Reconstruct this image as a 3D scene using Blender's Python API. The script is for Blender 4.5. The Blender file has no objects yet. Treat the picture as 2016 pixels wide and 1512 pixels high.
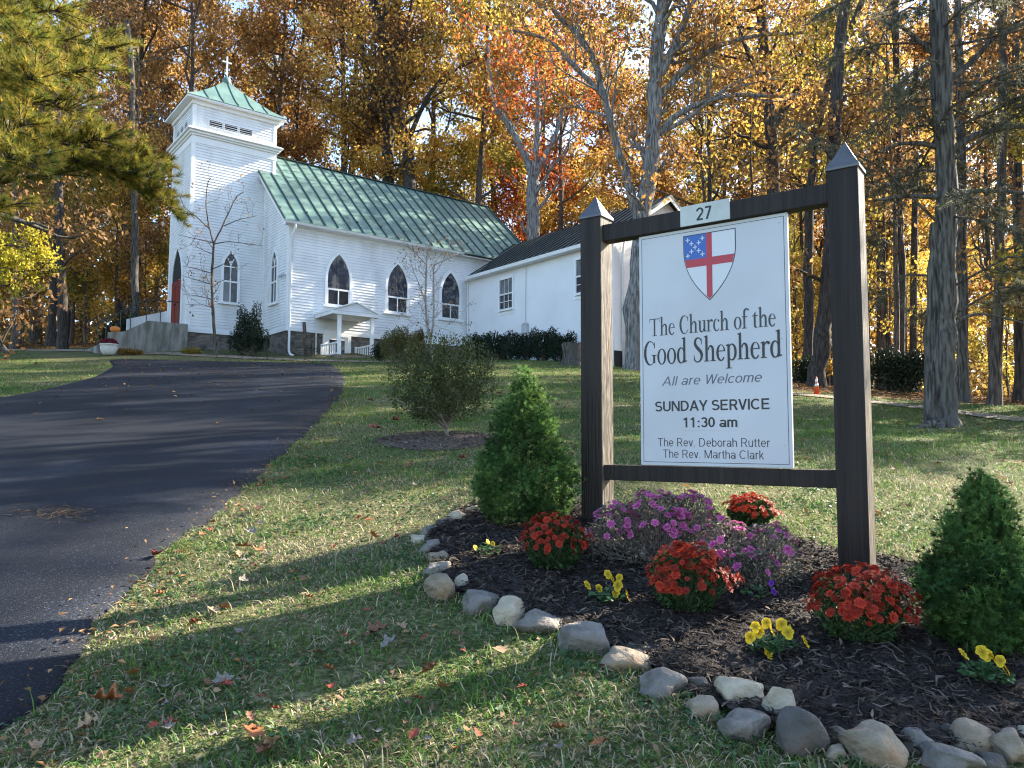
import bpy, math, random
import numpy as np

# ------------------------------------------------------------------ camera, world, sun, exposure
sc = bpy.context.scene
col = sc.collection
FPX, PITCH, ROLL = 1506.8, 0.0728, 0.0023
CAM = np.array([0.0, 0.0, 1.5])
_c = bpy.data.cameras.new('camera')
_c.sensor_width = 36.0
_c.lens = 36.0 * FPX / 2016.0
_c.clip_start, _c.clip_end = 0.05, 600.0
cam = bpy.data.objects.new('camera', _c)
col.objects.link(cam)
from mathutils import Matrix, Vector
cp, sp = math.cos(PITCH), math.sin(PITCH)
_r0, _u0, _f0 = np.array([1, 0, 0.0]), np.array([0, -sp, cp]), np.array([0, cp, sp])
_R = math.cos(ROLL) * _r0 + math.sin(ROLL) * _u0
_U = -math.sin(ROLL) * _r0 + math.cos(ROLL) * _u0
cam.matrix_world = Matrix(((_R[0], _U[0], -_f0[0], 0), (_R[1], _U[1], -_f0[1], 0), (_R[2], _U[2], -_f0[2], 1.5), (0, 0, 0, 1)))
sc.camera = cam

SUN_AZ, SUN_EL = math.radians(59), math.radians(32)
world = bpy.data.worlds.new('World')
sc.world = world
world.use_nodes = True
_nt = world.node_tree
_sky = _nt.nodes.new('ShaderNodeTexSky')
_sky.sky_type = 'NISHITA'
_sky.sun_disc = False
_sky.sun_elevation, _sky.sun_rotation = SUN_EL, SUN_AZ
_sky.air_density, _sky.dust_density, _sky.ozone_density = 1.0, 0.9, 2.2
_nt.links.new(_sky.outputs[0], _nt.nodes['Background'].inputs[0])
_nt.nodes['Background'].inputs[1].default_value = 0.115
_l = bpy.data.lights.new('sun', 'SUN')
_l.energy, _l.angle, _l.color = 5.0, math.radians(0.5), (1.0, 0.90, 0.75)
sun = bpy.data.objects.new('sun', _l)
col.objects.link(sun)
SUN = Vector((math.sin(SUN_AZ) * math.cos(SUN_EL), math.cos(SUN_AZ) * math.cos(SUN_EL), math.sin(SUN_EL)))
sun.rotation_euler = SUN.to_track_quat('Z', 'Y').to_euler()
sc.view_settings.view_transform = 'Standard'
sc.view_settings.look = 'None'
sc.view_settings.exposure = 2.22
sc.view_settings.gamma = 1.0
sc.view_settings.use_curve_mapping = False
sc.render.engine = 'CYCLES'
sc.cycles.max_bounces = 6
sc.cycles.diffuse_bounces = 3
sc.cycles.glossy_bounces = 2
sc.cycles.transmission_bounces = 4
sc.cycles.sample_clamp_indirect = 6.0
sc.cycles.use_denoising = True
sc.cycles.denoising_prefilter = 'ACCURATE'
sc.cycles.filter_width = 1.15

# ------------------------------------------------------------------ helpers
def tag(o, label=None, cat=None, group=None, kind=None):
    if label: o['label'] = label
    if cat: o['category'] = cat
    if group: o['group'] = group
    if kind: o['kind'] = kind
    return o

def empty(name, loc, rz=0.0):
    o = bpy.data.objects.new(name, None)
    o.empty_display_size = 0.2
    col.objects.link(o)
    o.location = loc
    o.rotation_euler = (0, 0, rz)
    return o

def link(name, me, m=None, parent=None, loc=None):
    o = bpy.data.objects.new(name, me)
    col.objects.link(o)
    if m is not None:
        me.materials.clear(); me.materials.append(m)
    if parent is not None: o.parent = parent
    if loc is not None: o.location = loc
    return o

def fast_mesh(name, V, faces, colr=None, smooth=False):
    """V Nx3; faces = list of integer arrays (n,k)."""
    V = np.asarray(V, dtype=np.float32)
    me = bpy.data.meshes.new(name)
    me.vertices.add(len(V))
    me.vertices.foreach_set('co', V.ravel())
    loops = np.concatenate([np.asarray(f).ravel() for f in faces]).astype(np.int32)
    tot = np.concatenate([np.full(len(f), np.asarray(f).shape[1]) for f in faces]).astype(np.int32)
    start = np.concatenate([[0], np.cumsum(tot)[:-1]]).astype(np.int32)
    me.loops.add(len(loops)); me.loops.foreach_set('vertex_index', loops)
    me.polygons.add(len(tot))
    me.polygons.foreach_set('loop_start', start)
    me.polygons.foreach_set('loop_total', tot)
    if smooth: me.polygons.foreach_set('use_smooth', np.ones(len(tot), dtype=bool))
    me.update(calc_edges=True)
    if colr is not None:
        ca = me.color_attributes.new('Col', 'FLOAT_COLOR', 'POINT')
        c4 = np.ones((len(V), 4), dtype=np.float32)
        c4[:, :colr.shape[1]] = colr
        ca.data.foreach_set('color', c4.ravel())
    return me

class MB:
    def __init__(s): s.v, s.f = [], []
    def add(s, vs, fs):
        n = len(s.v)
        s.v += [tuple(map(float, p)) for p in vs]
        s.f += [tuple(i + n for i in f) for f in fs]
        return s
    def box(s, x0, x1, y0, y1, z0, z1):
        return s.add([(x0, y0, z0), (x1, y0, z0), (x1, y1, z0), (x0, y1, z0), (x0, y0, z1), (x1, y0, z1), (x1, y1, z1), (x0, y1, z1)],
                     [(0, 3, 2, 1), (4, 5, 6, 7), (0, 1, 5, 4), (1, 2, 6, 5), (2, 3, 7, 6), (3, 0, 4, 7)])
    def bar(s, a, b, w, h, up=(0, 0, 1)):
        """rectangular bar from a to b, w across, h along up"""
        a, b, up = Vector(a), Vector(b), Vector(up)
        d = (b - a).normalized()
        x = d.cross(up).normalized() * (w / 2)
        y = x.cross(d).normalized() * (h / 2)
        vs = [p + sx * x + sy * y for p in (a, b) for sx, sy in ((-1, -1), (1, -1), (1, 1), (-1, 1))]
        return s.add(vs, [(0, 1, 2, 3), (7, 6, 5, 4), (0, 4, 5, 1), (1, 5, 6, 2), (2, 6, 7, 3), (3, 7, 4, 0)])
    def prism(s, pts, off):
        """planar polygon pts (3-D) extruded by vector off"""
        n = len(pts); off = Vector(off)
        vs = [Vector(p) for p in pts] + [Vector(p) + off for p in pts]
        fs = [tuple(range(n)), tuple(range(2 * n - 1, n - 1, -1))] + [(i, i + n, (i + 1) % n + n, (i + 1) % n) for i in range(n)]
        return s.add(vs, [tuple(reversed(f)) for f in fs])
    def tube(s, pts, rad, n=6, cap=True):
        pts = [Vector(p) for p in pts]
        rad = [float(q) for q in rad] if hasattr(rad, '__len__') else [float(rad)] * len(pts)
        vs, fs = [], []
        ref = None
        for i, p in enumerate(pts):
            d = (pts[min(i + 1, len(pts) - 1)] - pts[max(i - 1, 0)]).normalized()
            if ref is None: ref = d.orthogonal().normalized()
            x = (ref - d * ref.dot(d)).normalized(); ref = x
            y = d.cross(x)
            for k in range(n):
                a = 2 * math.pi * k / n
                vs.append(p + rad[i] * (math.cos(a) * x + math.sin(a) * y))
        for i in range(len(pts) - 1):
            for k in range(n):
                fs.append((i * n + k, i * n + (k + 1) % n, (i + 1) * n + (k + 1) % n, (i + 1) * n + k))
        if cap:
            fs.append(tuple(range(n - 1, -1, -1)))
            fs.append(tuple((len(pts) - 1) * n + k for k in range(n)))
        return s.add(vs, fs)
    def lathe(s, prof, n=20, c=(0, 0, 0)):
        vs, fs = [], []
        for r, z in prof:
            for k in range(n):
                a = 2 * math.pi * k / n
                vs.append((c[0] + r * math.cos(a), c[1] + r * math.sin(a), c[2] + z))
        for i in range(len(prof) - 1):
            for k in range(n):
                fs.append((i * n + k, i * n + (k + 1) % n, (i + 1) * n + (k + 1) % n, (i + 1) * n + k))
        fs.append(tuple(range(n - 1, -1, -1)))
        fs.append(tuple((len(prof) - 1) * n + k for k in range(n)))
        return s.add(vs, fs)
    def build(s, name, m=None, parent=None, smooth=False, bevel=0.0):
        me = bpy.data.meshes.new(name)
        me.from_pydata(s.v, [], s.f)
        if smooth: me.polygons.foreach_set('use_smooth', [True] * len(me.polygons))
        me.update()
        o = link(name, me, m, parent)
        if bevel:
            b = o.modifiers.new('bevel', 'BEVEL'); b.width = bevel; b.segments = 2; b.limit_method = 'ANGLE'
        return o

def ray(px, py):
    return (px - 1008) / FPX * _R - (py - 756) / FPX * _U + _f0
def at(px, py, Y):
    d = ray(px, py)
    return CAM + d * (Y / d[1])

# ------------------------------------------------------------------ materials
def new_mat(name):
    m = bpy.data.materials.new(name); m.use_nodes = True
    nt = m.node_tree
    return m, nt, nt.nodes['Principled BSDF'], nt.nodes, nt.links
def sockset(n, name, v):
    if name in n.inputs: n.inputs[name].default_value = v
def c4(c): return (c[0], c[1], c[2], 1.0)

def pmat(name, c1, c2=None, rough=0.7, scale=8.0, stretch=(1, 1, 1), bump=0.0, bscale=None, detail=5.0, contrast=(0.35, 0.65), c3=None, scale3=1.0, metallic=0.0, spec=0.4, thr3=(0.5, 0.7), coords='Object'):
    m, nt, b, N, L = new_mat(name)
    b.inputs['Roughness'].default_value = rough
    b.inputs['Metallic'].default_value = metallic
    sockset(b, 'Specular IOR Level', spec)
    tc = N.new('ShaderNodeTexCoord'); mp = N.new('ShaderNodeMapping')
    mp.inputs['Scale'].default_value = stretch
    L.new(tc.outputs[coords], mp.inputs['Vector'])
    last = None
    if c2 is None:
        b.inputs['Base Color'].default_value = c4(c1)
    else:
        nz = N.new('ShaderNodeTexNoise'); nz.inputs['Scale'].default_value = scale; nz.inputs['Detail'].default_value = detail
        L.new(mp.outputs[0], nz.inputs['Vector'])
        r = N.new('ShaderNodeValToRGB')
        r.color_ramp.elements[0].position, r.color_ramp.elements[1].position = contrast
        r.color_ramp.elements[0].color, r.color_ramp.elements[1].color = c4(c1), c4(c2)
        L.new(nz.outputs[0], r.inputs[0]); last = r.outputs[0]
        if c3 is not None:
            n3 = N.new('ShaderNodeTexNoise'); n3.inputs['Scale'].default_value = scale3; n3.inputs['Detail'].default_value = 4
            L.new(mp.outputs[0], n3.inputs['Vector'])
            mr = N.new('ShaderNodeMapRange'); mr.inputs[1].default_value, mr.inputs[2].default_value = thr3
            L.new(n3.outputs[0], mr.inputs[0])
            mx = N.new('ShaderNodeMix'); mx.data_type = 'RGBA'
            L.new(mr.outputs[0], mx.inputs['Factor']); L.new(last, mx.inputs['A']); mx.inputs['B'].default_value = c4(c3)
            last = mx.outputs['Result']
        L.new(last, b.inputs['Base Color'])
    if bump:
        nb = N.new('ShaderNodeTexNoise'); nb.inputs['Scale'].default_value = bscale or scale; nb.inputs['Detail'].default_value = 8
        L.new(mp.outputs[0], nb.inputs['Vector'])
        bp = N.new('ShaderNodeBump'); bp.inputs['Strength'].default_value = min(1.0, bump); bp.inputs['Distance'].default_value = 0.02
        L.new(nb.outputs[0], bp.inputs['Height']); L.new(bp.outputs[0], b.inputs['Normal'])
    return m

def leafmat(name, ca, cb, trans=0.45, rough=0.6, vary=True, tint=(1.0, 1.0, 1.0), spec=0.25):
    """two leaf colours mixed by the mesh's Col.g, brightness by Col.r; light passes through"""
    m, nt, b, N, L = new_mat(name)
    at_ = N.new('ShaderNodeAttribute'); at_.attribute_name = 'Col'
    sx = N.new('ShaderNodeSeparateColor'); L.new(at_.outputs['Color'], sx.inputs[0])
    mx = N.new('ShaderNodeMix'); mx.data_type = 'RGBA'
    mx.inputs['A'].default_value, mx.inputs['B'].default_value = c4(ca), c4(cb)
    L.new(sx.outputs[1], mx.inputs['Factor'])
    mu = N.new('ShaderNodeMix'); mu.data_type = 'RGBA'; mu.blend_type = 'MULTIPLY'; mu.inputs['Factor'].default_value = 1.0
    cc = N.new('ShaderNodeCombineColor')
    for k in range(3): L.new(sx.outputs[0], cc.inputs[k])
    L.new(mx.outputs['Result'], mu.inputs['A']); L.new(cc.outputs[0], mu.inputs['B'])
    L.new(mu.outputs['Result'], b.inputs['Base Color'])
    b.inputs['Roughness'].default_value = rough
    sockset(b, 'Specular IOR Level', spec)
    if trans > 0:
        t = N.new('ShaderNodeBsdfTranslucent'); L.new(mu.outputs['Result'], t.inputs['Color'])
        ms = N.new('ShaderNodeMixShader'); ms.inputs[0].default_value = trans
        L.new(b.outputs[0], ms.inputs[1]); L.new(t.outputs[0], ms.inputs[2])
        L.new(ms.outputs[0], N['Material Output'].inputs[0])
    return m

def vcol_mat(name, rough=0.8, trans=0.0, spec=0.2):
    """base colour straight from the mesh's Col attribute"""
    m, nt, b, N, L = new_mat(name)
    a = N.new('ShaderNodeAttribute'); a.attribute_name = 'Col'
    L.new(a.outputs['Color'], b.inputs['Base Color'])
    b.inputs['Roughness'].default_value = rough
    sockset(b, 'Specular IOR Level', spec)
    if trans:
        t = N.new('ShaderNodeBsdfTranslucent'); L.new(a.outputs['Color'], t.inputs['Color'])
        ms = N.new('ShaderNodeMixShader'); ms.inputs[0].default_value = trans
        L.new(b.outputs[0], ms.inputs[1]); L.new(t.outputs[0], ms.inputs[2])
        L.new(ms.outputs[0], N['Material Output'].inputs[0])
    return m

M = {}
M['bark'] = pmat('bark', (0.04, 0.03, 0.024), (0.13, 0.105, 0.085), 0.9, 26, (1, 1, 0.12), 1.0, 34, contrast=(.4, .62))
M['bark_grey'] = pmat('bark_grey', (0.03, 0.026, 0.022), (0.13, 0.117, 0.10), 0.9, 24, (1, 1, 0.12), 1.0, 32, contrast=(.4, .62), c3=(0.075, 0.072, 0.064), scale3=1.5)
M['bark_dark'] = pmat('bark_dark', (0.018, 0.014, 0.012), (0.065, 0.053, 0.044), 0.9, 26, (1, 1, 0.12), 1.0, 34, contrast=(.4, .62))
M['bark_ash'] = pmat('pale_grey_bark', (0.07, 0.067, 0.062), (0.27, 0.262, 0.25), 0.9, 20, (1, 1, 0.14), 1.0, 30, contrast=(.38, .62), c3=(0.13, 0.128, 0.12), scale3=1.2)
M['twig'] = pmat('twig', (0.10, 0.08, 0.065), (0.20, 0.17, 0.14), 0.85, 20)

# ------------------------------------------------------------------ terrain
def _tp():
    P = []
    def e(x, y, ze): P.append((x, y, ze + 1.5))
    def p(px, py, Y): P.append(tuple(at(px, py, Y)))
    for y in (0, 2.5, 5, 7.5, 10):
        for x in (-7, -3.5, -0.8): e(x, y, -1.35 + .155 * y)
    e(1.66, 3.95, -.712); e(.5, 4.6, -.559); e(1.5, 2, -1.04); e(3, 3, -.9); e(3.2, 5, -.62)
    e(6, 8, -.25); p(1850, 842, 13); p(1560, 775, 17); p(2016, 832, 12.5); p(1400, 760, 17.5)
    p(670, 737, 19.8); p(650, 716, 25.5); p(0, 785, 13.3); p(0, 690, 33); p(100, 680, 38); p(200, 712, 24.5)
    p(566, 700, 30); p(367, 690, 30.2); p(885, 690, 34); p(938, 708, 31.5); p(1110, 711, 28); p(1208, 723, 27.8); p(1000, 712, 27)
    p(880, 862, 8.6); p(1000, 780, 13.0)
    for q in ((-40, 40, 4.6), (-30, 70, 7.2), (0, 60, 7.0), (22, 60, 4.8), (30, 30, .9), (45, 60, 3), (14, 33, 1.9), (22, 20, .6), (14, 20, 1.0),
              (-30, 10, .3), (-25, 25, 2.5), (10, 0, -1.7), (22, 6, -1.0), (-10, -6, -2.3), (5, -6, -2.3), (-90, 130, 9), (0, 140, 10), (90, 130, 6), (90, 0, -2), (-90, 0, -1)):
        e(*q)
    return np.array(P)
_TP = _tp()
def _phi(r2): return 0.5 * r2 * np.log(np.maximum(r2, 1e-9))
_n = len(_TP)
_d2 = ((_TP[:, None, :2] - _TP[None, :, :2]) ** 2).sum(-1)
_A = np.zeros((_n + 3, _n + 3)); _A[:_n, :_n] = _phi(_d2) + np.eye(_n) * 0.6
_A[:_n, _n] = 1; _A[:_n, _n + 1:] = _TP[:, :2]; _A[_n, :_n] = 1; _A[_n + 1:, :_n] = _TP[:, :2].T
_W = np.linalg.solve(_A, np.concatenate([_TP[:, 2], np.zeros(3)]))
def hz(x, y):
    x = np.asarray(x, dtype=float); y = np.asarray(y, dtype=float)
    sh = x.shape; x = x.ravel(); y = y.ravel()
    out = np.empty(len(x))
    for i in range(0, len(x), 20000):
        xs, ys = x[i:i + 20000], y[i:i + 20000]
        r2 = (xs[:, None] - _TP[None, :, 0]) ** 2 + (ys[:, None] - _TP[None, :, 1]) ** 2
        out[i:i + 20000] = _phi(r2) @ _W[:_n] + _W[_n] + _W[_n + 1] * xs + _W[_n + 2] * ys
    return out.reshape(sh)
def h1(x, y): return float(hz([x], [y])[0])
def gp(px, py, far=60.0):
    """point of the ground seen at photo pixel px, py"""
    d = ray(px, py)
    Y = np.concatenate([np.linspace(1.5, 12, 500), np.linspace(12.05, far, 1200)])
    P = CAM[None] + d[None] * (Y / d[1])[:, None]
    g = P[:, 2] - hz(P[:, 0], P[:, 1])
    k = np.nonzero(g < 0)[0]
    if len(k) == 0: i = int(np.argmin(np.abs(g))); return P[i]
    i = k[0]
    if i == 0: return P[0]
    t = g[i - 1] / (g[i - 1] - g[i])
    return P[i - 1] * (1 - t) + P[i] * t
def on(x, y, dz=0.0): return np.array([x, y, h1(x, y) + dz])

def inpoly(x, y, poly):
    x = np.asarray(x); y = np.asarray(y); r = np.zeros(x.shape, bool)
    n = len(poly)
    for i in range(n):
        x0, y0 = poly[i]; x1, y1 = poly[(i + 1) % n]
        c = ((y0 > y) != (y1 > y)) & (x < (x1 - x0) * (y - y0) / (y1 - y0 + 1e-12) + x0)
        r ^= c
    return r

# ------------------------------------------------------------------ ground, driveway, path, bed
rng = np.random.default_rng(7)
def axis(a, b, step, lo, hi):
    c = list(np.arange(a, b + 1e-6, step))
    s = step
    while c[-1] < hi: s *= 1.22; c.append(c[-1] + s)
    s = step; h = []
    q = a
    while q > lo: s *= 1.22; q -= s; h.append(q)
    return np.array(h[::-1] + c)
gx = axis(-13, 13, 0.25, -260, 260); gy = axis(-1, 34, 0.25, -30, 420)
GX, GY = np.meshgrid(gx, gy)
def hfar(x, y):
    """terrain, flattening far away so the sheet runs out to the horizon"""
    r = np.sqrt((x / 110.0) ** 2 + ((y - 30) / 120.0) ** 2)
    k = np.minimum(1.0, 1.0 / np.maximum(r, 1e-6))
    return hz(x * k, 30 + (y - 30) * k)
GZ = hfar(GX, GY)
GV = np.stack([GX.ravel(), GY.ravel(), GZ.ravel()], -1)
ny, nx = GX.shape
idx = np.arange(ny * nx).reshape(ny, nx)
GF = np.stack([idx[:-1, :-1].ravel(), idx[:-1, 1:].ravel(), idx[1:, 1:].ravel(), idx[1:, :-1].ravel()], -1)

# lawn edge: forest floor starts behind these ground points
def wood_mask(x, y):
    """1 where the forest floor (leaf litter) lies"""
    right = np.clip((y - (17.6 - 0.42 * (x - 6.2))) / 0.8, 0, 1) * (x > 4.2)
    back = np.clip((y - 37.0 - 0.05 * x) / 1.5, 0, 1)
    left = np.clip((y - 33.0) / 1.5, 0, 1) * (x < -14.5)
    far = (np.abs(x) > 60) | (y > 60)
    return np.clip(np.maximum.reduce([right, back, left, far.astype(float)]), 0, 1)
gm, nt, b, N, L = new_mat('lawn_ground')
a_ = N.new('ShaderNodeAttribute'); a_.attribute_name = 'Col'
sx = N.new('ShaderNodeSeparateColor'); L.new(a_.outputs['Color'], sx.inputs[0])
tc = N.new('ShaderNodeTexCoord')
def noise(scale, det=6):
    n = N.new('ShaderNodeTexNoise'); n.inputs['Scale'].default_value = scale; n.inputs['Detail'].default_value = det
    L.new(tc.outputs['Object'], n.inputs['Vector']); return n
def ramp(src, stops):
    r = N.new('ShaderNodeValToRGB'); e = r.color_ramp.elements
    while len(e) < len(stops): e.new(0.5)
    for q, (p_, c_) in zip(e, stops): q.position = p_; q.color = c4(c_)
    L.new(src, r.inputs[0]); return r
g1 = ramp(noise(38).outputs[0], [(0.30, (0.035, 0.028, 0.018)), (0.45, (0.07, 0.08, 0.028)), (0.57, (0.15, 0.14, 0.065)), (0.72, (0.34, 0.29, 0.18))])
g2 = ramp(noise(22).outputs[0], [(0.3, (0.035, 0.022, 0.012)), (0.5, (0.12, 0.062, 0.025)), (0.62, (0.22, 0.12, 0.04)), (0.75, (0.30, 0.19, 0.07))])
g3 = ramp(noise(0.7, 3).outputs[0], [(0.40, (0.035, 0.07, 0.015)), (0.62, (0.16, 0.14, 0.07))])
m1 = N.new('ShaderNodeMix'); m1.data_type = 'RGBA'; m1.inputs['Factor'].default_value = 0.35
L.new(g1.outputs[0], m1.inputs['A']); L.new(g3.outputs[0], m1.inputs['B'])
m2 = N.new('ShaderNodeMix'); m2.data_type = 'RGBA'
L.new(sx.outputs[0], m2.inputs['Factor']); L.new(m1.outputs['Result'], m2.inputs['A']); L.new(g2.outputs[0], m2.inputs['B'])
L.new(m2.outputs['Result'], b.inputs['Base Color']); b.inputs['Roughness'].default_value = 0.95
sockset(b, 'Specular IOR Level', 0.1)
bp = N.new('ShaderNodeBump'); bp.inputs['Strength'].default_value = 0.8; bp.inputs['Distance'].default_value = 0.03
L.new(noise(60, 8).outputs[0], bp.inputs['Height']); L.new(bp.outputs[0], b.inputs['Normal'])
wm = wood_mask(GV[:, 0], GV[:, 1])
ground = link('ground', fast_mesh('ground', GV, [GF], np.stack([wm, wm, wm], -1), True), gm)
tag(ground, 'sloping lawn rising to the church and running back under the woods', 'ground', kind='structure')

# driveway: rows between its left and right edge
_re = [(0, 1445), (100, 1370), (170, 1290), (210, 1192), (330, 1082), (440, 1000), (520, 925), (590, 865), (640, 815), (670, 778), (680, 750), (668, 730), (648, 716)]
RE = np.array([gp(*q) for q in _re])
RE = np.concatenate([[[RE[0][0] - 0.35, 0.9, 0], [RE[0][0] - 0.9, -3, 0]][::-1], RE])
_le = [(0, 785), (100, 766), (190, 742), (224, 722), (216, 711)]
LE = np.array([gp(*q) for q in _le])
LE = np.concatenate([[[-5, -3, 0], [-6.5, 3, 0], [-9.5, 9, 0], [-11.5, 11.8, 0], [-10.6, 12.6, 0]], LE, [[LE[-1][0] - .4, RE[-1][1] + .2, 0]]])
oR, oL = np.argsort(RE[:, 1]), np.argsort(LE[:, 1])
ys = np.concatenate([np.arange(-3, 14, 0.12), np.arange(14, RE[-1][1], 0.25)])
def smooth_edge(y, E, o):
    return np.mean([np.interp(y + d, E[o, 1], E[o, 0]) for d in np.linspace(-0.35, 0.35, 7)], axis=0)
xr, xl = smooth_edge(ys, RE, oR), smooth_edge(ys, LE, oL)
xr = xr + 0.018 * np.sin(ys * 37 + 2 * np.sin(ys * 11)) + 0.03 * np.sin(ys * 5.1) * np.minimum(1, ys / 6 + .3) * 0.6 + 0.02 * np.sin(ys * 13.7 + 1)
ncol = 26
tt = np.linspace(0, 1, ncol)[None]
DX = xl[:, None] * (1 - tt) + xr[:, None] * tt; DY = np.repeat(ys[:, None], ncol, 1)
edge = np.minimum(1, np.minimum(tt * 14, (1 - tt) * 14))
DZ = hz(DX, DY) + 0.012 + 0.03 * edge
DX = np.concatenate([DX[:, :1] - .03, DX, DX[:, -1:] + .03], 1); DY = np.concatenate([DY[:, :1], DY, DY[:, -1:]], 1)
DZ = np.concatenate([DZ[:, :1] - .08, DZ, DZ[:, -1:] - .08], 1)
n2 = ncol + 2
ii = np.arange(len(ys) * n2).reshape(len(ys), n2)
DF = np.stack([ii[:-1, :-1].ravel(), ii[:-1, 1:].ravel(), ii[1:, 1:].ravel(), ii[1:, :-1].ravel()], -1)
am, nt, b, N, L = new_mat('asphalt')
tc = N.new('ShaderNodeTexCoord')
r1 = ramp(noise(95, 4).outputs[0], [(0.35, (0.002, 0.003, 0.0052)), (0.6, (0.0085, 0.0115, 0.0185)), (0.76, (0.085, 0.09, 0.10))])
r2 = ramp(noise(0.7, 6).outputs[0], [(0.40, (0.6, 0.61, 0.66)), (0.55, (1.0, 1.0, 1.0)), (0.70, (2.3, 2.2, 2.05))])
mm = N.new('ShaderNodeMix'); mm.data_type = 'RGBA'; mm.blend_type = 'MULTIPLY'; mm.inputs['Factor'].default_value = 1
L.new(r1.outputs[0], mm.inputs['A']); L.new(r2.outputs[0], mm.inputs['B']); L.new(mm.outputs['Result'], b.inputs['Base Color'])
b.inputs['Roughness'].default_value = 0.7; sockset(b, 'Specular IOR Level', 0.22)
bp = N.new('ShaderNodeBump'); bp.inputs['Strength'].default_value = 0.7; bp.inputs['Distance'].default_value = 0.012
L.new(noise(170, 3).outputs[0], bp.inputs['Height']); L.new(bp.outputs[0], b.inputs['Normal'])
drive = link('driveway', fast_mesh('driveway', np.stack([DX.ravel(), DY.ravel(), DZ.ravel()], -1), [DF], None, True), am)
tag(drive, 'dark new asphalt driveway climbing the slope to the church', 'driveway', kind='structure')
def on_drive(x, y, pad=0.0):
    return (x > np.interp(y, ys, xl) - pad) & (x < np.interp(y, ys, xr) + pad) & (y < ys[-1] + pad)

# pale gravel strip in front of the church, and along the far right edge of the lawn
def strip(name, pts, w, m, label, dz=0.02):
    pts = [np.array(p[:2]) for p in pts]
    dense = []
    for a, b_ in zip(pts[:-1], pts[1:]):
        k = max(2, int(np.linalg.norm(b_ - a) / 0.4))
        dense += [a + (b_ - a) * t for t in np.linspace(0, 1, k, endpoint=False)]
    dense.append(pts[-1]); dense = np.array(dense)
    tg = np.gradient(dense, axis=0); tg /= np.linalg.norm(tg, axis=1)[:, None]
    nrm = np.stack([-tg[:, 1], tg[:, 0]], -1)
    rows = []
    for u in np.linspace(-.5, .5, 7):
        ww = w * u * (1 + 0.18 * np.sin(np.arange(len(dense)) * 1.3 + 9 * u))
        q = dense + nrm * ww[:, None]
        rows.append(np.stack([q[:, 0], q[:, 1], hz(q[:, 0], q[:, 1]) + dz], -1))
    V = np.stack(rows, 1).reshape(-1, 3)
    i2 = np.arange(len(dense) * 7).reshape(-1, 7)
    F = np.stack([i2[:-1, :-1].ravel(), i2[1:, :-1].ravel(), i2[1:, 1:].ravel(), i2[:-1, 1:].ravel()], -1)
    o = link(name, fast_mesh(name, V, [F], None, True), m)
    tag(o, label, 'path', kind='structure')
M['gravel'] = pmat('gravel', (0.13, 0.10, 0.07), (0.36, 0.29, 0.20), 0.95, 45, bump=0.8, bscale=70, c3=(0.10, 0.065, 0.03), scale3=1.4)
M['woodchip'] = pmat('woodchip', (0.10, 0.078, 0.056), (0.29, 0.235, 0.18), 0.95, 40, bump=0.8, bscale=60)
strip('gravel_path', [gp(0, 689) , gp(120, 690), gp(250, 694), gp(420, 701), gp(560, 708), gp(700, 712), gp(790, 712)], 1.1, M['gravel'], 'pale gravel strip between the driveway and the church')
strip('wood_chip_path', [gp(1500, 772), gp(1580, 778), gp(1660, 785), gp(1740, 795), gp(1840, 806), gp(1930, 817), gp(2016, 829), gp(2016, 829) + np.array([2, -1.0, 0])], 0.5, M['woodchip'], 'pale wood chip path along the far edge of the lawn')

# planting bed
_bed = [(935, 1000), (885, 1022), (845, 1050), (838, 1085), (852, 1118), (875, 1162), (935, 1190), (1002, 1213), (1062, 1235), (1150, 1262), (1232, 1300), (1312, 1345),
        (1400, 1398), (1470, 1440), (1560, 1468), (1700, 1488), (1850, 1492), (2016, 1484), (2230, 1440), (2200, 1200), (2010, 1150), (1880, 1132), (1740, 1108), (1625, 1084), (1520, 1052), (1380, 1020), (1200, 1000), (1050, 992)]
BED = np.array([gp(*q)[:2] for q in _bed])
def in_bed(x, y): return inpoly(x, y, BED)
st = 0.028
bx = np.arange(BED[:, 0].min() - st, BED[:, 0].max() + st, st); by = np.arange(BED[:, 1].min() - st, BED[:, 1].max() + st, st)
BX, BY = np.meshgrid(bx, by)
def bumps(x, y):
    return 0.012 * np.sin(x * 9.1 + 1.3 * np.sin(y * 7)) * np.cos(y * 8.3) + 0.006 * np.sin(x * 31 + y * 17) + 0.005 * np.sin(y * 43 - x * 23)
def bed_z(x, y): return hz(x, y) + 0.035 + bumps(np.asarray(x), np.asarray(y))
BZ = bed_z(BX, BY) + rng.normal(0, .003, BX.shape)
bi = np.arange(BX.size).reshape(BX.shape)
ins = in_bed(BX, BY)
cell = ins[:-1, :-1] & ins[:-1, 1:] & ins[1:, 1:] & ins[1:, :-1]
BF = np.stack([bi[:-1, :-1][cell], bi[:-1, 1:][cell], bi[1:, 1:][cell], bi[1:, :-1][cell]], -1)
used, inv = np.unique(BF, return_inverse=True)
M['mulch'] = pmat('mulch', (0.012, 0.009, 0.008), (0.045, 0.034, 0.028), 0.95, 60, bump=1.0, bscale=90)
bed = link('mulch_bed', fast_mesh('mulch_bed', np.stack([BX.ravel(), BY.ravel(), BZ.ravel()], -1)[used], [inv.reshape(BF.shape)], None, True), M['mulch'])
tag(bed, 'bed of dark shredded bark mulch around the sign', 'flower bed', kind='structure')

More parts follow.
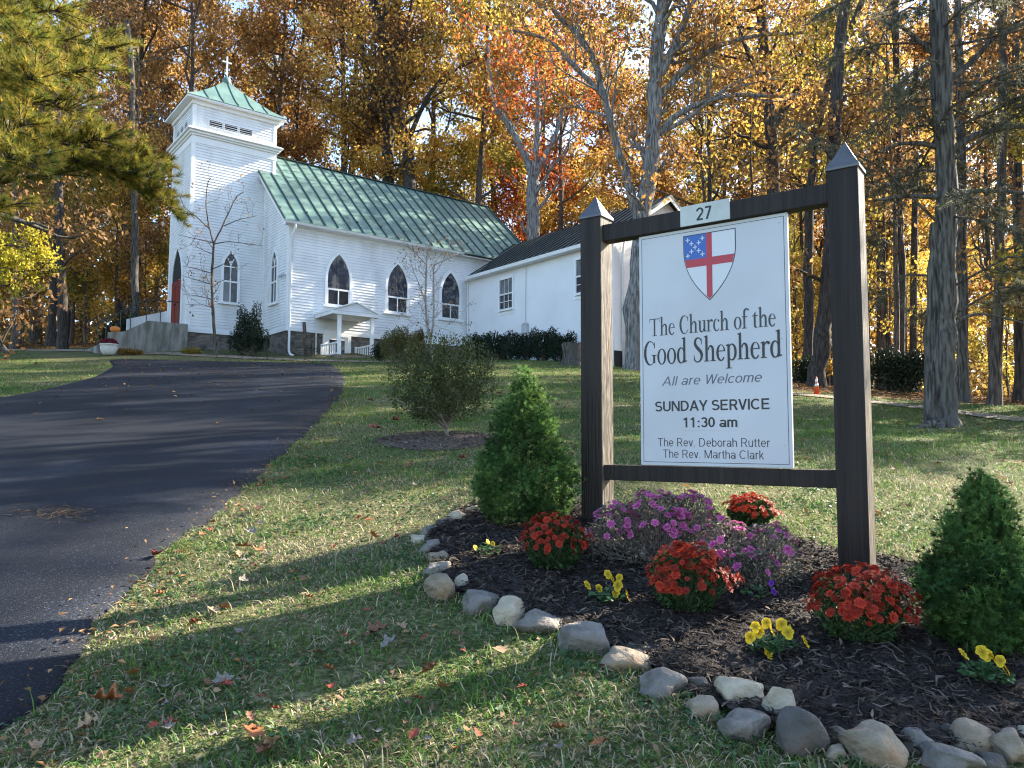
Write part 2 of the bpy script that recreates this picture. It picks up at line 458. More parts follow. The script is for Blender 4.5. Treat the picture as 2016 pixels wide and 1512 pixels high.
def rand_rot(n, rng):
    q = rng.normal(size=(n, 4)); q /= np.linalg.norm(q, axis=1)[:, None]
    w, x, y, z = q.T
    return np.stack([np.stack([1 - 2 * (y * y + z * z), 2 * (x * y - z * w), 2 * (x * z + y * w)], -1),
                     np.stack([2 * (x * y + z * w), 1 - 2 * (x * x + z * z), 2 * (y * z - x * w)], -1),
                     np.stack([2 * (x * z - y * w), 2 * (y * z + x * w), 1 - 2 * (x * x + y * y)], -1)], 1)
# bark chips strewn over it
nch = 26000
cx = rng.uniform(BED[:, 0].min(), BED[:, 0].max(), nch * 2); cy = rng.uniform(BED[:, 1].min(), BED[:, 1].max(), nch * 2)
k = in_bed(cx, cy); cx, cy = cx[k][:nch], cy[k][:nch]; nch = len(cx)
az = rng.uniform(0, 2 * np.pi, nch); tl = rng.normal(0, .28, nch)
ln = rng.gamma(3.0, 0.011, nch) + .012; wd = rng.uniform(.0018, .0060, nch)
d = np.stack([np.cos(az) * np.cos(tl), np.sin(az) * np.cos(tl), np.sin(tl)], -1)
s_ = np.stack([-np.sin(az), np.cos(az), rng.normal(0, .5, nch)], -1); s_ /= np.linalg.norm(s_, axis=1)[:, None]
up = np.cross(d, s_)
c0 = np.stack([cx, cy, bed_z(cx, cy) + rng.uniform(.0, .016, nch)], -1)
bend = rng.normal(0, .22, nch)[:, None] * ln[:, None] * s_
V = []
for t_, wf in ((-1, .6), (0, 1.0), (1, .45)):
    mid = c0 + d * (ln * t_ / 2)[:, None] + bend * (1 - t_ * t_)
    for sg in (-1, 1):
        V.append(mid + s_ * (sg * wd * wf)[:, None] + (up * (0.0 if t_ else .35) * wd[:, None]))
V = np.stack(V, 1).reshape(-1, 3); o6 = (np.arange(nch) * 6)[:, None]
F = np.concatenate([o6 + np.array([[0, 1, 3, 2]]), o6 + np.array([[2, 3, 5, 4]])])
tone = rng.beta(1.2, 4.5, nch)
cc = np.array([0.016, 0.012, 0.010])[None] + tone[:, None] ** 1.3 * np.array([0.26, 0.20, 0.155])[None]
M['chips'] = vcol_mat('bark_chips', 0.9, spec=0.15)
chips = link('bark_mulch', fast_mesh('bark_mulch', V, [F], np.repeat(cc, 6, 0)), M['chips'])
tag(chips, 'shredded dark bark chips covering the bed', 'mulch', kind='stuff')

# ------------------------------------------------------------------ church
CA = 0.903
CORG = np.array([-8.9037, 30.0, 5.938])
church = empty('church', CORG, math.pi / 2 - CA)
tag(church, 'white clapboard church with green metal roofs, square belfry tower and plain side wing', 'church')
cU, cV = np.array([math.sin(CA), math.cos(CA), 0]), np.array([math.cos(CA), -math.sin(CA), 0])
def cw(u, v, z): return CORG + u * cU + v * cV + np.array([0, 0, z])      # church frame to world; v points out towards the lawn
HW, ZE, ZR, LN, PT, QT, TW = 4.253, 4.23, 8.34, 12.67, 3.014, 0.42, 2.88
VT, VL, VC = -(HW - TW / 2), -(HW + TW / 2), -HW
OV = 0.325
SL = (ZR - ZE) / (HW + OV)
LW, WW, ZWE, ZWR, WH = 8.668, 9.449, 3.23, 5.15, 2.95
M['white'] = pmat('white_paint', (0.70, 0.71, 0.72), (0.80, 0.81, 0.81), 0.6, 1.6, (1, 1, .5), c3=(0.52, 0.525, 0.515), scale3=0.9, thr3=(0.5, 0.85))
M['trim'] = pmat('white_trim', (0.76, 0.77, 0.77), (0.82, 0.82, 0.81), 0.5, 3)
M['render'] = pmat('white_render', (0.72, 0.73, 0.75), (0.78, 0.79, 0.80), 0.75, 1.2)
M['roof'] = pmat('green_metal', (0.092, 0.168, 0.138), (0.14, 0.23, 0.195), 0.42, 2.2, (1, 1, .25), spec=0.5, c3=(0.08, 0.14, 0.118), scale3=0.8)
M['seam'] = pmat('seam_metal', (0.018, 0.05, 0.043), (0.03, 0.065, 0.056), 0.45, 5)
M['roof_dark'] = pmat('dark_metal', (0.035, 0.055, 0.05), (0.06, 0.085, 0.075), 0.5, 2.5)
M['dark'] = pmat('black_gap', (0.012, 0.012, 0.013), None, 0.8)
M['reddoor'] = pmat('red_door', (0.15, 0.016, 0.008), (0.20, 0.022, 0.010), 0.6, 4, spec=.2)
M['gutter'] = pmat('gutter_white', (0.70, 0.70, 0.69), (0.78, 0.78, 0.77), 0.4, 4)

# rubble foundation stone
m, nt, b, N, L = new_mat('rubble_stone')
tc = N.new('ShaderNodeTexCoord'); mp = N.new('ShaderNodeMapping'); mp.inputs['Scale'].default_value = (4.2, 4.2, 10.5)
L.new(tc.outputs['Object'], mp.inputs[0])
vo = N.new('ShaderNodeTexVoronoi'); vo.feature = 'DISTANCE_TO_EDGE'; vo.inputs['Scale'].default_value = 1.0; L.new(mp.outputs[0], vo.inputs['Vector'])
vc = N.new('ShaderNodeTexVoronoi'); vc.inputs['Scale'].default_value = 1.0; L.new(mp.outputs[0], vc.inputs['Vector'])
sh = N.new('ShaderNodeSeparateColor'); L.new(vc.outputs['Color'], sh.inputs[0])
rr = ramp(sh.outputs[0], [(0.0, (0.07, 0.06, 0.05)), (0.4, (0.16, 0.135, 0.11)), (0.7, (0.24, 0.21, 0.17)), (1.0, (0.11, 0.10, 0.095))])
ed = N.new('ShaderNodeMapRange'); ed.inputs[1].default_value, ed.inputs[2].default_value = 0.02, 0.09; L.new(vo.outputs[0], ed.inputs[0])
mx = N.new('ShaderNodeMix'); mx.data_type = 'RGBA'; mx.inputs['A'].default_value = (0.21, 0.19, 0.165, 1)
L.new(ed.outputs[0], mx.inputs['Factor']); L.new(rr.outputs[0], mx.inputs['B']); L.new(mx.outputs['Result'], b.inputs['Base Color'])
b.inputs['Roughness'].default_value = 0.9
bp = N.new('ShaderNodeBump'); bp.inputs['Strength'].default_value = 0.9; bp.inputs['Distance'].default_value = 0.04
L.new(ed.outputs[0], bp.inputs['Height']); L.new(bp.outputs[0], b.inputs['Normal'])
M['stone_wall'] = m

def glass_mat(name, c1, c2, c3, sc_, rough=0.06):
    m = pmat(name, c1, c2, rough, sc_, spec=0.6, c3=c3, scale3=sc_ * 0.5, thr3=(0.5, 0.62), detail=3)
    return m
M['glass'] = glass_mat('window_glass', (0.010, 0.013, 0.018), (0.03, 0.036, 0.045), (0.05, 0.06, 0.075), 2.0)
M['stained'] = glass_mat('leaded_glass', (0.014, 0.02, 0.034), (0.05, 0.056, 0.078), (0.17, 0.16, 0.15), 5.5, 0.14)
M['blindglass'] = glass_mat('blind_glass', (0.10, 0.11, 0.12), (0.16, 0.17, 0.18), (0.07, 0.08, 0.09), 2.0)

# church-frame mesh builder: local x=u, y=-v
class CB(MB):
    def P(s, u, v, z): return (u, -v, z)
    def cbox(s, u0, u1, v0, v1, z0, z1): return s.box(u0, u1, -v1, -v0, z0, z1)
    def pr(s, pts, off): return s.prism([s.P(*p) for p in pts], (off[0], -off[1], off[2]))

def clap(cb, O, S, Nn, poly, exp=0.118, lip=0.026):
    """clapboards filling convex polygon poly [(s,z)] on the wall through O with direction S, outward normal Nn (church frame)"""
    O, S, Nn = np.array(O, float), np.array(S, float), np.array(Nn, float)
    zs = [p[1] for p in poly]; z0, z1 = min(zs), max(zs)
    def ext(z):
        xs = []
        for (s0, a), (s1, b_) in zip(poly, poly[1:] + poly[:1]):
            if abs(a - b_) < 1e-9:
                if abs(a - z) < 1e-6: xs += [s0, s1]
            elif min(a, b_) - 1e-9 <= z <= max(a, b_) + 1e-9: xs.append(s0 + (s1 - s0) * (z - a) / (b_ - a))
        return min(xs), max(xs)
    def W(s, z, off): q = O + S * s + Nn * off; return cb.P(q[0], q[1], q[2] + z)
    z = z0
    while z < z1 - 1e-4:
        zt = min(z + exp, z1)
        a0, b0 = ext(z + 1e-5); a1, b1 = ext(zt - 1e-5)
        v = [W(a0, z, lip), W(b0, z, lip), W(b1, zt, 0.002), W(a1, zt, 0.002), W(a0, z, 0), W(b0, z, 0)]
        n = np.cross(np.array(v[1]) - v[0], np.array(v[3]) - v[0]); want = np.array([Nn[0], -Nn[1], Nn[2]])
        f = [(0, 1, 2, 3), (4, 5, 1, 0)]
        if n @ want < 0: f = [tuple(reversed(q)) for q in f]
        cb.add(v, f); z = zt

def zroof(v): return ZR - SL * abs(v + HW)
T0 = 0.0
# ---- tower
cb = CB()
ZC = 8.0
for (O, S, Nn, w) in (((-PT, VT, 0), (1, 0, 0), (0, 1, 0), PT + QT), ((-PT, VL, 0), (0, 1, 0), (-1, 0, 0), TW), ((-PT, VL, 0), (1, 0, 0), (0, -1, 0), PT + QT), ((QT, VL, 0), (0, 1, 0), (1, 0, 0), TW)):
    clap(cb, O, S, Nn, [(0, T0), (w, T0), (w, 9.5), (0, 9.5)])
tower = cb.build('tower_wall', M['white'], church)
cb = CB()
c_ = 0.11
for (u, v) in ((-PT, VT), (-PT, VL), (QT, VT), (QT, VL)):
    su, sv = (1 if u < -1 else -1), (-1 if v > VC else 1)
    ou, ov = -su * .034, -sv * .034
    a, b_ = sorted((u + ou, u + su * c_)); c0_, d0_ = sorted((v + ov, v + sv * c_))
    cb.cbox(a, b_, c0_, d0_, -0.02, 7.62); cb.cbox(a, b_, c0_, d0_, 8.27, 9.3)
cb.cbox(-PT - .04, QT + .04, VL - .04, VT + .04, -.16, -.0)
cb.build('corner_board', M['trim'], tower)
# cornice belt round the belfry: frieze, two mouldings and a sloped top
cb = CB()
def ring(z0, z1, o): cb.cbox(-PT - o, QT + o, VL - o, VT + o, z0, z1)
ring(7.62, 7.92, .04); ring(7.92, 8.0, .10); ring(8.0, 8.10, .17); ring(8.10, 8.17, .26)
cb.cbox(-PT - .2, QT + .2, VL - .2, VT + .2, 8.17, 8.215)
cb.cbox(-PT - .1, QT + .1, VL - .1, VT + .1, 8.215, 8.26)
cb.build('cornice', M['trim'], church, bevel=0.012)
# louvre openings, three on each visible side
def louvre(s0, s1, z0, z1, face):
    lb, fb = CB(), CB()
    def q(s, out, z): return (s, VT + out, z) if face == 'side' else (-PT - out, s, z)
    def bx_(B, s0, s1, o0, o1, z0, z1):
        p0, p1 = q(s0, o0, z0), q(s1, o1, z1)
        B.cbox(min(p0[0], p1[0]), max(p0[0], p1[0]), min(p0[1], p1[1]), max(p0[1], p1[1]), z0, z1)
    bx_(lb, s0, s1, .028, .034, z0, z1)
    o = lb.build('louvre', M['dark'], church)
    n = 3
    for i in range(n):
        zc = z0 + (z1 - z0) * (i + .5) / n
        bx_(fb, s0, s1, .0345, .062, zc - .008, zc + .008)
    bx_(fb, s0 - .035, s0, .016, .066, z0 - .03, z1 + .03); bx_(fb, s1, s1 + .035, .016, .066, z0 - .03, z1 + .03)
    bx_(fb, s0, s1, .016, .066, z1, z1 + .03); bx_(fb, s0, s1, .016, .066, z0 - .03, z0)
    fb.build('louvre_frame', M['trim'], o)
for s0 in (-2.40, -1.78, -1.16): louvre(s0, s0 + .53, 8.44, 8.70, 'side')
for s0 in (-5.10, -4.50, -3.90): louvre(s0, s0 + .48, 8.44, 8.70, 'front')
# tower roof: flared pyramid with soffit
TC = ((QT - PT) / 2, VC)
hu, hv = (QT + PT) / 2, TW / 2
cb = CB()
prof = [(1.22, 9.47, 0), (1.2, 9.51, 0), (0.9, 9.84, 0), (0.5, 10.42, 0), (0.2, 10.92, 0), (0.12, 11.06, 0)]
def rp(f, z):  # ring of the four corners
    e = max(0, f)
    return [(TC[0] + su * hu * e, TC[1] + sv * hv * e, z) for su, sv in ((-1, -1), (1, -1), (1, 1), (-1, 1))]
rings = [rp(f, z) for f, z, _ in prof]
vs = [cb.P(*p) for r_ in rings for p in r_]
fs = []
for i in range(len(rings) - 1):
    for k_ in range(4): fs.append((i * 4 + k_, i * 4 + (k_ + 1) % 4, (i + 1) * 4 + (k_ + 1) % 4, (i + 1) * 4 + k_)[::-1])
cb.add(vs, fs)
troof = cb.build('tower_roof', M['roof'], church)
cb = CB()
cb.lathe([(.0, 0), (.15, 0), (.19, .07), (.20, .16), (.165, .28), (.10, .36), (.05, .40), (.045, .46)], 14, cb.P(TC[0], TC[1], 11.02))
cb.build('finial', M['roof'], troof, True)
cb = CB()
for face in range(4):
    for fx in np.linspace(-.72, .72, 5):
        pts = []
        for (f, z, _) in prof[1:]:
            hw = f
            if abs(fx) > hw + .001 and len(pts):
                f0, z0_ = pf, pz
                t_ = (f0 - abs(fx)) / (f0 - f); f, z = abs(fx), z0_ + (z - z0_) * t_
                last = True
            else: last = False
            s_u, s_v = {0: (fx, f), 1: (fx, -f), 2: (f, fx), 3: (-f, fx)}[face]
            pts.append(cb.P(TC[0] + s_u * hu, TC[1] + s_v * hv, z + .008)); pf, pz = f, z
            if last: break
        for a, b_ in zip(pts[:-1], pts[1:]): cb.bar(a, b_, .028, .045)
cb.build('roof_seam', M['seam'], troof)
cb = CB()
e = 1.2
# soffit and fascia
cb.cbox(TC[0] - hu * e, TC[0] + hu * e, TC[1] - hv * e, TC[1] + hv * e, 9.38, 9.468)
cb.cbox(-PT - .1, QT + .1, VL - .1, VT + .1, 9.22, 9.38)
cb.build('soffit', M['trim'], troof, bevel=0.01)
cb = CB()
cb.cbox(TC[0] - .03, TC[0] + .03, TC[1] - .03, TC[1] + .03, 11.45, 12.34)
cb.cbox(TC[0] - .2, TC[0] + .2, TC[1] - .029, TC[1] + .029, 12.05, 12.11)
cb.build('cross', M['trim'], church)

# ---- nave
cb = CB()
clap(cb, (0, 0, 0), (1, 0, 0), (0, 1, 0), [(0, 0), (LN, 0), (LN, ZE), (0, ZE)])
clap(cb, (0, -2 * HW, 0), (1, 0, 0), (0, -1, 0), [(0, 0), (LN, 0), (LN, ZE), (0, ZE)])
zg = lambda v: zroof(v) - .09
for u, nn in ((0, -1), (LN, 1)):
    clap(cb, (u, 0, 0), (0, -1, 0), (nn, 0, 0), [(0, 0), (2 * HW, 0), (2 * HW, zg(0)), (HW, zg(-HW)), (0, zg(0))])
nave = cb.build('nave_wall', M['white'], church)
cb = CB()
for u, su in ((-.034, 1), (LN + .034, -1)):
    for v, sv in ((.034, -1), (-2 * HW - .034, 1)):
        a, b_ = sorted((u, u + su * .13)); c0_, d0_ = sorted((v, v + sv * .13)); cb.cbox(a, b_, c0_, d0_, -.02, ZE)
cb.cbox(-.04, LN + .04, -2 * HW - .04, .04, -.15, -.0)
cb.cbox(-.024, LN + .024, -.1, .03, ZE - .27, ZE - .02)
cb.cbox(-.03, .03, VT + .02, VT + .14, 0, 6.2)
cb.build('corner_board', M['trim'], nave)
cb = CB()
cb.cbox(.02, LN - .02, -2 * HW + .02, -.03, -2.6, -.15)
cb.cbox(-PT + .03, .02, VL + .03, VT - .03, -2.6, -.16)
cb.build('stone_foundation', M['stone_wall'], church)
# roof slabs
cb = CB()
u0, u1 = -.33, LN + .33
th = .07
ve = OV; ze = zroof(ve)
cb.pr([(QT + .02, VC, ZR), (u1, VC, ZR), (u1, VT - .0, zroof(VT)), (QT + .02, VT, zroof(VT))], (0, 0, -th))
cb.pr([(u0, VT + .03, zroof(VT + .03)), (u1, VT + .03, zroof(VT + .03)), (u1, ve, ze), (u0, ve, ze)], (0, 0, -th))
cb.pr([(QT + .02, VT + .03, zroof(VT + .03)), (u1, VT + .03, zroof(VT + .03)), (u1, VT, zroof(VT)), (QT + .02, VT, zroof(VT))][::-1], (0, 0, -th))
cb.pr([(QT + .02, VC, ZR), (u1, VC, ZR), (u1, -2 * HW - ve, ze), (QT + .02, -2 * HW - ve, ze)][::-1], (0, 0, -th))
cb.pr([(u0, VL - .03, zroof(VL - .03)), (QT + .02, VL - .03, zroof(VL - .03)), (QT + .02, -2 * HW - ve, ze), (u0, -2 * HW - ve, ze)][::-1], (0, 0, -th))
nroof = cb.build('nave_roof', M['roof'], church)
cb = CB()
us = list(np.arange(u0 + .02, u1, .57))
for u in us + [u1 - .02]:
    vtop = VC if u > QT + .05 else VT + .04
    cb.bar(cb.P(u, vtop, zroof(vtop) + .016), cb.P(u, ve, ze + .016), .042, .07)
    if u > QT + .05: cb.bar(cb.P(u, VC, ZR + .012), cb.P(u, -2 * HW - ve, ze + .012), .03, .05)
cb.bar(cb.P(QT + .02, VC, ZR + .02), cb.P(u1, VC, ZR + .02), .2, .03)
for u in us[::2]:                                           # snow guards low on the slope
    cb.cbox(u - .03, u + .03, ve - .62, ve - .54, zroof(ve - .58) + .03, zroof(ve - .58) + .1)
cb.build('roof_seam', M['seam'], nroof)
cb = CB()
cb.pr([(u0 + .03, ve - .02, ze - .07), (u0 + .03, VT, zroof(VT) - .07), (u0 + .03, VT, zroof(VT) - .24), (u0 + .03, ve - .02, ze - .24)], (.03, 0, 0))
cb.pr([(u1 - .06, ve - .02, ze - .07), (u1 - .06, VC, ZR - .07), (u1 - .06, VC, ZR - .24), (u1 - .06, ve - .02, ze - .24)], (.03, 0, 0))
cb.cbox(u0 + .07, u1 - .07, .031, ve - .06, ze - .17, ze - .14)
cb.build('rake_board', M['trim'], nroof)
# gutter and downspout
cb = CB()
cb.pr([(u0 + .05, ve - .03, ze - .16), (u0 + .05, ve + .05, ze - .15), (u0 + .05, ve + .09, ze - .06), (u0 + .05, ve - .03, ze - .06)], (LW - .5 - u0, 0, 0))
cb.build('gutter', M['gutter'], church)
cb = CB()
ds = [(.12, ve + .03, ze - .16), (.12, ve + .03, ze - .32), (.10, .06, ze - .62), (.08, .06, 1.0), (.08, .06, -.95), (.10, .16, -1.10), (.14, .36, -1.16)]
cb.tube([cb.P(*p) for p in ds], .05, 8)
cb.build('downspout', M['gutter'], church, True)

# pointed windows
def arch(w, h, spring, n=10):
    """half outline of a pointed arch, from bottom right up to the tip and down; origin at sill centre"""
    R_ = (w * w / 4 + (h - spring) ** 2) / w     # circle centred on the spring line, tip on the axis
    pr = [(w / 2, 0), (w / 2, spring)]
    cx_ = w / 2 - R_
    a1 = math.atan2(h - spring, -cx_)
    for i in range(1, n + 1):
        a = a1 * i / n
        pr.append((cx_ + R_ * math.cos(a), spring + R_ * math.sin(a)))
    return pr + [(-x, z) for x, z in reversed(pr[:-1])]
def gothic(face, s, z, w, h, spring, bar, kind):
    """face: 'nave','tower','front'; s = centre along the wall"""
    def q(x, o, zz):
        return {'nave': (s + x, o, z + zz), 'tower': (s + x, VT + o, z + zz), 'front': (0 - o, s - x, z + zz), 'door': (-PT - o, s - x, z + zz)}[face]
    offv = {'nave': (0, 1, 0), 'tower': (0, 1, 0), 'front': (-1, 0, 0), 'door': (-1, 0, 0)}[face]
    def sc3(k_): return tuple(k_ * c for c in offv)
    inner = arch(w, h, spring); outer = arch(w + .22, h + .17, spring)
    f = CB()
    n = len(inner)
    for i in range(n - 1):
        pts = [inner[i], inner[i + 1], outer[i + 1], outer[i]]
        f.pr([q(x, .016, zz) for x, zz in pts], sc3(.064))
    f.pr([q(x, .016, zz) for x, zz in ((-w / 2 - .2, -.1), (w / 2 + .2, -.1), (w / 2 + .2, -.001), (-w / 2 - .2, -.001))], sc3(.11))
    g = CB()
    if kind == 'stained':
        up_ = [p for p in inner if p[1] >= bar]
        up_ = [(w / 2, bar)] + up_ + [(-w / 2, bar)]
        g.pr([q(x, .030, zz) for x, zz in up_], sc3(.008))
        o = g.build('window', M['stained'], church)
        g2 = CB(); g2.pr([q(x, .030, zz) for x, zz in ((-w / 2, 0), (w / 2, 0), (w / 2, bar), (-w / 2, bar))], sc3(.008))
        g2.build('pane', M['glass'], o)
        ld = CB()                                                       # lead lines
        for x in np.linspace(-w / 2, w / 2, 6)[1:-1]:
            ztop = bar + (h - bar) * (1 - (abs(x) / (w / 2)) ** 2 * .62) - .03
            ld.pr([q(x - .006, .0385, bar), q(x + .006, .0385, bar), q(x + .006, .0385, ztop), q(x - .006, .0385, ztop)], sc3(.004))
        ld.build('lead_line', M['dark'], o)
    else:
        g.pr([q(x, .030, zz) for x, zz in inner], sc3(.008))
        o = g.build('window', M['glass'], church)
        bl = CB(); bl.pr([q(x, .0382, zz) for x, zz in ((-w / 2 + .02, .02), (-.03, .02), (-.03, bar * .98), (-w / 2 + .02, bar * .98))], sc3(.002)); bl.build('blind', M['blindglass'], o)
    f.build('frame', M['trim'], o)
    mu = CB()
    def barq(x0, x1, z0, z1, o1=.068):
        mu.pr([q(x, .031, zz) for x, zz in ((x0, z0), (x1, z0), (x1, z1), (x0, z1))], sc3(o1 - .031))
    barq(-w / 2, w / 2, bar - .035, bar + .035)
    if kind == 'stained':
        barq(-.022, .022, 0, bar - .036, .064)
        barq(-w / 2, w / 2, 0, .045, .062); barq(-w / 2, -w / 2 + .04, .046, bar - .036, .062); barq(w / 2 - .04, w / 2, .046, bar - .036, .05)
    else:
        barq(-.022, .022, 0, bar - .036, .064); barq(-.022, .022, bar + .036, spring + (h - spring) * .45, .064)
        barq(-w / 2, w / 2, spring - .022, spring + .022, .065)
        for sg in (-1, 1):                                                 # Y tracery
            pts = [(0, spring + .03), (sg * w * .10, spring + (h - spring) * .35), (sg * w * .24, spring + (h - spring) * .62)]
            for a, b_ in zip(pts[:-1], pts[1:]):
                mu.pr([q(a[0] - .018, .031, a[1]), q(a[0] + .018, .031, a[1]), q(b_[0] + .018, .031, b_[1]), q(b_[0] - .018, .031, b_[1])], sc3(.031))
    mu.build('glazing_bar', M['trim'], o)
    return o
for s in (2.15, 4.93, 7.70): gothic('nave', s, 1.07, .98, 2.14, 1.12, .66, 'stained')
gothic('tower', -1.36, 1.21, .56, 2.05, 1.48, .86, 'clear')
gothic('front', -1.33, 1.14, .58, 2.12, 1.50, .85, 'clear')

# red entrance door in the tower front
def doorq(x, o, zz): return (-PT - o, -4.27 - x, .12 + zz)
ar = arch(1.42, 3.36, 2.0); aro = arch(1.62, 3.52, 2.0)
g = CB(); up_ = [(.71, 2.02)] + [p for p in ar if p[1] > 2.03] + [(-.71, 2.02)]
g.pr([doorq(x, .030, zz) for x, zz in up_], (-.012, 0, 0))
tr = g.build('transom_window', M['dark'], church)
dd = CB(); dd.pr([doorq(x, .030, zz) for x, zz in ((-.71, 0), (.71, 0), (.71, 2.0), (-.71, 2.0))], (-.03, 0, 0))
for x in (-.36, .36):
    for z0, z1 in ((.2, .9), (1.05, 1.8)):
        dd.pr([doorq(x + a, .0602, zz) for a, zz in ((-.22, z0), (.22, z0), (.22, z1), (-.22, z1))], (-.012, 0, 0))
door = dd.build('entrance_door', M['reddoor'], church)
door['label'] = 'red double door under the pointed arch'
kb = CB(); kb.lathe([(.0, 0), (.03, .0), (.03, .06), (0, .07)], 8, kb.P(-PT - .08, -4.33, 1.1)); kb.build('door_handle', M['dark'], door)
f = CB()
for i in range(len(ar) - 1):
    f.pr([doorq(x, .016, zz) for x, zz in (ar[i], ar[i + 1], aro[i + 1], aro[i])], (-.06, 0, 0))
f.build('door_frame', M['trim'], door)

# ---- side wing
cb = CB()
ZB = -2.6
def wq(u, v, z): return (u, v, z)
hwv = WW
V0 = -.0
cb.pr([(LW, .002, ZB), (LW, WW, ZB), (LW, WW, ZWE), (LW, .002, ZWE)], (.2, 0, 0))
cb.pr([(LW + 2 * WH, .002, ZB), (LW + 2 * WH, WW, ZB), (LW + 2 * WH, WW, ZWE), (LW + 2 * WH, .002, ZWE)], (-.2, 0, 0))
cb.pr([(LW + .2, WW, ZB), (LW + 2 * WH - .2, WW, ZB), (LW + 2 * WH - .2, WW, ZWE), (LW + WH, WW, ZWR - .06), (LW + .2, WW, ZWE)], (0, -.2, 0))
wing = cb.build('wing_wall', M['render'], church)
cb = CB()
SW = (ZWR - ZWE) / WH
def zw(u): return ZWR - SW * abs(u - LW - WH)
wo = .28
cb.pr([(LW - wo, OV + .05, zw(LW - wo) + .0), (LW - wo, WW + .3, zw(LW - wo)), (LW + WH, WW + .3, ZWR), (LW + WH, -.75, ZWR), (LW + .02, -.75 + (ZWR - zw(LW)) / SL * .9, zw(LW + .02))], (0, 0, .06))
cb.pr([(LW + 2 * WH + wo, OV + .05, zw(LW - wo)), (LW + 2 * WH + wo, WW + .3, zw(LW - wo)), (LW + WH, WW + .3, ZWR), (LW + WH, -.75, ZWR)][::-1], (0, 0, .06))
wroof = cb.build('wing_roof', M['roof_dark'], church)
cb = CB()
for v in np.arange(OV + .3, WW + .28, .42):
    cb.bar(cb.P(LW - wo, v, zw(LW - wo) + .075), cb.P(LW + WH, v, ZWR + .075), .03, .045)
for v in (-.1,):
    cb.bar(cb.P(LW + 1.2, v, zw(LW + 1.2) + .075), cb.P(LW + WH, v, ZWR + .075), .03, .045)
cb.build('roof_seam', M['dark'], wroof)
cb = CB()
cb.pr([(LW - wo - .02, .4, zw(LW - wo) - .14), (LW - wo - .02, .4, zw(LW - wo) - .005), (LW - wo - .13, .4, zw(LW - wo) - .005), (LW - wo - .11, .4, zw(LW - wo) - .14)], (0, WW - .1, 0))
cb.build('gutter', M['gutter'], wroof)
cb = CB()
cb.cbox(LW - wo + .02, LW - .005, .05, WW + .28, zw(LW - wo) - .13, zw(LW - wo) - .10)
for sg in (0, 1):
    uu = [LW - wo, LW + WH, LW + WH, LW - wo] if sg == 0 else [LW + 2 * WH + wo, LW + WH, LW + WH, LW + 2 * WH + wo]
    zz = [zw(LW - wo) - .01, ZWR - .01, ZWR - .19, zw(LW - wo) - .19]
    cb.pr([(u, WW + .26, z) for u, z in zip(uu, zz)], (0, .03, 0))
cb.build('rake_board', M['trim'], wroof)
cb = CB(); cb.tube([cb.P(LW + .5, WW + .1, 3.0), cb.P(LW + .42, WW + .06, 2.5), cb.P(LW + .42, WW + .06, -1.7)], .05, 8)
cb.build('downspout', M['gutter'], church, True)
cb = CB(); cb.cbox(LW - .015, LW + .6, WW - .0, WW + .02, -2.4, -1.15); cb.build('wall_base', M['dark'], wing)
# sash windows
def sash(v0, v1, z0, z1):
    g = CB(); zm = (z0 + z1) / 2
    g.cbox(LW - .008, LW - .001, v0, v1, zm, z1); o = g.build('window', M['blindglass'], church)
    g = CB(); g.cbox(LW - .008, LW - .001, v0, v1, z0, zm); g.build('pane', M['glass'], o)
    f = CB()
    f.cbox(LW - .06, LW - .001, v0 - .1, v0, z0 - .1, z1 + .1); f.cbox(LW - .06, LW - .001, v1, v1 + .1, z0 - .1, z1 + .1)
    f.cbox(LW - .06, LW - .001, v0, v1, z1, z1 + .1); f.cbox(LW - .11, LW - .001, v0, v1, z0 - .09, z0)
    f.build('frame', M['trim'], o)
    mu = CB()
    mu.cbox(LW - .045, LW - .009, v0, v1, zm - .03, zm + .03)
    for t_ in (1, 2):
        v = v0 + (v1 - v0) * t_ / 3; mu.cbox(LW - .03, LW - .009, v - .013, v + .013, z0, zm - .031); mu.cbox(LW - .02, LW - .009, v - .008, v + .008, zm + .031, z1)
    mu.cbox(LW - .031, LW - .009, v0, v1, z0 + (zm - z0) / 2 - .013, z0 + (zm - z0) / 2 + .013)
    mu.build('glazing_bar', M['gutter'], o)
    s_ = CB(); s_.cbox(LW - .02, LW - .001, v0 - .2, v1 + .2, z0 - .24, z0 - .1); s_.build('sill', M['trim'], o)
sash(2.55, 3.44, 1.25, 2.56); sash(7.46, 8.35, 1.25, 2.56)
M['meter'] = pmat('meter_grey', (0.42, 0.43, 0.45), (0.5, 0.51, 0.52), 0.5, 5)
cb = CB(); cb.cbox(LW - .12, LW - .001, 4.16, 4.52, .02, .42); cb.lathe([(.1, 0), (.1, .05), (.07, .09)], 12, cb.P(LW - .06, 4.34, .40))
cb.tube([cb.P(LW - .04, 4.34, .45), cb.P(LW - .04, 4.34, .85), cb.P(LW - .03, 4.36, 2.9)], .012, 6)
cb.cbox(LW - .07, LW - .001, 3.95, 4.15, .03, .08)
cb.build('meter_box', M['meter'], church)
cb = CB(); cb.tube([cb.P(LW - .05, .12, 3.1), cb.P(LW - .05, .12, -.9)], .035, 8); cb.build('downspout', M['gutter'], church)

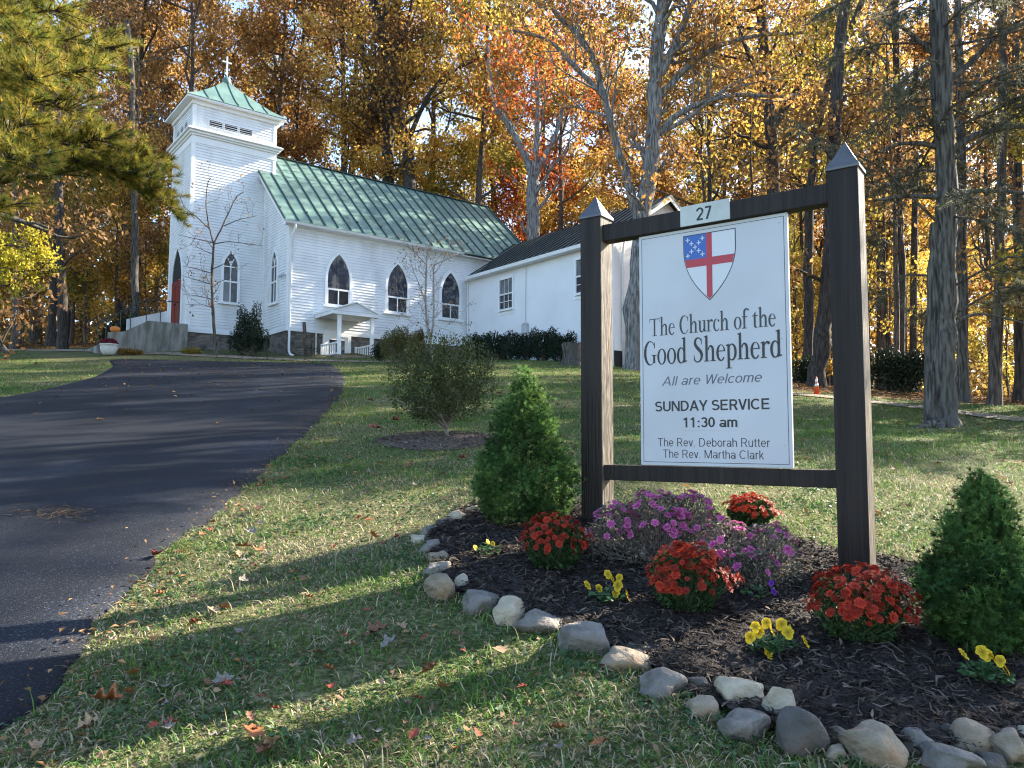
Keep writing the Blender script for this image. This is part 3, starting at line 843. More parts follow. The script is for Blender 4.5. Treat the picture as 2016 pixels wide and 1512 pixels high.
# ---- basement door under a small gabled porch
cb = CB(); cb.cbox(1.66, 2.62, .0, .03, -2.6, -.22); bd = cb.build('basement_door', M['trim'], church)
cb = CB(); cb.cbox(1.80, 2.48, .0301, .036, -.95, -.36); cb.build('pane', M['glass'], bd)
cb = CB()
cb.cbox(1.52, 1.66, -.02, .05, -2.6, -.12); cb.cbox(2.62, 2.76, -.02, .05, -2.6, -.12); cb.cbox(1.66, 2.62, -.02, .05, -.22, -.12)
cb.build('door_frame', M['trim'], bd)
cu0, cu1, cvm = 1.12, 3.16, 1.72
zc0, zcp = .58, .96
um = (cu0 + cu1) / 2
cb = CB()
cb.pr([(cu0, .03, zc0), (cu0, cvm, zc0), (um, cvm, zcp), (um, .03, zcp)][::-1], (0, 0, .05))
cb.pr([(um, .03, zcp), (um, cvm, zcp), (cu1, cvm, zc0), (cu1, .03, zc0)][::-1], (0, 0, .05))
pc = cb.build('porch_roof', M['trim'], church)
cb = CB()
cb.pr([(cu0 + .08, cvm - .06, zc0 + .02), (cu1 - .08, cvm - .06, zc0 + .02), (um, cvm - .06, zcp - .0)], (0, -.03, 0))
cb.cbox(cu0 + .02, cu1 - .02, cvm - .10, cvm - .005, zc0 - .14, zc0 + .0)
cb.cbox(cu0 + .02, cu0 + .10, .03, cvm - .101, zc0 - .14, zc0 + .0); cb.cbox(cu1 - .10, cu1 - .02, .03, cvm - .101, zc0 - .14, zc0 + .0)
cb.cbox(cu0 + .101, cu1 - .101, .03, cvm - .101, zc0 - .10, zc0 - .07)
cb.build('pediment', M['white'], pc)
for u in (1.50, 2.92):
    cb = CB(); cb.cbox(u - .06, u + .06, 1.50, 1.62, -1.45, zc0 - .14); cb.cbox(u - .08, u + .08, 1.48, 1.64, zc0 - .22, zc0 - .141); cb.build('column', M['trim'], pc)
for u in (1.45, 2.97):
    cb = CB()
    cb.cbox(u - .03, u + .03, .1, 1.49, -.68, -.62); cb.cbox(u - .025, u + .025, .1, 1.49, -1.1, -1.05)
    for v in np.arange(.16, 1.46, .19): cb.cbox(u - .02, u + .02, v - .018, v + .018, -1.049, -.681)
    cb.cbox(u - .04, u + .04, .03, .1, -1.4, -.58)
    cb.build('railing', M['trim'], pc)
cb = CB(); cb.cbox(1.3, 3.1, .03, 1.9, -1.5, -1.16); cb.build('door_step', M['gravel'], church)
# thin white standpipe and a wall lamp
cb = CB(); cb.tube([cb.P(1.18, .12, -1.4), cb.P(1.18, .12, -.02)], .025, 8); cb.build('standpipe', M['trim'], church)
cb = CB(); cb.tube([cb.P(-.02, -.62, 2.08), cb.P(-.12, -.60, 2.08), cb.P(-.15, -.4, 2.1), cb.P(-.14, -.25, 2.13)], .018, 6)
cb.lathe([(.02, 0), (.07, .02), (.06, .12), (.02, .14)], 10, cb.P(-.14, -.24, 2.05)); cb.lathe([(.02, 0), (.06, .02), (.05, .1), (.02, .11)], 10, cb.P(-.13, -.62, 2.04))
cb.build('wall_lamp', M['meter'], church)

# ---- entrance steps: stained concrete block with landing, sloping cheek, parapet and rails
M['concrete'] = pmat('stained_concrete', (0.13, 0.125, 0.105), (0.27, 0.265, 0.235), 0.9, 3.5, (1.5, 1.5, .4), bump=0.3, bscale=30, c3=(0.08, 0.082, 0.06), scale3=1.6)
steps = empty('entrance_steps', cw(-4.2, -4.2, -1.3), math.pi / 2 - CA)
tag(steps, 'stained grey concrete entrance steps with sloping cheek wall below the red door', 'steps')
class SB(CB):
    def P(s, u, v, z): return (u + 4.2, -(v + 4.2), z + 1.3)
    def cbox(s, u0, u1, v0, v1, z0, z1): return s.box(u0 + 4.2, u1 + 4.2, -(v1 + 4.2), -(v0 + 4.2), z0 + 1.3, z1 + 1.3)
sb = SB()
sb.pr([(-3.05, -2.5, -1.9), (-3.05, -2.5, .10), (-4.5, -2.5, .10), (-5.35, -2.5, -.40), (-5.85, -2.5, -.46), (-5.85, -2.5, -1.9)], (0, -.22, 0))
sb.build('cheek_wall', M['concrete'], steps)
sb = SB()
sb.cbox(-4.5, -3.05, -5.7, -2.721, -1.9, .08)
for i in range(6): sb.cbox(-4.5 - .28 * (i + 1), -4.5 - .28 * i, -5.7, -2.721, -1.9, .08 - .17 * (i + 1))
sb.build('step', M['concrete'], steps)
sb = SB(); sb.pr([(-3.05, -5.72, -1.9), (-3.05, -5.72, 1.05), (-4.6, -5.72, .55), (-4.6, -5.72, -1.9)], (0, -.1, 0)); sb.build('parapet', M['white'], steps)
M['iron'] = pmat('dark_iron', (0.015, 0.02, 0.018), (0.03, 0.035, 0.032), 0.5, 8)
for v in (-2.85, -5.55):
    sb = SB()
    sb.tube([sb.P(-3.3, v, 1.0), sb.P(-4.5, v, .98), sb.P(-6.2, v, -.1)], .022, 6)
    for u, zb, zt in ((-3.35, .08, 1.0), (-4.5, .08, .98), (-5.4, -.6, .42), (-6.15, -1.0, -.06)): sb.tube([sb.P(u, v, zb), sb.P(u, v, zt)], .018, 6)
    sb.build('handrail', M['iron'], steps)

# ------------------------------------------------------------------ sign
SB_ = 0.9392
SORG = np.array([1.4994, 4.1, 1.352])                       # lower right corner of the panel's face
sgn = empty('church_sign', (SORG[0], SORG[1], SORG[2] - .75), -(math.pi / 2 - SB_))
tag(sgn, 'white church notice board with shield emblem between two dark brown capped posts', 'sign')
ZS = .75
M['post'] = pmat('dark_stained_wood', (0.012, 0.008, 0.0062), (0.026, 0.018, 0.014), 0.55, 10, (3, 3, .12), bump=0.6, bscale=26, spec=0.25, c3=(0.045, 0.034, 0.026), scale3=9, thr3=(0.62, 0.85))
def paint_sunlit_flank(m, c1, c2, axis=0):
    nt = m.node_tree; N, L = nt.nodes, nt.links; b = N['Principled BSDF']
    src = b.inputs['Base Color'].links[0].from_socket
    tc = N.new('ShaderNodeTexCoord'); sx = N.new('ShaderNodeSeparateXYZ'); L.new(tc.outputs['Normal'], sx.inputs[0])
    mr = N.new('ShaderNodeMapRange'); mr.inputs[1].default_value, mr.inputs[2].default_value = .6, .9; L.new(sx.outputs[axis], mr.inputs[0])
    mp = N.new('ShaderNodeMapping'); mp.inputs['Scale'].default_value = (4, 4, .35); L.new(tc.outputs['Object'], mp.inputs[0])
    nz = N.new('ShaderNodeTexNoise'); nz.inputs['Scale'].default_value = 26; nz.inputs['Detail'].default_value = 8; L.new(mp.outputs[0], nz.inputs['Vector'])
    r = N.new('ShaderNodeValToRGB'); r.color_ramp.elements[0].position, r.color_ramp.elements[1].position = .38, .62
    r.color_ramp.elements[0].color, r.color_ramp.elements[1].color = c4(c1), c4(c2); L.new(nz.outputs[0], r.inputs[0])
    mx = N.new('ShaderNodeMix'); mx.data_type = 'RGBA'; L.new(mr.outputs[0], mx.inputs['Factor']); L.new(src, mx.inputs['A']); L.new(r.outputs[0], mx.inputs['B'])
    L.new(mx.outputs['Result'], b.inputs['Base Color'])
paint_sunlit_flank(M['post'], (0.035, 0.027, 0.022), (0.20, 0.165, 0.125))      # sunlight on the right flank painted into the wood colour
M['postcap'] = pmat('cap_paint', (0.05, 0.05, 0.056), (0.085, 0.086, 0.092), 0.34, 9, spec=0.6, bump=.1, bscale=30)
M['panel'] = pmat('sign_white', (0.50, 0.50, 0.515), (0.545, 0.545, 0.555), 0.4, 2.0, spec=.3, c3=(0.44, 0.44, 0.44), scale3=1.3, thr3=(.5, .85))
M['plate'] = pmat('plate_white', (0.44, 0.455, 0.42), (0.50, 0.515, 0.48), 0.5, 14)
M['ink'] = pmat('black_ink', (0.012, 0.013, 0.016), None, 0.4)
M['inkgrey'] = pmat('grey_ink', (0.085, 0.092, 0.12), None, 0.4)
M['inksoft'] = pmat('dark_grey_ink', (0.03, 0.033, 0.04), None, 0.4)
M['sblue'] = pmat('emblem_blue', (0.03, 0.11, 0.38), None, 0.4)
M['sred'] = pmat('emblem_red', (0.42, 0.03, 0.045), None, 0.4)
M['swhite'] = pmat('emblem_white', (0.60, 0.60, 0.61), None, 0.4)
M['steel'] = pmat('steel', (0.35, 0.35, 0.36), None, 0.4, metallic=0.8)
class GB(MB):
    def q(s, x0, x1, z0, z1, y): return s.add([(x0, y, z0 + ZS), (x1, y, z0 + ZS), (x1, y, z1 + ZS), (x0, y, z1 + ZS)], [(0, 1, 2, 3)])
    def poly(s, pts, y): return s.add([(x, y, z + ZS) for x, z in pts], [tuple(range(len(pts)))])
    def bx(s, x0, x1, y0, y1, z0, z1): return s.box(x0, x1, y0, y1, z0 + ZS, z1 + ZS)
for x0, zb in ((-1.284, -.80), (.225, -.95)):
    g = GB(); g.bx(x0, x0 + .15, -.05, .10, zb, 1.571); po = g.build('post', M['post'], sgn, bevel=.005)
    g = GB()
    cx_, cy_ = x0 + .075, .025
    def ringp(h, z): return [(cx_ - h, cy_ - h, z + ZS), (cx_ + h, cy_ - h, z + ZS), (cx_ + h, cy_ + h, z + ZS), (cx_ - h, cy_ + h, z + ZS)]
    vs = []
    prof_ = ((.083, 1.556), (.083, 1.572), (.055, 1.618), (.002, 1.722)) if x0 > 0 else ((.083, 1.556), (.083, 1.572), (.055, 1.616), (.002, 1.71))
    for h, z in prof_: vs += ringp(h, z)
    g.add(vs, [(3, 2, 1, 0)] + [(i * 4 + k, i * 4 + (k + 1) % 4, (i + 1) * 4 + (k + 1) % 4, (i + 1) * 4 + k) for i in range(3) for k in range(4)])
    g.build('post_cap', M['postcap'], po, bevel=.003)
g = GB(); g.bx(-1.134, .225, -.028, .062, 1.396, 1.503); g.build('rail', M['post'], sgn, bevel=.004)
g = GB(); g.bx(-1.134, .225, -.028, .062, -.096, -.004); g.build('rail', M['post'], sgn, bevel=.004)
g = GB(); g.bx(-.894, 0, 0, .022, 0, 1.3925); panel = g.build('sign_panel', M['panel'], sgn, bevel=.002)
g = GB()
w_ = .003
for (x0, x1, z0, z1) in ((-.876, -.018, .018, .018 + w_), (-.876, -.018, 1.3745 - w_, 1.3745), (-.876, -.876 + w_, .018 + w_, 1.3745 - w_), (-.018 - w_, -.018, .018 + w_, 1.3745 - w_)):
    g.q(x0, x1, z0, z1, -.0008)
g.build('border_line', M['inksoft'], panel)
g = GB()
for x in (-.85, -.045):
    for z in (.12, .70, 1.34): g.lathe([(.004, 0), (.004, .002)], 8, (x, -.001, z + ZS))
g.build('screw', M['steel'], panel)
# shield
SX0, SX1, SZ1, SZT = -.604, -.287, 1.352, .952
scx = (SX0 + SX1) / 2
def shield(ins=0.0):
    hw = (SX1 - SX0) / 2 - ins; top = SZ1 - ins; tip = SZT + ins * 1.4
    right = [(hw, top)] + [(hw * (1 - t ** 2.1), top - .09 * (1 if True else 0) - (top - .09 - tip) * t) for t in np.linspace(0, 1, 18)]
    return [(scx + x, z) for x, z in right] + [(scx - x, z) for x, z in right[::-1][1:]]
def shalf(z, ins=.006):
    pts = shield(ins); pts = [p for p in pts if p[0] >= scx - 1e-9]
    zs_ = [p[1] for p in pts][::-1]; xs_ = [p[0] for p in pts][::-1]
    return float(np.interp(z, zs_, xs_)) - scx
g = GB(); g.poly(shield(0), -.0008); g.build('emblem_outline', M['inksoft'], panel)
g = GB(); g.poly(shield(.0055), -.0014); g.build('emblem_field', M['swhite'], panel)
VX0, VX1, HZ0, HZ1 = scx - .017, scx + .017, 1.158, 1.205
top = SZ1 - .0055
g = GB()
zc = np.linspace(SZT + .01, top, 30)
g.poly([(VX0, top), (VX0, HZ1), (VX0, SZT + .028), (scx, SZT + .01), (VX1, SZT + .028), (VX1, HZ1), (VX1, top)], -.0026)
g.poly([(scx - shalf(HZ0), HZ0), (VX0, HZ0), (VX0, HZ1), (scx - shalf(HZ1), HZ1)], -.0026)
g.poly([(VX1, HZ0), (scx + shalf(HZ0), HZ0), (scx + shalf(HZ1), HZ1), (VX1, HZ1)], -.0026)
g.build('emblem_cross', M['sred'], panel)
g = GB()
lft = [(scx - shalf(z), z) for z in np.linspace(HZ1, top, 6)]
g.poly([(VX0, top), (VX0, HZ1)] + lft, -.0020); g.build('emblem_canton', M['sblue'], panel)
g = GB()
ccx, ccz = (SX0 + .006 + VX0) / 2, (HZ1 + top) / 2
for k in range(-2, 3):
    for sg in ((1, -1) if k else (1,)):
        x, z = ccx + k * .0225, ccz + sg * k * .0235
        g.q(x - .0125, x + .0125, z - .0027, z + .0027, -.0026); g.q(x - .0027, x + .0027, z - .0135, z + .0135, -.0029)
g.build('emblem_crosslets', M['swhite'], panel)

# plain sans letters drawn stroke by stroke (cap height 1, x height .73), one mesh per word
def sans_text(body, x0, x1, z0, h, y, m, parent, w=.1, shear=0.0, track=.05, name='lettering'):
    hh = w / 2; words_, ox = [[]], 0.0
    def glyph(ch, ox):
        P_ = words_[-1]
        def Pg(*p): P_.append([(ox + a + shear * b_, b_) for a, b_ in p])
        def V(x, a=0, b_=1): Pg((x - hh, a), (x + hh, a), (x + hh, b_), (x - hh, b_))
        def H(yy, a, b_): Pg((a, yy - hh * .92), (b_, yy - hh * .92), (b_, yy + hh * .92), (a, yy + hh * .92))
        def Dg(xa, ya, xb, yb):
            e = hh * math.sqrt(1 + ((xb - xa) / (yb - ya)) ** 2); Pg((xa - e, ya), (xa + e, ya), (xb + e, yb), (xb - e, yb))
        def Ar(cx, cy, rx, ry, a0, a1):
            t = np.radians(np.linspace(a0, a1, max(8, int(abs(a1 - a0) / 9))))
            o = [(cx + (rx + hh) * math.cos(q), cy + (ry + hh * .92) * math.sin(q)) for q in t]; n_ = [(cx + (rx - hh) * math.cos(q), cy + (ry - hh * .92) * math.sin(q)) for q in t]
            for k in range(len(t) - 1): Pg(o[k], o[k + 1], n_[k + 1], n_[k])
        xh = .73; X = xh / 2; rx_ = X - hh; u = hh * .92
        if ch == 'A': Dg(.07, 0, .42, 1); Dg(.77, 0, .42, 1); H(.31, .2, .64); return .84
        if ch == 'C': Ar(.42, .5, .36, .5 - u, 46, 314); return .82
        if ch == 'D': V(.11); H(1 - u, .11, .38); H(u, .11, .38); Ar(.38, .5, .34, .5 - u, -90, 90); return .84
        if ch == 'E': V(.11); H(1 - u, .11, .68); H(.52, .11, .64); H(u, .11, .70); return .76
        if ch == 'I': V(.13); return .26
        if ch == 'M': V(.1); V(.86); Dg(.48, 0, .12, 1); Dg(.48, 0, .84, 1); return .96
        if ch == 'N': V(.1); V(.72); Dg(.71, 0, .11, 1); return .82
        if ch == 'R': V(.11); H(1 - u, .11, .44); H(.47, .11, .44); Ar(.44, (1 - u + .47) / 2, .2, (1 - u - .47) / 2, -90, 90); Dg(.68, 0, .44, .47); return .78
        if ch == 'S':
            mid = .51; a = (1 - u - mid) / 2; b_ = (mid - u) / 2
            Ar(.36, mid + a, .26, a, 28, 270); Ar(.36, u + b_, .29, b_, 90, -152); return .73
        if ch == 'T': H(1 - u, .02, .72); V(.37, 0, 1 - u); return .74
        if ch == 'U': V(.11, .33, 1); V(.69, .33, 1); Ar(.40, .33, .29, .33 - u, 180, 360); return .80
        if ch == 'V': Dg(.36, 0, .06, 1); Dg(.36, 0, .66, 1); return .72
        if ch == 'W': Dg(.27, 0, .06, 1); Dg(.27, 0, .5, 1); Dg(.73, 0, .5, 1); Dg(.73, 0, .94, 1); return 1.0
        if ch == 'Y': Dg(.38, .38, .06, 1); Dg(.38, .38, .70, 1); V(.38, 0, .42); return .76
        if ch == 'a': Ar(.26, .215, .19, .215 - u, 0, 360); V(.50, 0, .52); Ar(.29, .52, .21, .21 - u, 0, 158); return .60
        if ch == 'b': V(.09); Ar(.31, X, .22, X - u, 0, 360); return .60
        if ch == 'c': Ar(.29, X, .23, X - u, 42, 318); return .54
        if ch == 'e': Ar(.30, X, .23, X - u, 0, 316); H(X, .1, .53); return .60
        if ch == 'h': V(.09); Ar(.29, .5, .2, .23 - u, 0, 180); V(.49, 0, .5); return .58
        if ch == 'k': V(.09); Dg(.13, .27, .44, xh); Dg(.48, 0, .24, .42); return .53
        if ch == 'l': V(.10); return .20
        if ch == 'm': V(.09, 0, xh); Ar(.26, .52, .17, .21 - u, 0, 180); V(.43, 0, .52); Ar(.60, .52, .17, .21 - u, 0, 180); V(.77, 0, .52); return .86
        if ch == 'o': Ar(.30, X, .23, X - u, 0, 360); return .60
        if ch == 'r': V(.09, 0, xh); Ar(.29, .46, .2, .27 - u, 78, 180); return .36
        if ch == 't': V(.16, .14, .93); H(xh - u, .02, .31); Ar(.29, .15, .13, .15 - u, 180, 275); return .33
        if ch == 'u': V(.09, .23, xh); V(.49, 0, xh); Ar(.29, .23, .2, .23 - u, 180, 360); return .58
        if ch == 'v': Dg(.26, 0, .06, xh); Dg(.26, 0, .46, xh); return .52
        if ch == '0': Ar(.29, .5, .21, .5 - u, 0, 360); return .58
        if ch == '1': V(.34); Dg(.14, .74, .32, .96); return .58
        if ch == '2': Ar(.29, .70, .21, .30 - u, -25, 172); Dg(.10, u, .48, .585); H(u, .06, .52); return .58
        if ch == '3':
            mid = .53; a = (1 - u - mid) / 2; b_ = (mid - u) / 2
            Ar(.28, mid + a, .20, a, -90, 155); Ar(.28, u + b_, .22, b_, 90, -155); return .58
        if ch == '7': H(1 - u, .06, .53); Dg(.19, 0, .48, 1 - u); return .58
        if ch == ':': Pg((.08, 0), (.08 + w, 0), (.08 + w, w), (.08, w)); Pg((.08, .5), (.08 + w, .5), (.08 + w, .5 + w), (.08, .5 + w)); return .16 + w
        if ch == '.': Pg((.08, 0), (.08 + w, 0), (.08 + w, w), (.08, w)); return .16 + w
        return .3
    for ch in body:
        if ch == ' ': words_.append([]); ox += .34; continue
        ox += glyph(ch, ox) + track
    xs_ = [p[0] for wd_ in words_ for q in wd_ for p in q]; xa, xb = min(xs_), max(xs_); o_ = None
    for wd_ in words_:
        g = GB()
        for i, q in enumerate(wd_): g.poly([(x0 + (px - xa) / (xb - xa) * (x1 - x0), z0 + pz * h) for px, pz in q], y - .000004 * i)
        o_ = g.build(name, m, parent)
    return o_
sans_text('All are Welcome', -.752, -.156, .470, .054, -.0009, M['inkgrey'], panel, .10, .20)
sans_text('SUNDAY SERVICE', -.797, -.118, .318, .060, -.0009, M['ink'], panel, .165)
sans_text('11:30 am', -.621, -.298, .222, .058, -.0019, M['ink'], panel, .165)
sans_text('The Rev. Deborah Rutter', -.783, -.120, .112, .048, -.0009, M['inksoft'], panel, .095)
sans_text('The Rev. Martha Clark', -.751, -.154, .045, .048, -.0009, M['inksoft'], panel, .095)
g = GB(); g.bx(-.625, -.292, -.0012, -.0001, .205, .292); g.build('time_strip', M['panel'], panel)

# condensed serif letters drawn stroke by stroke (cap height 1)
def serif_text(body, x0, x1, z0, h, y, m, parent):
    polys = []
    def glyph(ch, ox):
        def R(a, b_, c_, d_): polys.append([(ox + a, c_), (ox + b_, c_), (ox + b_, d_), (ox + a, d_)])
        def A(o, i, a0, a1, n=26):
            a = np.radians(np.linspace(a0, a1, n))
            po = [(ox + o[0] + o[2] * math.cos(t), o[1] + o[3] * math.sin(t)) for t in a]
            pi_ = [(ox + i[0] + i[2] * math.cos(t), i[1] + i[3] * math.sin(t)) for t in a]
            for k in range(n - 1): polys.append([po[k], po[k + 1], pi_[k + 1], pi_[k]])
        def B(cx, cy, r): polys.append([(ox + cx + r * math.cos(t), cy + r * 1.1 * math.sin(t)) for t in np.linspace(0, 2 * math.pi, 13)[:-1]])
        def Pg(*p): polys.append([(ox + a, b_) for a, b_ in p])
        def ribbon(pts):
            P = np.array([p[:2] for p in pts]); Wd = np.array([p[2] for p in pts])
            t = np.arange(len(P)); tt_ = np.linspace(0, len(P) - 1, len(P) * 5)
            # smooth with a Catmull-Rom pass
            def cr(v):
                out = []
                for q in tt_:
                    i = min(int(q), len(P) - 2); f = q - i
                    p0, p1, p2, p3 = v[max(i - 1, 0)], v[i], v[i + 1], v[min(i + 2, len(P) - 1)]
                    out.append(.5 * ((2 * p1) + (-p0 + p2) * f + (2 * p0 - 5 * p1 + 4 * p2 - p3) * f * f + (-p0 + 3 * p1 - 3 * p2 + p3) * f ** 3))
                return np.array(out)
            C = np.stack([cr(P[:, 0]), cr(P[:, 1])], -1); w = cr(Wd)
            tg = np.gradient(C, axis=0); tg /= np.linalg.norm(tg, axis=1)[:, None] + 1e-9
            nn = np.stack([-tg[:, 1], tg[:, 0]], -1) * w[:, None] / 2
            for k in range(len(C) - 1):
                polys.append([(ox + q[0], q[1]) for q in (C[k] + nn[k], C[k + 1] + nn[k + 1], C[k + 1] - nn[k + 1], C[k] - nn[k])])
        s = .11; hl = .036
        def foot(a, b_, yb=0): R(a, b_, yb, yb + hl)
        if ch == 'T':
            R(0, .70, .955, 1.0); Pg((0, .955), (.035, .955), (.02, .78), (.0, .78)); Pg((.665, .955), (.70, .955), (.70, .78), (.68, .78)); R(.295, .405, 0, .955); foot(.19, .51); return .72
        if ch == 'h':
            R(.07, .18, 0, 1.07); foot(0, .25); Pg((0, 1.01), (.07, 1.0), (.18, 1.09), (.0, 1.035)); A((.335, .43, .155, .235), (.305, .41, .075, .185), 0, 165); R(.38, .49, 0, .44); foot(.31, .56); return .575
        if ch == 'e':
            A((.225, .32, .215, .345), (.245, .335, .125, .30), 14, 322); R(.105, .435, .375, .412); return .46
        if ch == 'o':
            A((.245, .32, .235, .345), (.245, .32, .13, .305), 0, 360, 40); return .50
        if ch == 'c':
            A((.225, .32, .215, .345), (.255, .335, .14, .305), 48, 322); B(.355, .555, .055); return .43
        if ch == 'd':
            A((.215, .32, .205, .345), (.235, .32, .115, .295), 0, 360, 40); R(.335, .445, .03, 1.07); Pg((.26, 1.01), (.335, 1.0), (.445, 1.09), (.26, 1.035)); Pg((.335, .0), (.53, .06), (.53, .09), (.335, .1)); return .535
        if ch == 'p':
            R(.07, .18, -.34, .63); foot(0, .26, -.34); Pg((0, .585), (.07, .58), (.18, .68), (0, .615)); A((.29, .32, .215, .345), (.27, .32, .125, .295), 0, 360, 40); return .53
        if ch == 'u':
            R(.07, .18, .2, .655); R(.365, .475, .03, .655); A((.225, .21, .155, .225), (.26, .225, .08, .175), 180, 352); R(0, .18, .62, .655); R(.29, .475, .62, .655); Pg((.365, 0), (.55, .05), (.55, .08), (.365, .1)); return .55
        if ch == 'r':
            R(.07, .18, 0, .63); foot(0, .27); Pg((0, .585), (.07, .58), (.18, .68), (0, .615)); A((.31, .43, .15, .235), (.31, .40, .14, .185), 62, 165); B(.36, .585, .058); return .405
        if ch == 't':
            Pg((.09, .12), (.2, .12), (.2, .86), (.16, .80), (.09, .72)); R(0, .33, .605, .65); A((.215, .14, .125, .16), (.255, .15, .055, .115), 180, 305); return .35
        if ch == 'f':
            R(.09, .2, 0, .86); R(0, .33, .605, .65); foot(.0, .30); A((.27, .86, .18, .225), (.29, .83, .09, .18), 48, 180); B(.385, 1.0, .05); return .34
        if ch == 'C' or ch == 'G':
            A((.33, .5, .32, .53), (.37, .5, .225, .485), 42, 322 if ch == 'C' else 318, 36); Pg((.55, .70), (.59, .70), (.60, .98), (.565, .93))
            if ch == 'G': R(.50, .61, .06, .40); foot(.42, .68, .385); return .70
            Pg((.565, .16), (.61, .22), (.60, .25), (.55, .19)); return .65
        if ch == 'S':
            ribbon([(.42, .80, .03), (.385, .93, .05), (.27, 1.0, .05), (.15, .95, .085), (.10, .80, .115), (.15, .665, .13), (.27, .53, .14), (.39, .40, .13), (.43, .24, .115), (.37, .08, .08), (.24, .0, .05), (.11, .05, .05), (.055, .21, .03)])
            Pg((.41, .72), (.435, .72), (.43, .97), (.40, .92)); Pg((.035, .29), (.06, .29), (.075, .09), (.045, .04)); return .53
        return .27
    ox = 0
    for ch in body: ox += glyph(ch, ox) + .012
    xs_ = [p[0] for q in polys for p in q]; xa, xb = min(xs_), max(xs_)
    g = GB()
    for i, q in enumerate(polys): g.poly([(x0 + (px - xa) / (xb - xa) * (x1 - x0), z0 + pz * h) for px, pz in q], y - .000004 * i)
    return g.build('lettering', m, parent)
serif_text('The Church of the', -.828, -.074, .772, .105, -.0009, M['inksoft'], panel)
serif_text('Good Shepherd', -.867, -.043, .600, .140, -.0009, M['ink'], panel)
# number plate
g = GB(); g.bx(-.606, -.306, -.036, -.0285, 1.399, 1.519); pl = g.build('number_plate', M['plate'], sgn, bevel=.002)
sans_text('27', -.507, -.413, 1.420, .076, -.0369, M['ink'], pl, .15, name='house_number')

# ------------------------------------------------------------------ edging stones
M['stone_tan'] = pmat('tan_stone', (0.145, 0.112, 0.076), (0.33, 0.275, 0.205), 0.85, 7, bump=1.0, bscale=30, c3=(0.22, 0.125, 0.055), scale3=4.0, thr3=(0.52, 0.7))
M['stone_grey'] = pmat('grey_stone', (0.088, 0.079, 0.068), (0.235, 0.215, 0.19), 0.85, 9, bump=1.0, bscale=34, c3=(0.14, 0.105, 0.07), scale3=4.5, thr3=(0.54, 0.72))
M['stone_pale'] = pmat('pale_stone', (0.26, 0.215, 0.15), (0.48, 0.415, 0.31), 0.85, 7, bump=1.0, bscale=28, c3=(0.27, 0.175, 0.09), scale3=3.5, thr3=(0.56, 0.75))
M['stone_dark'] = pmat('dark_stone', (0.05, 0.045, 0.039), (0.115, 0.105, 0.092), 0.85, 7, bump=1.0, bscale=30, c3=(0.09, 0.055, 0.035), scale3=4.0)
import bmesh
def icosphere(sub):
    bm = bmesh.new(); bmesh.ops.create_icosphere(bm, subdivisions=sub, radius=1.0)
    V = np.array([v.co[:] for v in bm.verts]); F = np.array([[v.index for v in f.verts] for f in bm.faces]); bm.free()
    return V, F
IV, IF = icosphere(4)
def stone(px, py, wpx, hpx, mat, label, seed, lift=0.30, depth=0.85, name='edging_stone', group='stones edging the flower bed'):
    r = np.random.default_rng(seed + 100)
    P = gp(px, py + hpx * .30)
    sc_ = P[1] / FPX
    w, h = wpx * sc_ * 1.16, hpx * sc_ * 1.10
    V = IV.copy()
    for _ in range(14):
        n_ = r.normal(size=3); n_[2] *= .8; n_ /= np.linalg.norm(n_); dd_ = r.uniform(.50, .84)
        ex = np.maximum(0, V @ n_ - dd_); V -= ex[:, None] * n_[None] * .86
    f1, p1 = r.uniform(1.5, 3.0, (3, 3)), r.uniform(0, 6, 3)
    for k_ in range(3): V += .045 * np.sin(V @ f1[k_] * 1.6 + p1[k_])[:, None] * IV
    f2, p2 = r.normal(0, 7, (4, 3)), r.uniform(0, 6, 4)
    for k_ in range(4): V += .010 * np.sin(V @ f2[k_] + p2[k_])[:, None] * IV
    V /= np.abs(V).max(0)[None]
    V = V * np.array([w / 2, w / 2 * depth, h * .60])[None]
    a = r.uniform(-.35, .35); ca, sa = math.cos(a), math.sin(a)
    V = V @ np.array([[ca, sa, 0], [-sa, ca, 0], [0, 0, 1]])
    o = link(name, fast_mesh(name, V, [IF], None, True), M[mat])
    o.location = (P[0], P[1], h1(P[0], P[1]) + h * lift)
    tag(o, label, 'stone', group)
    return o
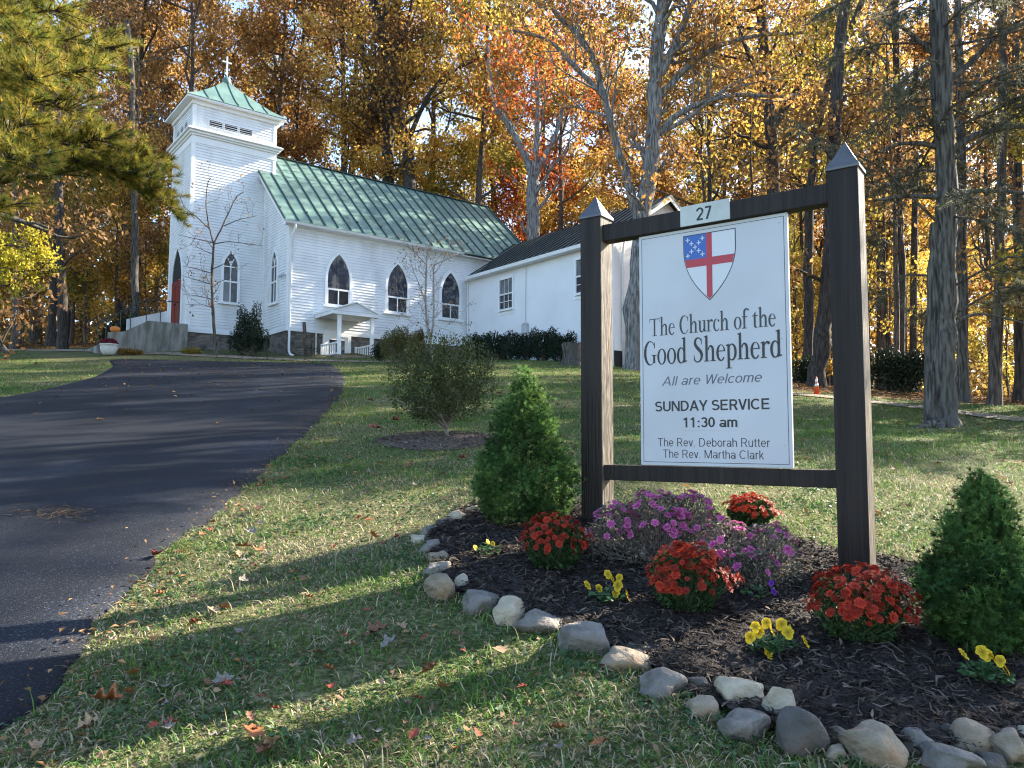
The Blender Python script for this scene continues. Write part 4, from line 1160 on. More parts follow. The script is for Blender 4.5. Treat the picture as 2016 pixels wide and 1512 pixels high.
STONES = [
 (905, 1018, 46, 34, 'stone_pale', 'pale rounded stone at the far left of the bed, left of the conical spruce'),
 (932, 1006, 40, 26, 'stone_tan', 'tan stone half hidden under the left skirt of the conical spruce'),
 (878, 1030, 34, 20, 'stone_dark', 'low dark stone sunk in mulch below the pale stone near the spruce'),
 (845, 1046, 40, 24, 'stone_grey', 'flat grey stone above the small cream and orange stone on the left edge'),
 (826, 1062, 32, 24, 'stone_pale', 'small cream stone with an orange end on the outermost left edge'),
 (850, 1076, 42, 30, 'stone_grey', 'rounded blue-grey stone right of the small cream stone'),
 (866, 1098, 40, 26, 'stone_tan', 'low tan stone between two blue-grey stones on the left edge'),
 (862, 1120, 56, 40, 'stone_grey', 'blue-grey rounded stone just above the big pointed speckled stone'),
 (870, 1158, 60, 58, 'stone_tan', 'big pointed speckled stone leaning at the left corner of the bed'),
 (911, 1148, 28, 34, 'stone_pale', 'small upright tan stone wedged right of the pointed speckled stone'),
 (945, 1184, 74, 46, 'stone_grey', 'long mottled blue-grey stone right of the small upright tan stone'),
 (1003, 1205, 60, 58, 'stone_pale', 'tall ochre stone between the mottled grey and the wedge-shaped grey stones'),
 (1060, 1224, 84, 44, 'stone_grey', 'wedge-shaped light grey stone right of the tall ochre stone'),
 (1150, 1252, 90, 68, 'stone_grey', 'large grey boulder with a notched top in the middle of the front edge'),
 (1228, 1294, 92, 54, 'stone_tan', 'brick-shaped tan stone tilted down right of the notched boulder'),
 (1254, 1280, 60, 20, 'stone_dark', 'dark flat stone lying in the mulch behind the brick-shaped tan stone'),
 (1310, 1342, 92, 58, 'stone_grey', 'grey stone with a brown lower half left of the reddish brown stone'),
 (1378, 1350, 48, 34, 'stone_dark', 'reddish brown stone with a yellow top beside the big cream stone'),
 (1382, 1390, 60, 38, 'stone_tan', 'dull olive brown stone lying under the reddish brown stone'),
 (1448, 1364, 92, 54, 'stone_pale', 'big bright cream stone perched on top of the front row'),
 (1464, 1424, 88, 64, 'stone_grey', 'squarish stone with dark grey top and rusty face below the big cream stone'),
 (1535, 1398, 58, 60, 'stone_pale', 'round pale stone standing on the large dark boulder'),
 (1568, 1448, 108, 92, 'stone_dark', 'large smooth dark grey boulder under the round pale stone'),
 (1652, 1450, 42, 32, 'stone_tan', 'small knobbly tan stone, upper one of two right of the dark boulder'),
 (1646, 1482, 38, 32, 'stone_tan', 'small knobbly tan stone, lower one of two right of the dark boulder'),
 (1720, 1468, 108, 76, 'stone_tan', 'large broad tan stone with rough light top at the bottom of the bed'),
 (1806, 1460, 62, 52, 'stone_grey', 'angular blue-grey stone right of the large broad tan stone'),
 (1864, 1448, 48, 38, 'stone_dark', 'small brown stone between the angular blue-grey and orange-sided stones'),
 (1872, 1492, 104, 52, 'stone_grey', 'long light grey stone at the bottom edge below the small brown stone'),
 (1920, 1454, 82, 66, 'stone_tan', 'big rounded stone with grey top and orange side near the right corner'),
 (1992, 1474, 64, 62, 'stone_tan', 'upright orange-tan stone at the bottom right corner of the photo'),
 (2012, 1446, 44, 40, 'stone_pale', 'pale grey-cream stone behind the upright orange-tan stone at the right edge'),
 (1950, 1500, 60, 34, 'stone_dark', 'dark low stone between the long light grey and upright orange-tan stones'),
 (1630, 1086, 36, 20, 'stone_pale', 'pale tan stone at the back of the bed left of the right post'),
 (1740, 1112, 26, 18, 'stone_pale', 'small cream stone right behind the right post, upper one of two'),
 (1752, 1130, 34, 16, 'stone_pale', 'flat pale stone right behind the right post, lower one of two'),
 (1786, 1128, 44, 20, 'stone_tan', 'low tan stone at the back of the bed left of the right-hand spruce'),
 (1600, 1072, 30, 16, 'stone_tan', 'small tan stone at the back of the bed behind the faded purple mums'),
]
for i, s_ in enumerate(STONES): stone(*s_, seed=i, lift=.36 if i in (19, 21) else .17)

# ------------------------------------------------------------------ leaves and flowers: shared builders
def unit(v): return v / (np.linalg.norm(v, axis=-1, keepdims=True) + 1e-12)
def leaf_cloud(C, D, ln, wd, rng, fold=0.25, g=None, r=None, flat=False):
    """diamond leaves (two folded triangles pairs): centres C, long directions D"""
    n = len(C); D = unit(D)
    S = unit(np.cross(D, rng.normal(size=(n, 3)) * .22 + np.array([0, 0, 1.0]) if flat else rng.normal(size=(n, 3)))); U = np.cross(S, D)
    ln = np.broadcast_to(ln, n)[:, None]; wd = np.broadcast_to(wd, n)[:, None]
    V = np.stack([C - D * ln * .5, C + S * wd * .5 + U * wd * fold, C + D * ln * .5, C - S * wd * .5 + U * wd * fold], 1).reshape(-1, 3)
    o = (np.arange(n) * 4)[:, None]
    F = np.concatenate([o + np.array([[0, 1, 2]]), o + np.array([[0, 2, 3]])])
    rr = rng.uniform(.62, 1.25, n) if r is None else r
    gg = rng.beta(1.3, 1.3, n) if g is None else g
    c = np.repeat(np.stack([rr, gg, np.zeros(n)], -1), 4, 0)
    return V, F, c
def needle_tufts(P, D, nn, ln, wd, rng, spread=0.8):
    """tufts of thin needles at P around directions D"""
    n = len(P); D = unit(D)
    base = np.repeat(P, nn, 0); d = unit(np.repeat(D, nn, 0) + rng.normal(0, spread, (n * nn, 3)))
    s = unit(np.cross(d, rng.normal(size=d.shape)))
    l = ln * rng.uniform(.7, 1.15, (n * nn, 1))
    V = np.stack([base - s * wd / 2, base + s * wd / 2, base + d * l], 1).reshape(-1, 3)
    F = np.arange(n * nn * 3).reshape(-1, 3)
    rr = np.repeat(rng.uniform(.6, 1.3, n), nn * 3); gg = np.repeat(rng.beta(1.2, 1.2, n), nn * 3)
    return V, F, np.stack([rr, gg, np.zeros(len(rr))], -1)
def lat(P): return (float(P[0]), float(P[1]), float(P[2]))
def bedP(px, py):
    P = gp(px, py); return np.array([P[0], P[1], float(bed_z(P[0], P[1]))])

M['mum_red'] = leafmat('mum_red', (0.24, 0.008, 0.006), (0.46, 0.055, 0.014), .25, .6)
M['mum_leaf'] = leafmat('mum_leaf', (0.020, 0.050, 0.014), (0.05, 0.095, 0.03), .25, .55)
M['mum_purple'] = leafmat('mum_purple', (0.42, 0.018, 0.22), (0.74, 0.30, 0.44), .3, .6)
M['dry_leaf'] = leafmat('drying_mum_leaf', (0.06, 0.062, 0.038), (0.34, 0.295, 0.22), .3, .7)
M['stemgreen'] = pmat('green_stem', (0.05, 0.09, 0.03), (0.09, 0.12, 0.05), 0.7, 30)

def blossom_mesh(seed, R=.021, n1=17, n2=12, bright=1.0):
    r = np.random.default_rng(seed); V, F, C = [], [], []
    def petal(a, r0, r1, w, z0, z1, g):
        ca, sa = math.cos(a), math.sin(a); k = len(V)
        rm = r0 + (r1 - r0) * .62; zm = z0 + (z1 - z0) * .45
        for rad, off, z in ((r0, 0, z0), (rm, w, zm), (r1, w * .25, z1), (r1, -w * .25, z1), (rm, -w, zm)):
            V.append((ca * rad - sa * off, sa * rad + ca * off, z))
        F.append((k, k + 1, k + 2)); F.append((k, k + 2, k + 3)); F.append((k, k + 3, k + 4))
        b = r.uniform(.75, 1.2) * bright
        for g_ in (g * .35, g, g * 1.6, g * 1.6, g): C.append((b, min(1, g_), 0))
    for i in range(n1): petal(2 * math.pi * (i + r.uniform(-.25, .25)) / n1, R * .15, R * r.uniform(.88, 1.08), R * .17, 0, R * r.uniform(-.12, .22), r.uniform(.3, .6))
    for i in range(n2): petal(2 * math.pi * (i + r.uniform(-.3, .3)) / n2, 0, R * r.uniform(.5, .66), R * .13, R * .08, R * r.uniform(.25, .45), r.uniform(.1, .35))
    return fast_mesh('blossom', np.array(V), [np.array(F)], np.array(C))
RED_B = [blossom_mesh(i, R_, n1_, n2_, b_) for i, (R_, n1_, n2_, b_) in enumerate(((.021, 17, 12, 1.0), (.022, 18, 10, 1.25), (.019, 16, 12, .72), (.020, 15, 13, .9), (.010, 9, 8, .6), (.021, 17, 11, 1.1)))]
PUR_B = [blossom_mesh(10 + i, .0185, 18, 16) for i in range(4)]
for me_ in RED_B: me_.materials.append(M['mum_red'])
for me_ in PUR_B: me_.materials.append(M['mum_purple'])

def place_blossoms(root, P, Nn, meshes, rng, size=(.8, 1.15)):
    """the ones nearest the viewer as parts of their own, the rest as one mesh"""
    base = np.array(root.location)
    d = np.linalg.norm(P + base - CAM, axis=1) - (Nn @ unit(CAM - base)) * .25
    o = np.argsort(d); VV, FF, CC = [], [], []; nv = 0
    for rank, i in enumerate(o):
        q = Vector(Nn[i]).to_track_quat('Z', 'Y'); rot = q.to_matrix() @ Matrix.Rotation(rng.uniform(0, 6.28), 3, 'Z')
        s = rng.uniform(*size); me = meshes[int(rng.integers(len(meshes)))]
        if rank < 96:
            b_ = bpy.data.objects.new('blossom', me); col.objects.link(b_); b_.parent = root
            b_.location = P[i]; b_.rotation_euler = rot.to_euler(); b_.scale = (s, s, s)
        else:
            n = len(me.vertices); co = np.empty(n * 3, np.float32); me.vertices.foreach_get('co', co)
            cc_ = np.empty(n * 4, np.float32); me.color_attributes['Col'].data.foreach_get('color', cc_)
            fi = np.empty(len(me.polygons) * 3, np.int32); me.loops.foreach_get('vertex_index', fi)
            VV.append(co.reshape(-1, 3) * s @ np.array(rot).T + P[i]); FF.append(fi.reshape(-1, 3) + nv); CC.append(cc_.reshape(-1, 4)[:, :3]); nv += n
    if VV:
        e_ = link('blossoms', fast_mesh('blossoms', np.concatenate(VV), [np.concatenate(FF)], np.concatenate(CC)), meshes[0].materials[0], root)
        e_['kind'] = 'stuff'

def stems(root, base_r, tips, rng, m, rad=.0022, name='stem'):
    mb = MB()
    for t in tips:
        a = rng.uniform(0, 6.28); b0 = np.array([math.cos(a) * base_r * rng.uniform(0, 1), math.sin(a) * base_r * rng.uniform(0, 1), 0.0])
        mid = (b0 + t) / 2 + np.array([t[0], t[1], 0]) * .12
        mb.tube([b0, mid, t], [rad * 1.3, rad, rad * .7], 4, False)
    mb.build(name, m, root)

def red_mum(px, py, w, h, label, seed, n=150, dens=(.62, 1.18)):
    r = np.random.default_rng(seed); P = bedP(px, py); sc_ = P[1] / FPX; Rr, Hh = w * sc_ / 2, h * sc_ * .98
    root = empty('red_chrysanthemum', lat(P)); tag(root, label, 'flower', 'red chrysanthemums in the bed')
    Rf = Rr * .93
    # blossoms scattered over the dome, with bare places
    k = int(n * 1.45); u = r.uniform(.02, 1, k); a = r.uniform(0, 2 * np.pi, k)
    el = np.arcsin(u ** .85); hole = np.sin(a * 2 + seed) * np.cos(el * 5 + seed * 2) + .6 * np.sin(a * 5 + seed)
    keep = (hole < .85) | (el > 1.0); el, a = el[keep][:n], a[keep][:n]
    Nn = np.stack([np.cos(el) * np.cos(a), np.cos(el) * np.sin(a), np.sin(el) * 1.05], -1)
    zlow = .36
    lump = 1 + .10 * np.sin(a * 3 + seed) * np.cos(el * 2) + .07 * np.sin(a * 5 + el * 6 + seed)
    Q = np.stack([Rf * np.cos(el) * np.cos(a) * lump, Rf * np.cos(el) * np.sin(a) * lump, Hh * (zlow + (1 - zlow) * np.sin(el))], -1) * r.uniform(.88, 1.09, len(a))[:, None] + np.array([r.normal(0, .06) * Rr, 0, 0])
    Nn = unit(Nn + r.normal(0, .22, Nn.shape) + np.array([0, 0, .35]))
    place_blossoms(root, Q, Nn, RED_B, r, dens)
    # leaves: skirt and inside
    k = 1500; u = r.uniform(0, 1, k); a = r.uniform(0, 2 * np.pi, k); z = r.uniform(.04, .86, k)
    prof = np.where(z < .4, .55 + .35 * z / .4, np.sqrt(np.maximum(0, 1 - ((z - .4) / .62) ** 2)) * .9)
    rad = Rf * prof * u ** .3
    C = np.stack([rad * np.cos(a), rad * np.sin(a), Hh * z], -1)
    D = np.stack([np.cos(a), np.sin(a), r.normal(.35, .6, k)], -1) + r.normal(0, .5, (k, 3))
    V, F, c = leaf_cloud(C, D, r.uniform(.018, .036, k), r.uniform(.010, .018, k), r)
    link('foliage', fast_mesh('foliage', V, [F], c), M['mum_leaf'], root)
    sel = r.choice(len(Q), min(60, len(Q)), replace=False); stems(root, Rr * .25, Q[sel] * .98, r, M['stemgreen'])
    return root
red_mum(1092, 1132, 146, 102, 'dome of red chrysanthemums left of the left post, in front of the conical spruce', 1, 215)
red_mum(1352, 1216, 178, 122, 'wide dome of red chrysanthemums mid bed, in front of the purple ones', 2, 285)
red_mum(1692, 1276, 206, 138, 'largest dome of red chrysanthemums, at the foot of the right post', 3, 320)
red_mum(1478, 1050, 106, 62, 'small sunlit orange-red chrysanthemums at the back of the bed under the lower rail', 4, 170)

def purple_mum(px, py, w, h, label, seed, n, lobes, nleaf):
    r = np.random.default_rng(seed); P = bedP(px, py); sc_ = P[1] / FPX; Rr, Hh = w * sc_ / 2, h * sc_
    root = empty('purple_chrysanthemum', lat(P)); tag(root, label, 'flower', 'purple chrysanthemums in the bed')
    Q, Nn, C, D = [], [], [], []
    for (dx, dy, rr_, hh_) in lobes:
        k = max(3, int(n * rr_ ** 2 / sum(l[2] ** 2 for l in lobes)))
        a = r.uniform(0, 6.283, k); el = np.arcsin(r.uniform(.05, 1, k))
        q = np.stack([dx + rr_ * np.cos(el) * np.cos(a), dy + rr_ * .8 * np.cos(el) * np.sin(a), hh_ * (.35 + .65 * np.sin(el)) + r.normal(0, .025, k)], -1)
        Q.append(q * np.array([Rr, Rr, Hh])); Nn.append(unit(np.stack([np.cos(el) * np.cos(a), np.cos(el) * np.sin(a), np.sin(el) + .5], -1) + r.normal(0, .35, (k, 3))))
        k = int(nleaf * rr_ ** 2 / sum(l[2] ** 2 for l in lobes)); a = r.uniform(0, 6.283, k); z = r.uniform(.02, .97, k)
        rad = rr_ * np.sqrt(np.maximum(0, 1 - (z - .25) ** 2 * 1.5)) * r.uniform(0, 1, k) ** .35
        C.append(np.stack([dx + rad * np.cos(a), dy + rad * .8 * np.sin(a), hh_ * z], -1) * np.array([Rr, Rr, Hh]))
        D.append(np.stack([np.cos(a), np.sin(a), r.normal(.2, .7, k)], -1) + r.normal(0, .6, (k, 3)))
    Q, Nn, C, D = map(np.concatenate, (Q, Nn, C, D))
    place_blossoms(root, Q, Nn, PUR_B, r, (.95, 1.4))
    V, F, c = leaf_cloud(C, D, r.uniform(.014, .03, len(C)), r.uniform(.006, .013, len(C)), r)
    link('foliage', fast_mesh('foliage', V, [F], c), M['dry_leaf'], root)
    stems(root, Rr * .3, np.concatenate([Q * .97, C[::30]]), r, M['twig'], .0022)
purple_mum(1300, 1118, 270, 138, 'tall purple and pink chrysanthemum clump against the left post', 5, 190, [(-.62, .05, .42, .84), (-.05, 0, .55, 1.0), (.45, .1, .5, .98)], 5200)
purple_mum(1478, 1160, 230, 122, 'sparse purple chrysanthemum clump drying to grey-brown, right of the middle of the bed', 6, 84, [(-.35, .1, .55, 1.0), (.35, .1, .55, .95), (-.1, -.25, .5, .6)], 4200)

# pansies
M['pansy_y'] = leafmat('yellow_pansy', (0.72, 0.46, 0.012), (0.80, 0.60, 0.03), .3, .5)
M['pansy_p'] = leafmat('purple_pansy', (0.16, 0.02, 0.36), (0.30, 0.06, 0.5), .3, .5)
M['pansy_leaf'] = leafmat('pansy_leaf', (0.035, 0.10, 0.035), (0.085, 0.17, 0.06), .25, .5)
def pansy_mesh(seed, R):
    r = np.random.default_rng(seed); V, F, C = [], [], []
    for (a, off, rad, zz) in ((1.15, .48, .50, -.04), (1.99, .48, .50, -.05), (.05, .45, .44, .0), (3.09, .45, .44, .01), (-1.57, .50, .58, .04)):
        k = len(V); cx_, cy_ = R * off * math.cos(a), R * off * math.sin(a)
        V.append((0, 0, R * .02)); C.append((.35, .0, 0))
        n = 11
        for i in range(n):
            t = a - 2.1 + 4.2 * i / (n - 1)
            V.append((cx_ + R * rad * math.cos(t), cy_ + R * rad * math.sin(t), R * (zz + .10 * math.sin(i * 1.9 + seed) + .08)))
            C.append((r.uniform(.85, 1.15), r.uniform(.2, .9), 0))
        for i in range(n - 1): F.append((k, k + 1 + i, k + 2 + i))
    return fast_mesh('flower', np.array(V), [np.array(F)], np.array(C))
PAN = [pansy_mesh(i, .026) for i in range(3)]
PAN_P = [p.copy() for p in PAN]
for p in PAN: p.materials.append(M['pansy_y'])
for p in PAN_P: p.materials.append(M['pansy_p'])
def pansy(px, py, w, flowers, label, seed, meshes=PAN, nleaf=70, cat='pansies in the mulch', name='yellow_pansy', size=1.0):
    r = np.random.default_rng(seed); P = bedP(px, py); sc_ = P[1] / FPX
    root = empty(name, lat(P)); tag(root, label, 'flower', cat)
    Rr = w * sc_ / 2
    tips = []
    for (fx, fy, kind) in flowers:
        # flower given by its place in the plant (pixels right / up of the base)
        loc = np.array([fx * sc_, r.uniform(-.4, .1) * Rr, fy * sc_])
        f = bpy.data.objects.new('flower', meshes[int(r.integers(3))]); col.objects.link(f); f.parent = root
        tocam = unit(CAM - P)
        n = unit(tocam * {0: 1.0, 1: .35, 2: .8}[kind] + np.array([r.normal(0, .35) + (.9 if kind == 1 else 0), 0, .25]))
        zax = Vector(n); xax = Vector((0, 0, 1)).cross(zax).normalized(); yax = zax.cross(xax)
        mt = Matrix((xax, yax, zax)).transposed() @ Matrix.Rotation(r.uniform(-.4, .4), 3, 'Z')
        f.rotation_euler = mt.to_euler(); f.location = loc; s = r.uniform(.72, 1.05) * size; f.scale = (s, s, s); tips.append(loc - n * .006)
    k = nleaf; a = r.uniform(0, 6.283, k); rad = Rr * r.uniform(.05, 1, k) ** .6; z = r.uniform(.01, .055, k) * (1.3 - rad / Rr * .6)
    C = np.stack([rad * np.cos(a), rad * np.sin(a) * .8, z], -1)
    D = unit(np.stack([np.cos(a), np.sin(a), r.normal(.35, .35, k)], -1))
    S = unit(np.cross(D, np.array([0, 0, 1.0])) + r.normal(0, .25, (k, 3)))
    ln, wd = r.uniform(.020, .036, k), r.uniform(.009, .015, k); V = []
    U = np.cross(S, D)
    for t, wf, lift in ((-.5, .15, 0), (-.2, .9, .3), (.2, .95, .3), (.5, .1, -.1)):
        for sg in (-1, 1): V.append(C + D * (ln * t)[:, None] + S * (sg * wd * wf)[:, None] + U * (wd * lift * (1))[:, None])
    V = np.stack(V, 1).reshape(-1, 3); o = (np.arange(k) * 8)[:, None]
    F = np.concatenate([o + np.array([[0, 1, 3, 2]]), o + np.array([[2, 3, 5, 4]]), o + np.array([[4, 5, 7, 6]])])
    c = np.repeat(np.stack([r.uniform(.7, 1.2, k), r.uniform(0, 1, k), np.zeros(k)], -1), 8, 0)
    link('foliage', fast_mesh('foliage', V, [F], c, True), M['pansy_leaf'], root)
    stems(root, .01, tips, r, M['stemgreen'], .0012)
pansy(958, 1108, 56, [(-22, 14, 1), (2, 24, 1), (12, 22, 0)], 'little yellow pansy with few flowers, in front of the conical spruce', 21, nleaf=46, size=.7)
pansy(1194, 1198, 84, [(-38, 34, 1), (-14, 26, 2), (2, 54, 0), (10, 46, 1), (24, 48, 0), (22, 32, 0), (18, 18, 2), (38, 16, 1), (-26, -8, 1)], 'yellow pansy with upright flowers between the left and middle red chrysanthemums', 22)
pansy(1520, 1302, 96, [(-42, 28, 0), (-24, 38, 0), (-12, 56, 0), (-4, 44, 1), (-32, 48, 2), (20, 52, 0), (27, 40, 0), (36, 44, 1), (-12, 2, 2), (58, 24, 1)], 'yellow pansy in sun between the middle and largest red chrysanthemums', 23, size=1.0)
pansy(1942, 1362, 92, [(-48, 52, 1), (-8, 54, 0), (2, 48, 2), (12, 44, 1), (20, 40, 0), (30, 24, 1), (34, 14, 1), (8, -24, 0)], 'yellow pansy with broad leaves beneath the right-hand spruce', 24, nleaf=90)
pansy(1492, 1196, 66, [(-16, 8, 0), (4, 20, 1), (24, 28, 2), (28, 12, 0)], 'purple pansy at the front foot of the drying purple clump', 25, PAN_P, 26, name='purple_pansy', size=.6)

# dwarf conical spruces
M['spruce'] = leafmat('spruce_needles', (0.038, 0.10, 0.032), (0.145, 0.25, 0.06), .42, .55)
def spruce(px, py, w, h, prof, label, seed, nt_=10500):
    r = np.random.default_rng(seed); P = bedP(px, py); sc_ = P[1] / FPX; Rr, Hh = w * sc_ / 2, h * sc_ * 1.0
    root = empty('conical_spruce', lat(P)); tag(root, label, 'shrub', 'dwarf conical spruces in the bed')
    zz = np.array([p[0] for p in prof]); rr_ = np.array([p[1] for p in prof])
    nc = 520; k = nc * 4; z = r.uniform(0, 1, k); a = r.uniform(0, 6.283, k); R0 = np.interp(z, zz, rr_)
    keep = r.uniform(0, 1, k) < (R0 + .1); z, a, R0 = z[keep][:nc], a[keep][:nc], R0[keep][:nc]; nc = len(z)
    lump = 1 + .07 * np.sin(a * 3 + z * 9 + seed) + .08 * np.sin(a * 5 - z * 17 + seed) + r.normal(0, .075, nc)
    rad = Rr * R0 * lump * .93
    C0 = np.stack([rad * np.cos(a), rad * np.sin(a), .04 + z * Hh * .93], -1); out = np.stack([np.cos(a), np.sin(a), np.full(nc, .75)], -1)
    m_ = nt_ // nc; off = r.normal(0, 1, (nc, m_, 3)) * (r.uniform(.016, .032, nc) * (.45 + .55 * Rr / .3))[:, None, None]
    C = (C0[:, None] + off + unit(out)[:, None] * r.uniform(-.06, .03, (nc, m_, 1)) * Rr / .3).reshape(-1, 3)
    D = (unit(out)[:, None] * .9 + off * 22 + np.array([0, 0, .25])).reshape(-1, 3) + r.normal(0, .3, (nc * m_, 3))
    C[:, 2] = np.maximum(C[:, 2], .015)
    cb_ = np.repeat(r.uniform(.35, 1.55, nc), m_); cg_ = np.repeat(np.clip(r.beta(1.1, 1.4, nc) + .25 * (z > .75), 0, 1), m_)
    V, F, c = needle_tufts(C, D, 14, .026, .0040, r, .6)
    c = np.stack([c[:, 0] * np.repeat(cb_, 14 * 3), np.repeat(cg_, 14 * 3), c[:, 2]], -1)
    link('foliage', fast_mesh('foliage', V, [F], c), M['spruce'], root)
    mb = MB(); mb.tube([(0, 0, -.05), (0, 0, Hh * .5), (0, 0, Hh * .9)], [.022, .014, .003], 7)
    for _ in range(60):
        zc = r.uniform(.05, .85) * Hh; a_ = r.uniform(0, 6.28); rr2 = Rr * float(np.interp(zc / Hh, zz, rr_)) * .8
        mb.tube([(0, 0, zc), (math.cos(a_) * rr2, math.sin(a_) * rr2, zc + rr2 * .3)], [.006, .002], 4, False)
    mb.build('trunk', M['bark_dark'], root)
spruce(1032, 1036, 186, 300, [(0, .70), (.08, .88), (.18, 1.0), (.3, .95), (.40, .82), (.46, .70), (.52, .62), (.62, .56), (.74, .45), (.84, .31), (.92, .15), (1.0, .03)], 'dark green conical dwarf spruce at the left end of the bed beside the left post', 31)
spruce(1946, 1286, 210, 326, [(0, .62), (.08, .84), (.2, 1.0), (.38, 1.02), (.46, .84), (.53, .64), (.63, .50), (.76, .38), (.87, .24), (.94, .12), (1.0, .03)], 'bright tipped conical dwarf spruce at the right edge of the photo', 32)

# shrubs: stems plus a cloud of small leaves
def shrub(name, P, blobs, nleaf, ln, wd, m, label, seed, trunk=None, barkm=None, cat='shrub', group=None, base_z=0.0, stem_r=.012, nst=14, up=.4):
    r = np.random.default_rng(seed)
    root = empty(name, lat(P)); tag(root, label, cat, group)
    tot = sum(b_[3] * b_[4] * b_[5] for b_ in blobs); C, D = [], []
    for (bx_, by_, bz_, sx_, sy_, sz_) in blobs:
        k = int(nleaf * sx_ * sy_ * sz_ / tot)
        q = unit(r.normal(size=(k, 3))) * (r.uniform(0, 1, (k, 1)) ** .42)
        q *= 1 + .16 * np.sin(q[:, :1] * 7 + seed) + .12 * np.sin(q[:, 1:2] * 9 + q[:, 2:3] * 8)
        C.append(q * np.array([sx_, sy_, sz_]) + np.array([bx_, by_, bz_])); D.append(q + np.array([0, 0, up]) + r.normal(0, .6, (k, 3)))
    C, D = np.concatenate(C), np.concatenate(D)
    V, F, c = leaf_cloud(C, D, r.uniform(ln * .7, ln * 1.25, len(C)), r.uniform(wd * .7, wd * 1.25, len(C)), r)
    link('foliage', fast_mesh('foliage', V, [F], c), m, root)
    mb = MB()
    fork = trunk if trunk else 0.02
    if trunk: mb.tube([(0, 0, -.06), (.01, 0, fork)], [stem_r * 2.4, stem_r * 2.0], 7)
    idx_ = r.choice(len(C), nst, replace=False)
    for i in idx_:
        t = C[i]; mid = np.array([t[0] * .45, t[1] * .45, fork + (t[2] - fork) * .5])
        mb.tube([(r.normal(0, .01), r.normal(0, .01), fork - .02), mid, t], [stem_r * 1.1, stem_r * .7, stem_r * .25], 5, False)
        for _ in range(3):
            q = mid + (t - mid) * r.uniform(.1, .8); e_ = q + r.normal(0, .12, 3) * np.array([1, 1, .6]) * (max(b_[3] for b_ in blobs) / .5) + np.array([0, 0, .08])
            mb.tube([q, e_], [stem_r * .5, stem_r * .15], 4, False)
    mb.build('stem', barkm or M['twig'], root)
    return root
M['boxleaf'] = leafmat('small_olive_leaves', (0.038, 0.058, 0.018), (0.11, 0.115, 0.04), .3, .5)
M['yewleaf'] = leafmat('dark_evergreen_leaves', (0.010, 0.022, 0.012), (0.025, 0.045, 0.022), .15, .5)
M['olivebush'] = leafmat('olive_bush_leaves', (0.075, 0.085, 0.025), (0.20, 0.18, 0.06), .35, .55)
M['thuja'] = leafmat('bronze_green_leaves', (0.06, 0.075, 0.018), (0.17, 0.10, 0.03), .3, .6)
P = gp(878, 866)
shrub('loose_shrub', P, [(-.12, 0, .56, .48, .45, .34), (.10, 0, .78, .42, .4, .34), (-.34, .05, .84, .28, .3, .26), (.32, 0, .56, .26, .3, .26), (-.08, .1, 1.02, .34, .3, .20), (-.48, 0, .46, .20, .25, .20), (.44, 0, .84, .16, .2, .18), (-.58, 0, .74, .13, .2, .14), (0, 0, .36, .44, .4, .18), (-.2, .1, .30, .3, .3, .14), (.25, 0, 1.05, .14, .2, .14)], 10500, .038, .017, M['boxleaf'],
      'loose round olive shrub on a short pale forked trunk, alone on the lawn', 41, trunk=.13, stem_r=.011, nst=22, barkm=pmat('pale_bark', (0.12, 0.095, 0.07), (0.24, 0.20, 0.15), .8, 20))
# mulch ring under it
mr_ = MB(); a = np.linspace(0, 2 * np.pi, 40)[:-1]
rv = [(P[0] - .05, P[1] - .05)]
n_r = 6
vs, fs = [on(P[0], P[1], .05)], []
for j in range(1, n_r + 1):
    for t in a:
        rad = j / n_r * (.68 + .05 * math.sin(3 * t)); x, y = P[0] - .08 + rad * math.cos(t), P[1] - .05 + rad * .8 * math.sin(t)
        vs.append(on(x, y, .045 * (1 - (j / n_r) ** 2) + .008))
na = len(a)
for k in range(na): fs.append((0, 1 + k, 1 + (k + 1) % na))
for j in range(n_r - 1):
    for k in range(na): fs.append((1 + j * na + k, 1 + (j + 1) * na + k, 1 + (j + 1) * na + (k + 1) % na, 1 + j * na + (k + 1) % na))
M['mulch_old'] = pmat('old_mulch', (0.05, 0.038, 0.03), (0.15, 0.115, 0.095), 0.95, 50, bump=1.0, bscale=70)
mr_.add(vs, fs); tag(mr_.build('mulch_ring', M['mulch_old'], None, True), 'ring of greyish mulch under the loose olive shrub', 'mulch', kind='structure')

def W(px, py, Y): return at(px, py, Y)
P = on(*at(488, 695, 29.0)[:2])
shrub('evergreen_shrub', P, [(0, 0, .75, .62, .55, .7), (-.45, 0, .55, .35, .35, .45), (.5, 0, .6, .35, .3, .5), (.3, 0, 1.6, .22, .2, .5), (-.3, 0, 1.55, .2, .2, .45), (0, 0, 1.3, .35, .3, .5)], 7500, .085, .035, M['yewleaf'], 'dark ragged evergreen shrub against the church wall beside the bare young tree', 42, stem_r=.02, nst=30)
P = on(*at(788, 704, 25.5)[:2])
shrub('olive_bush', P, [(0, 0, .55, .75, .5, .5), (-.25, 0, .85, .35, .35, .35), (.35, 0, .6, .4, .4, .45), (.05, 0, 1.0, .3, .3, .3)], 8500, .06, .026, M['olivebush'], 'fine leaved olive green bush right of the white porch', 43, stem_r=.015, nst=30)
P = on(*at(826, 706, 26.5)[:2])
shrub('columnar_evergreen', P, [(0, 0, .45, .26, .26, .5), (0, 0, .85, .21, .21, .35)], 5500, .05, .024, M['thuja'], 'small round-topped bronze and green columnar evergreen between olive bush and dogwood', 44, stem_r=.02, nst=10, up=1.2)
P = on(*at(748, 706, 27.5)[:2])
shrub('dark_shrub', P, [(0, 0, .35, .32, .3, .35)], 2200, .06, .028, M['yewleaf'], 'small blackish shrub tucked beside the right porch railing', 45, stem_r=.012, nst=8)
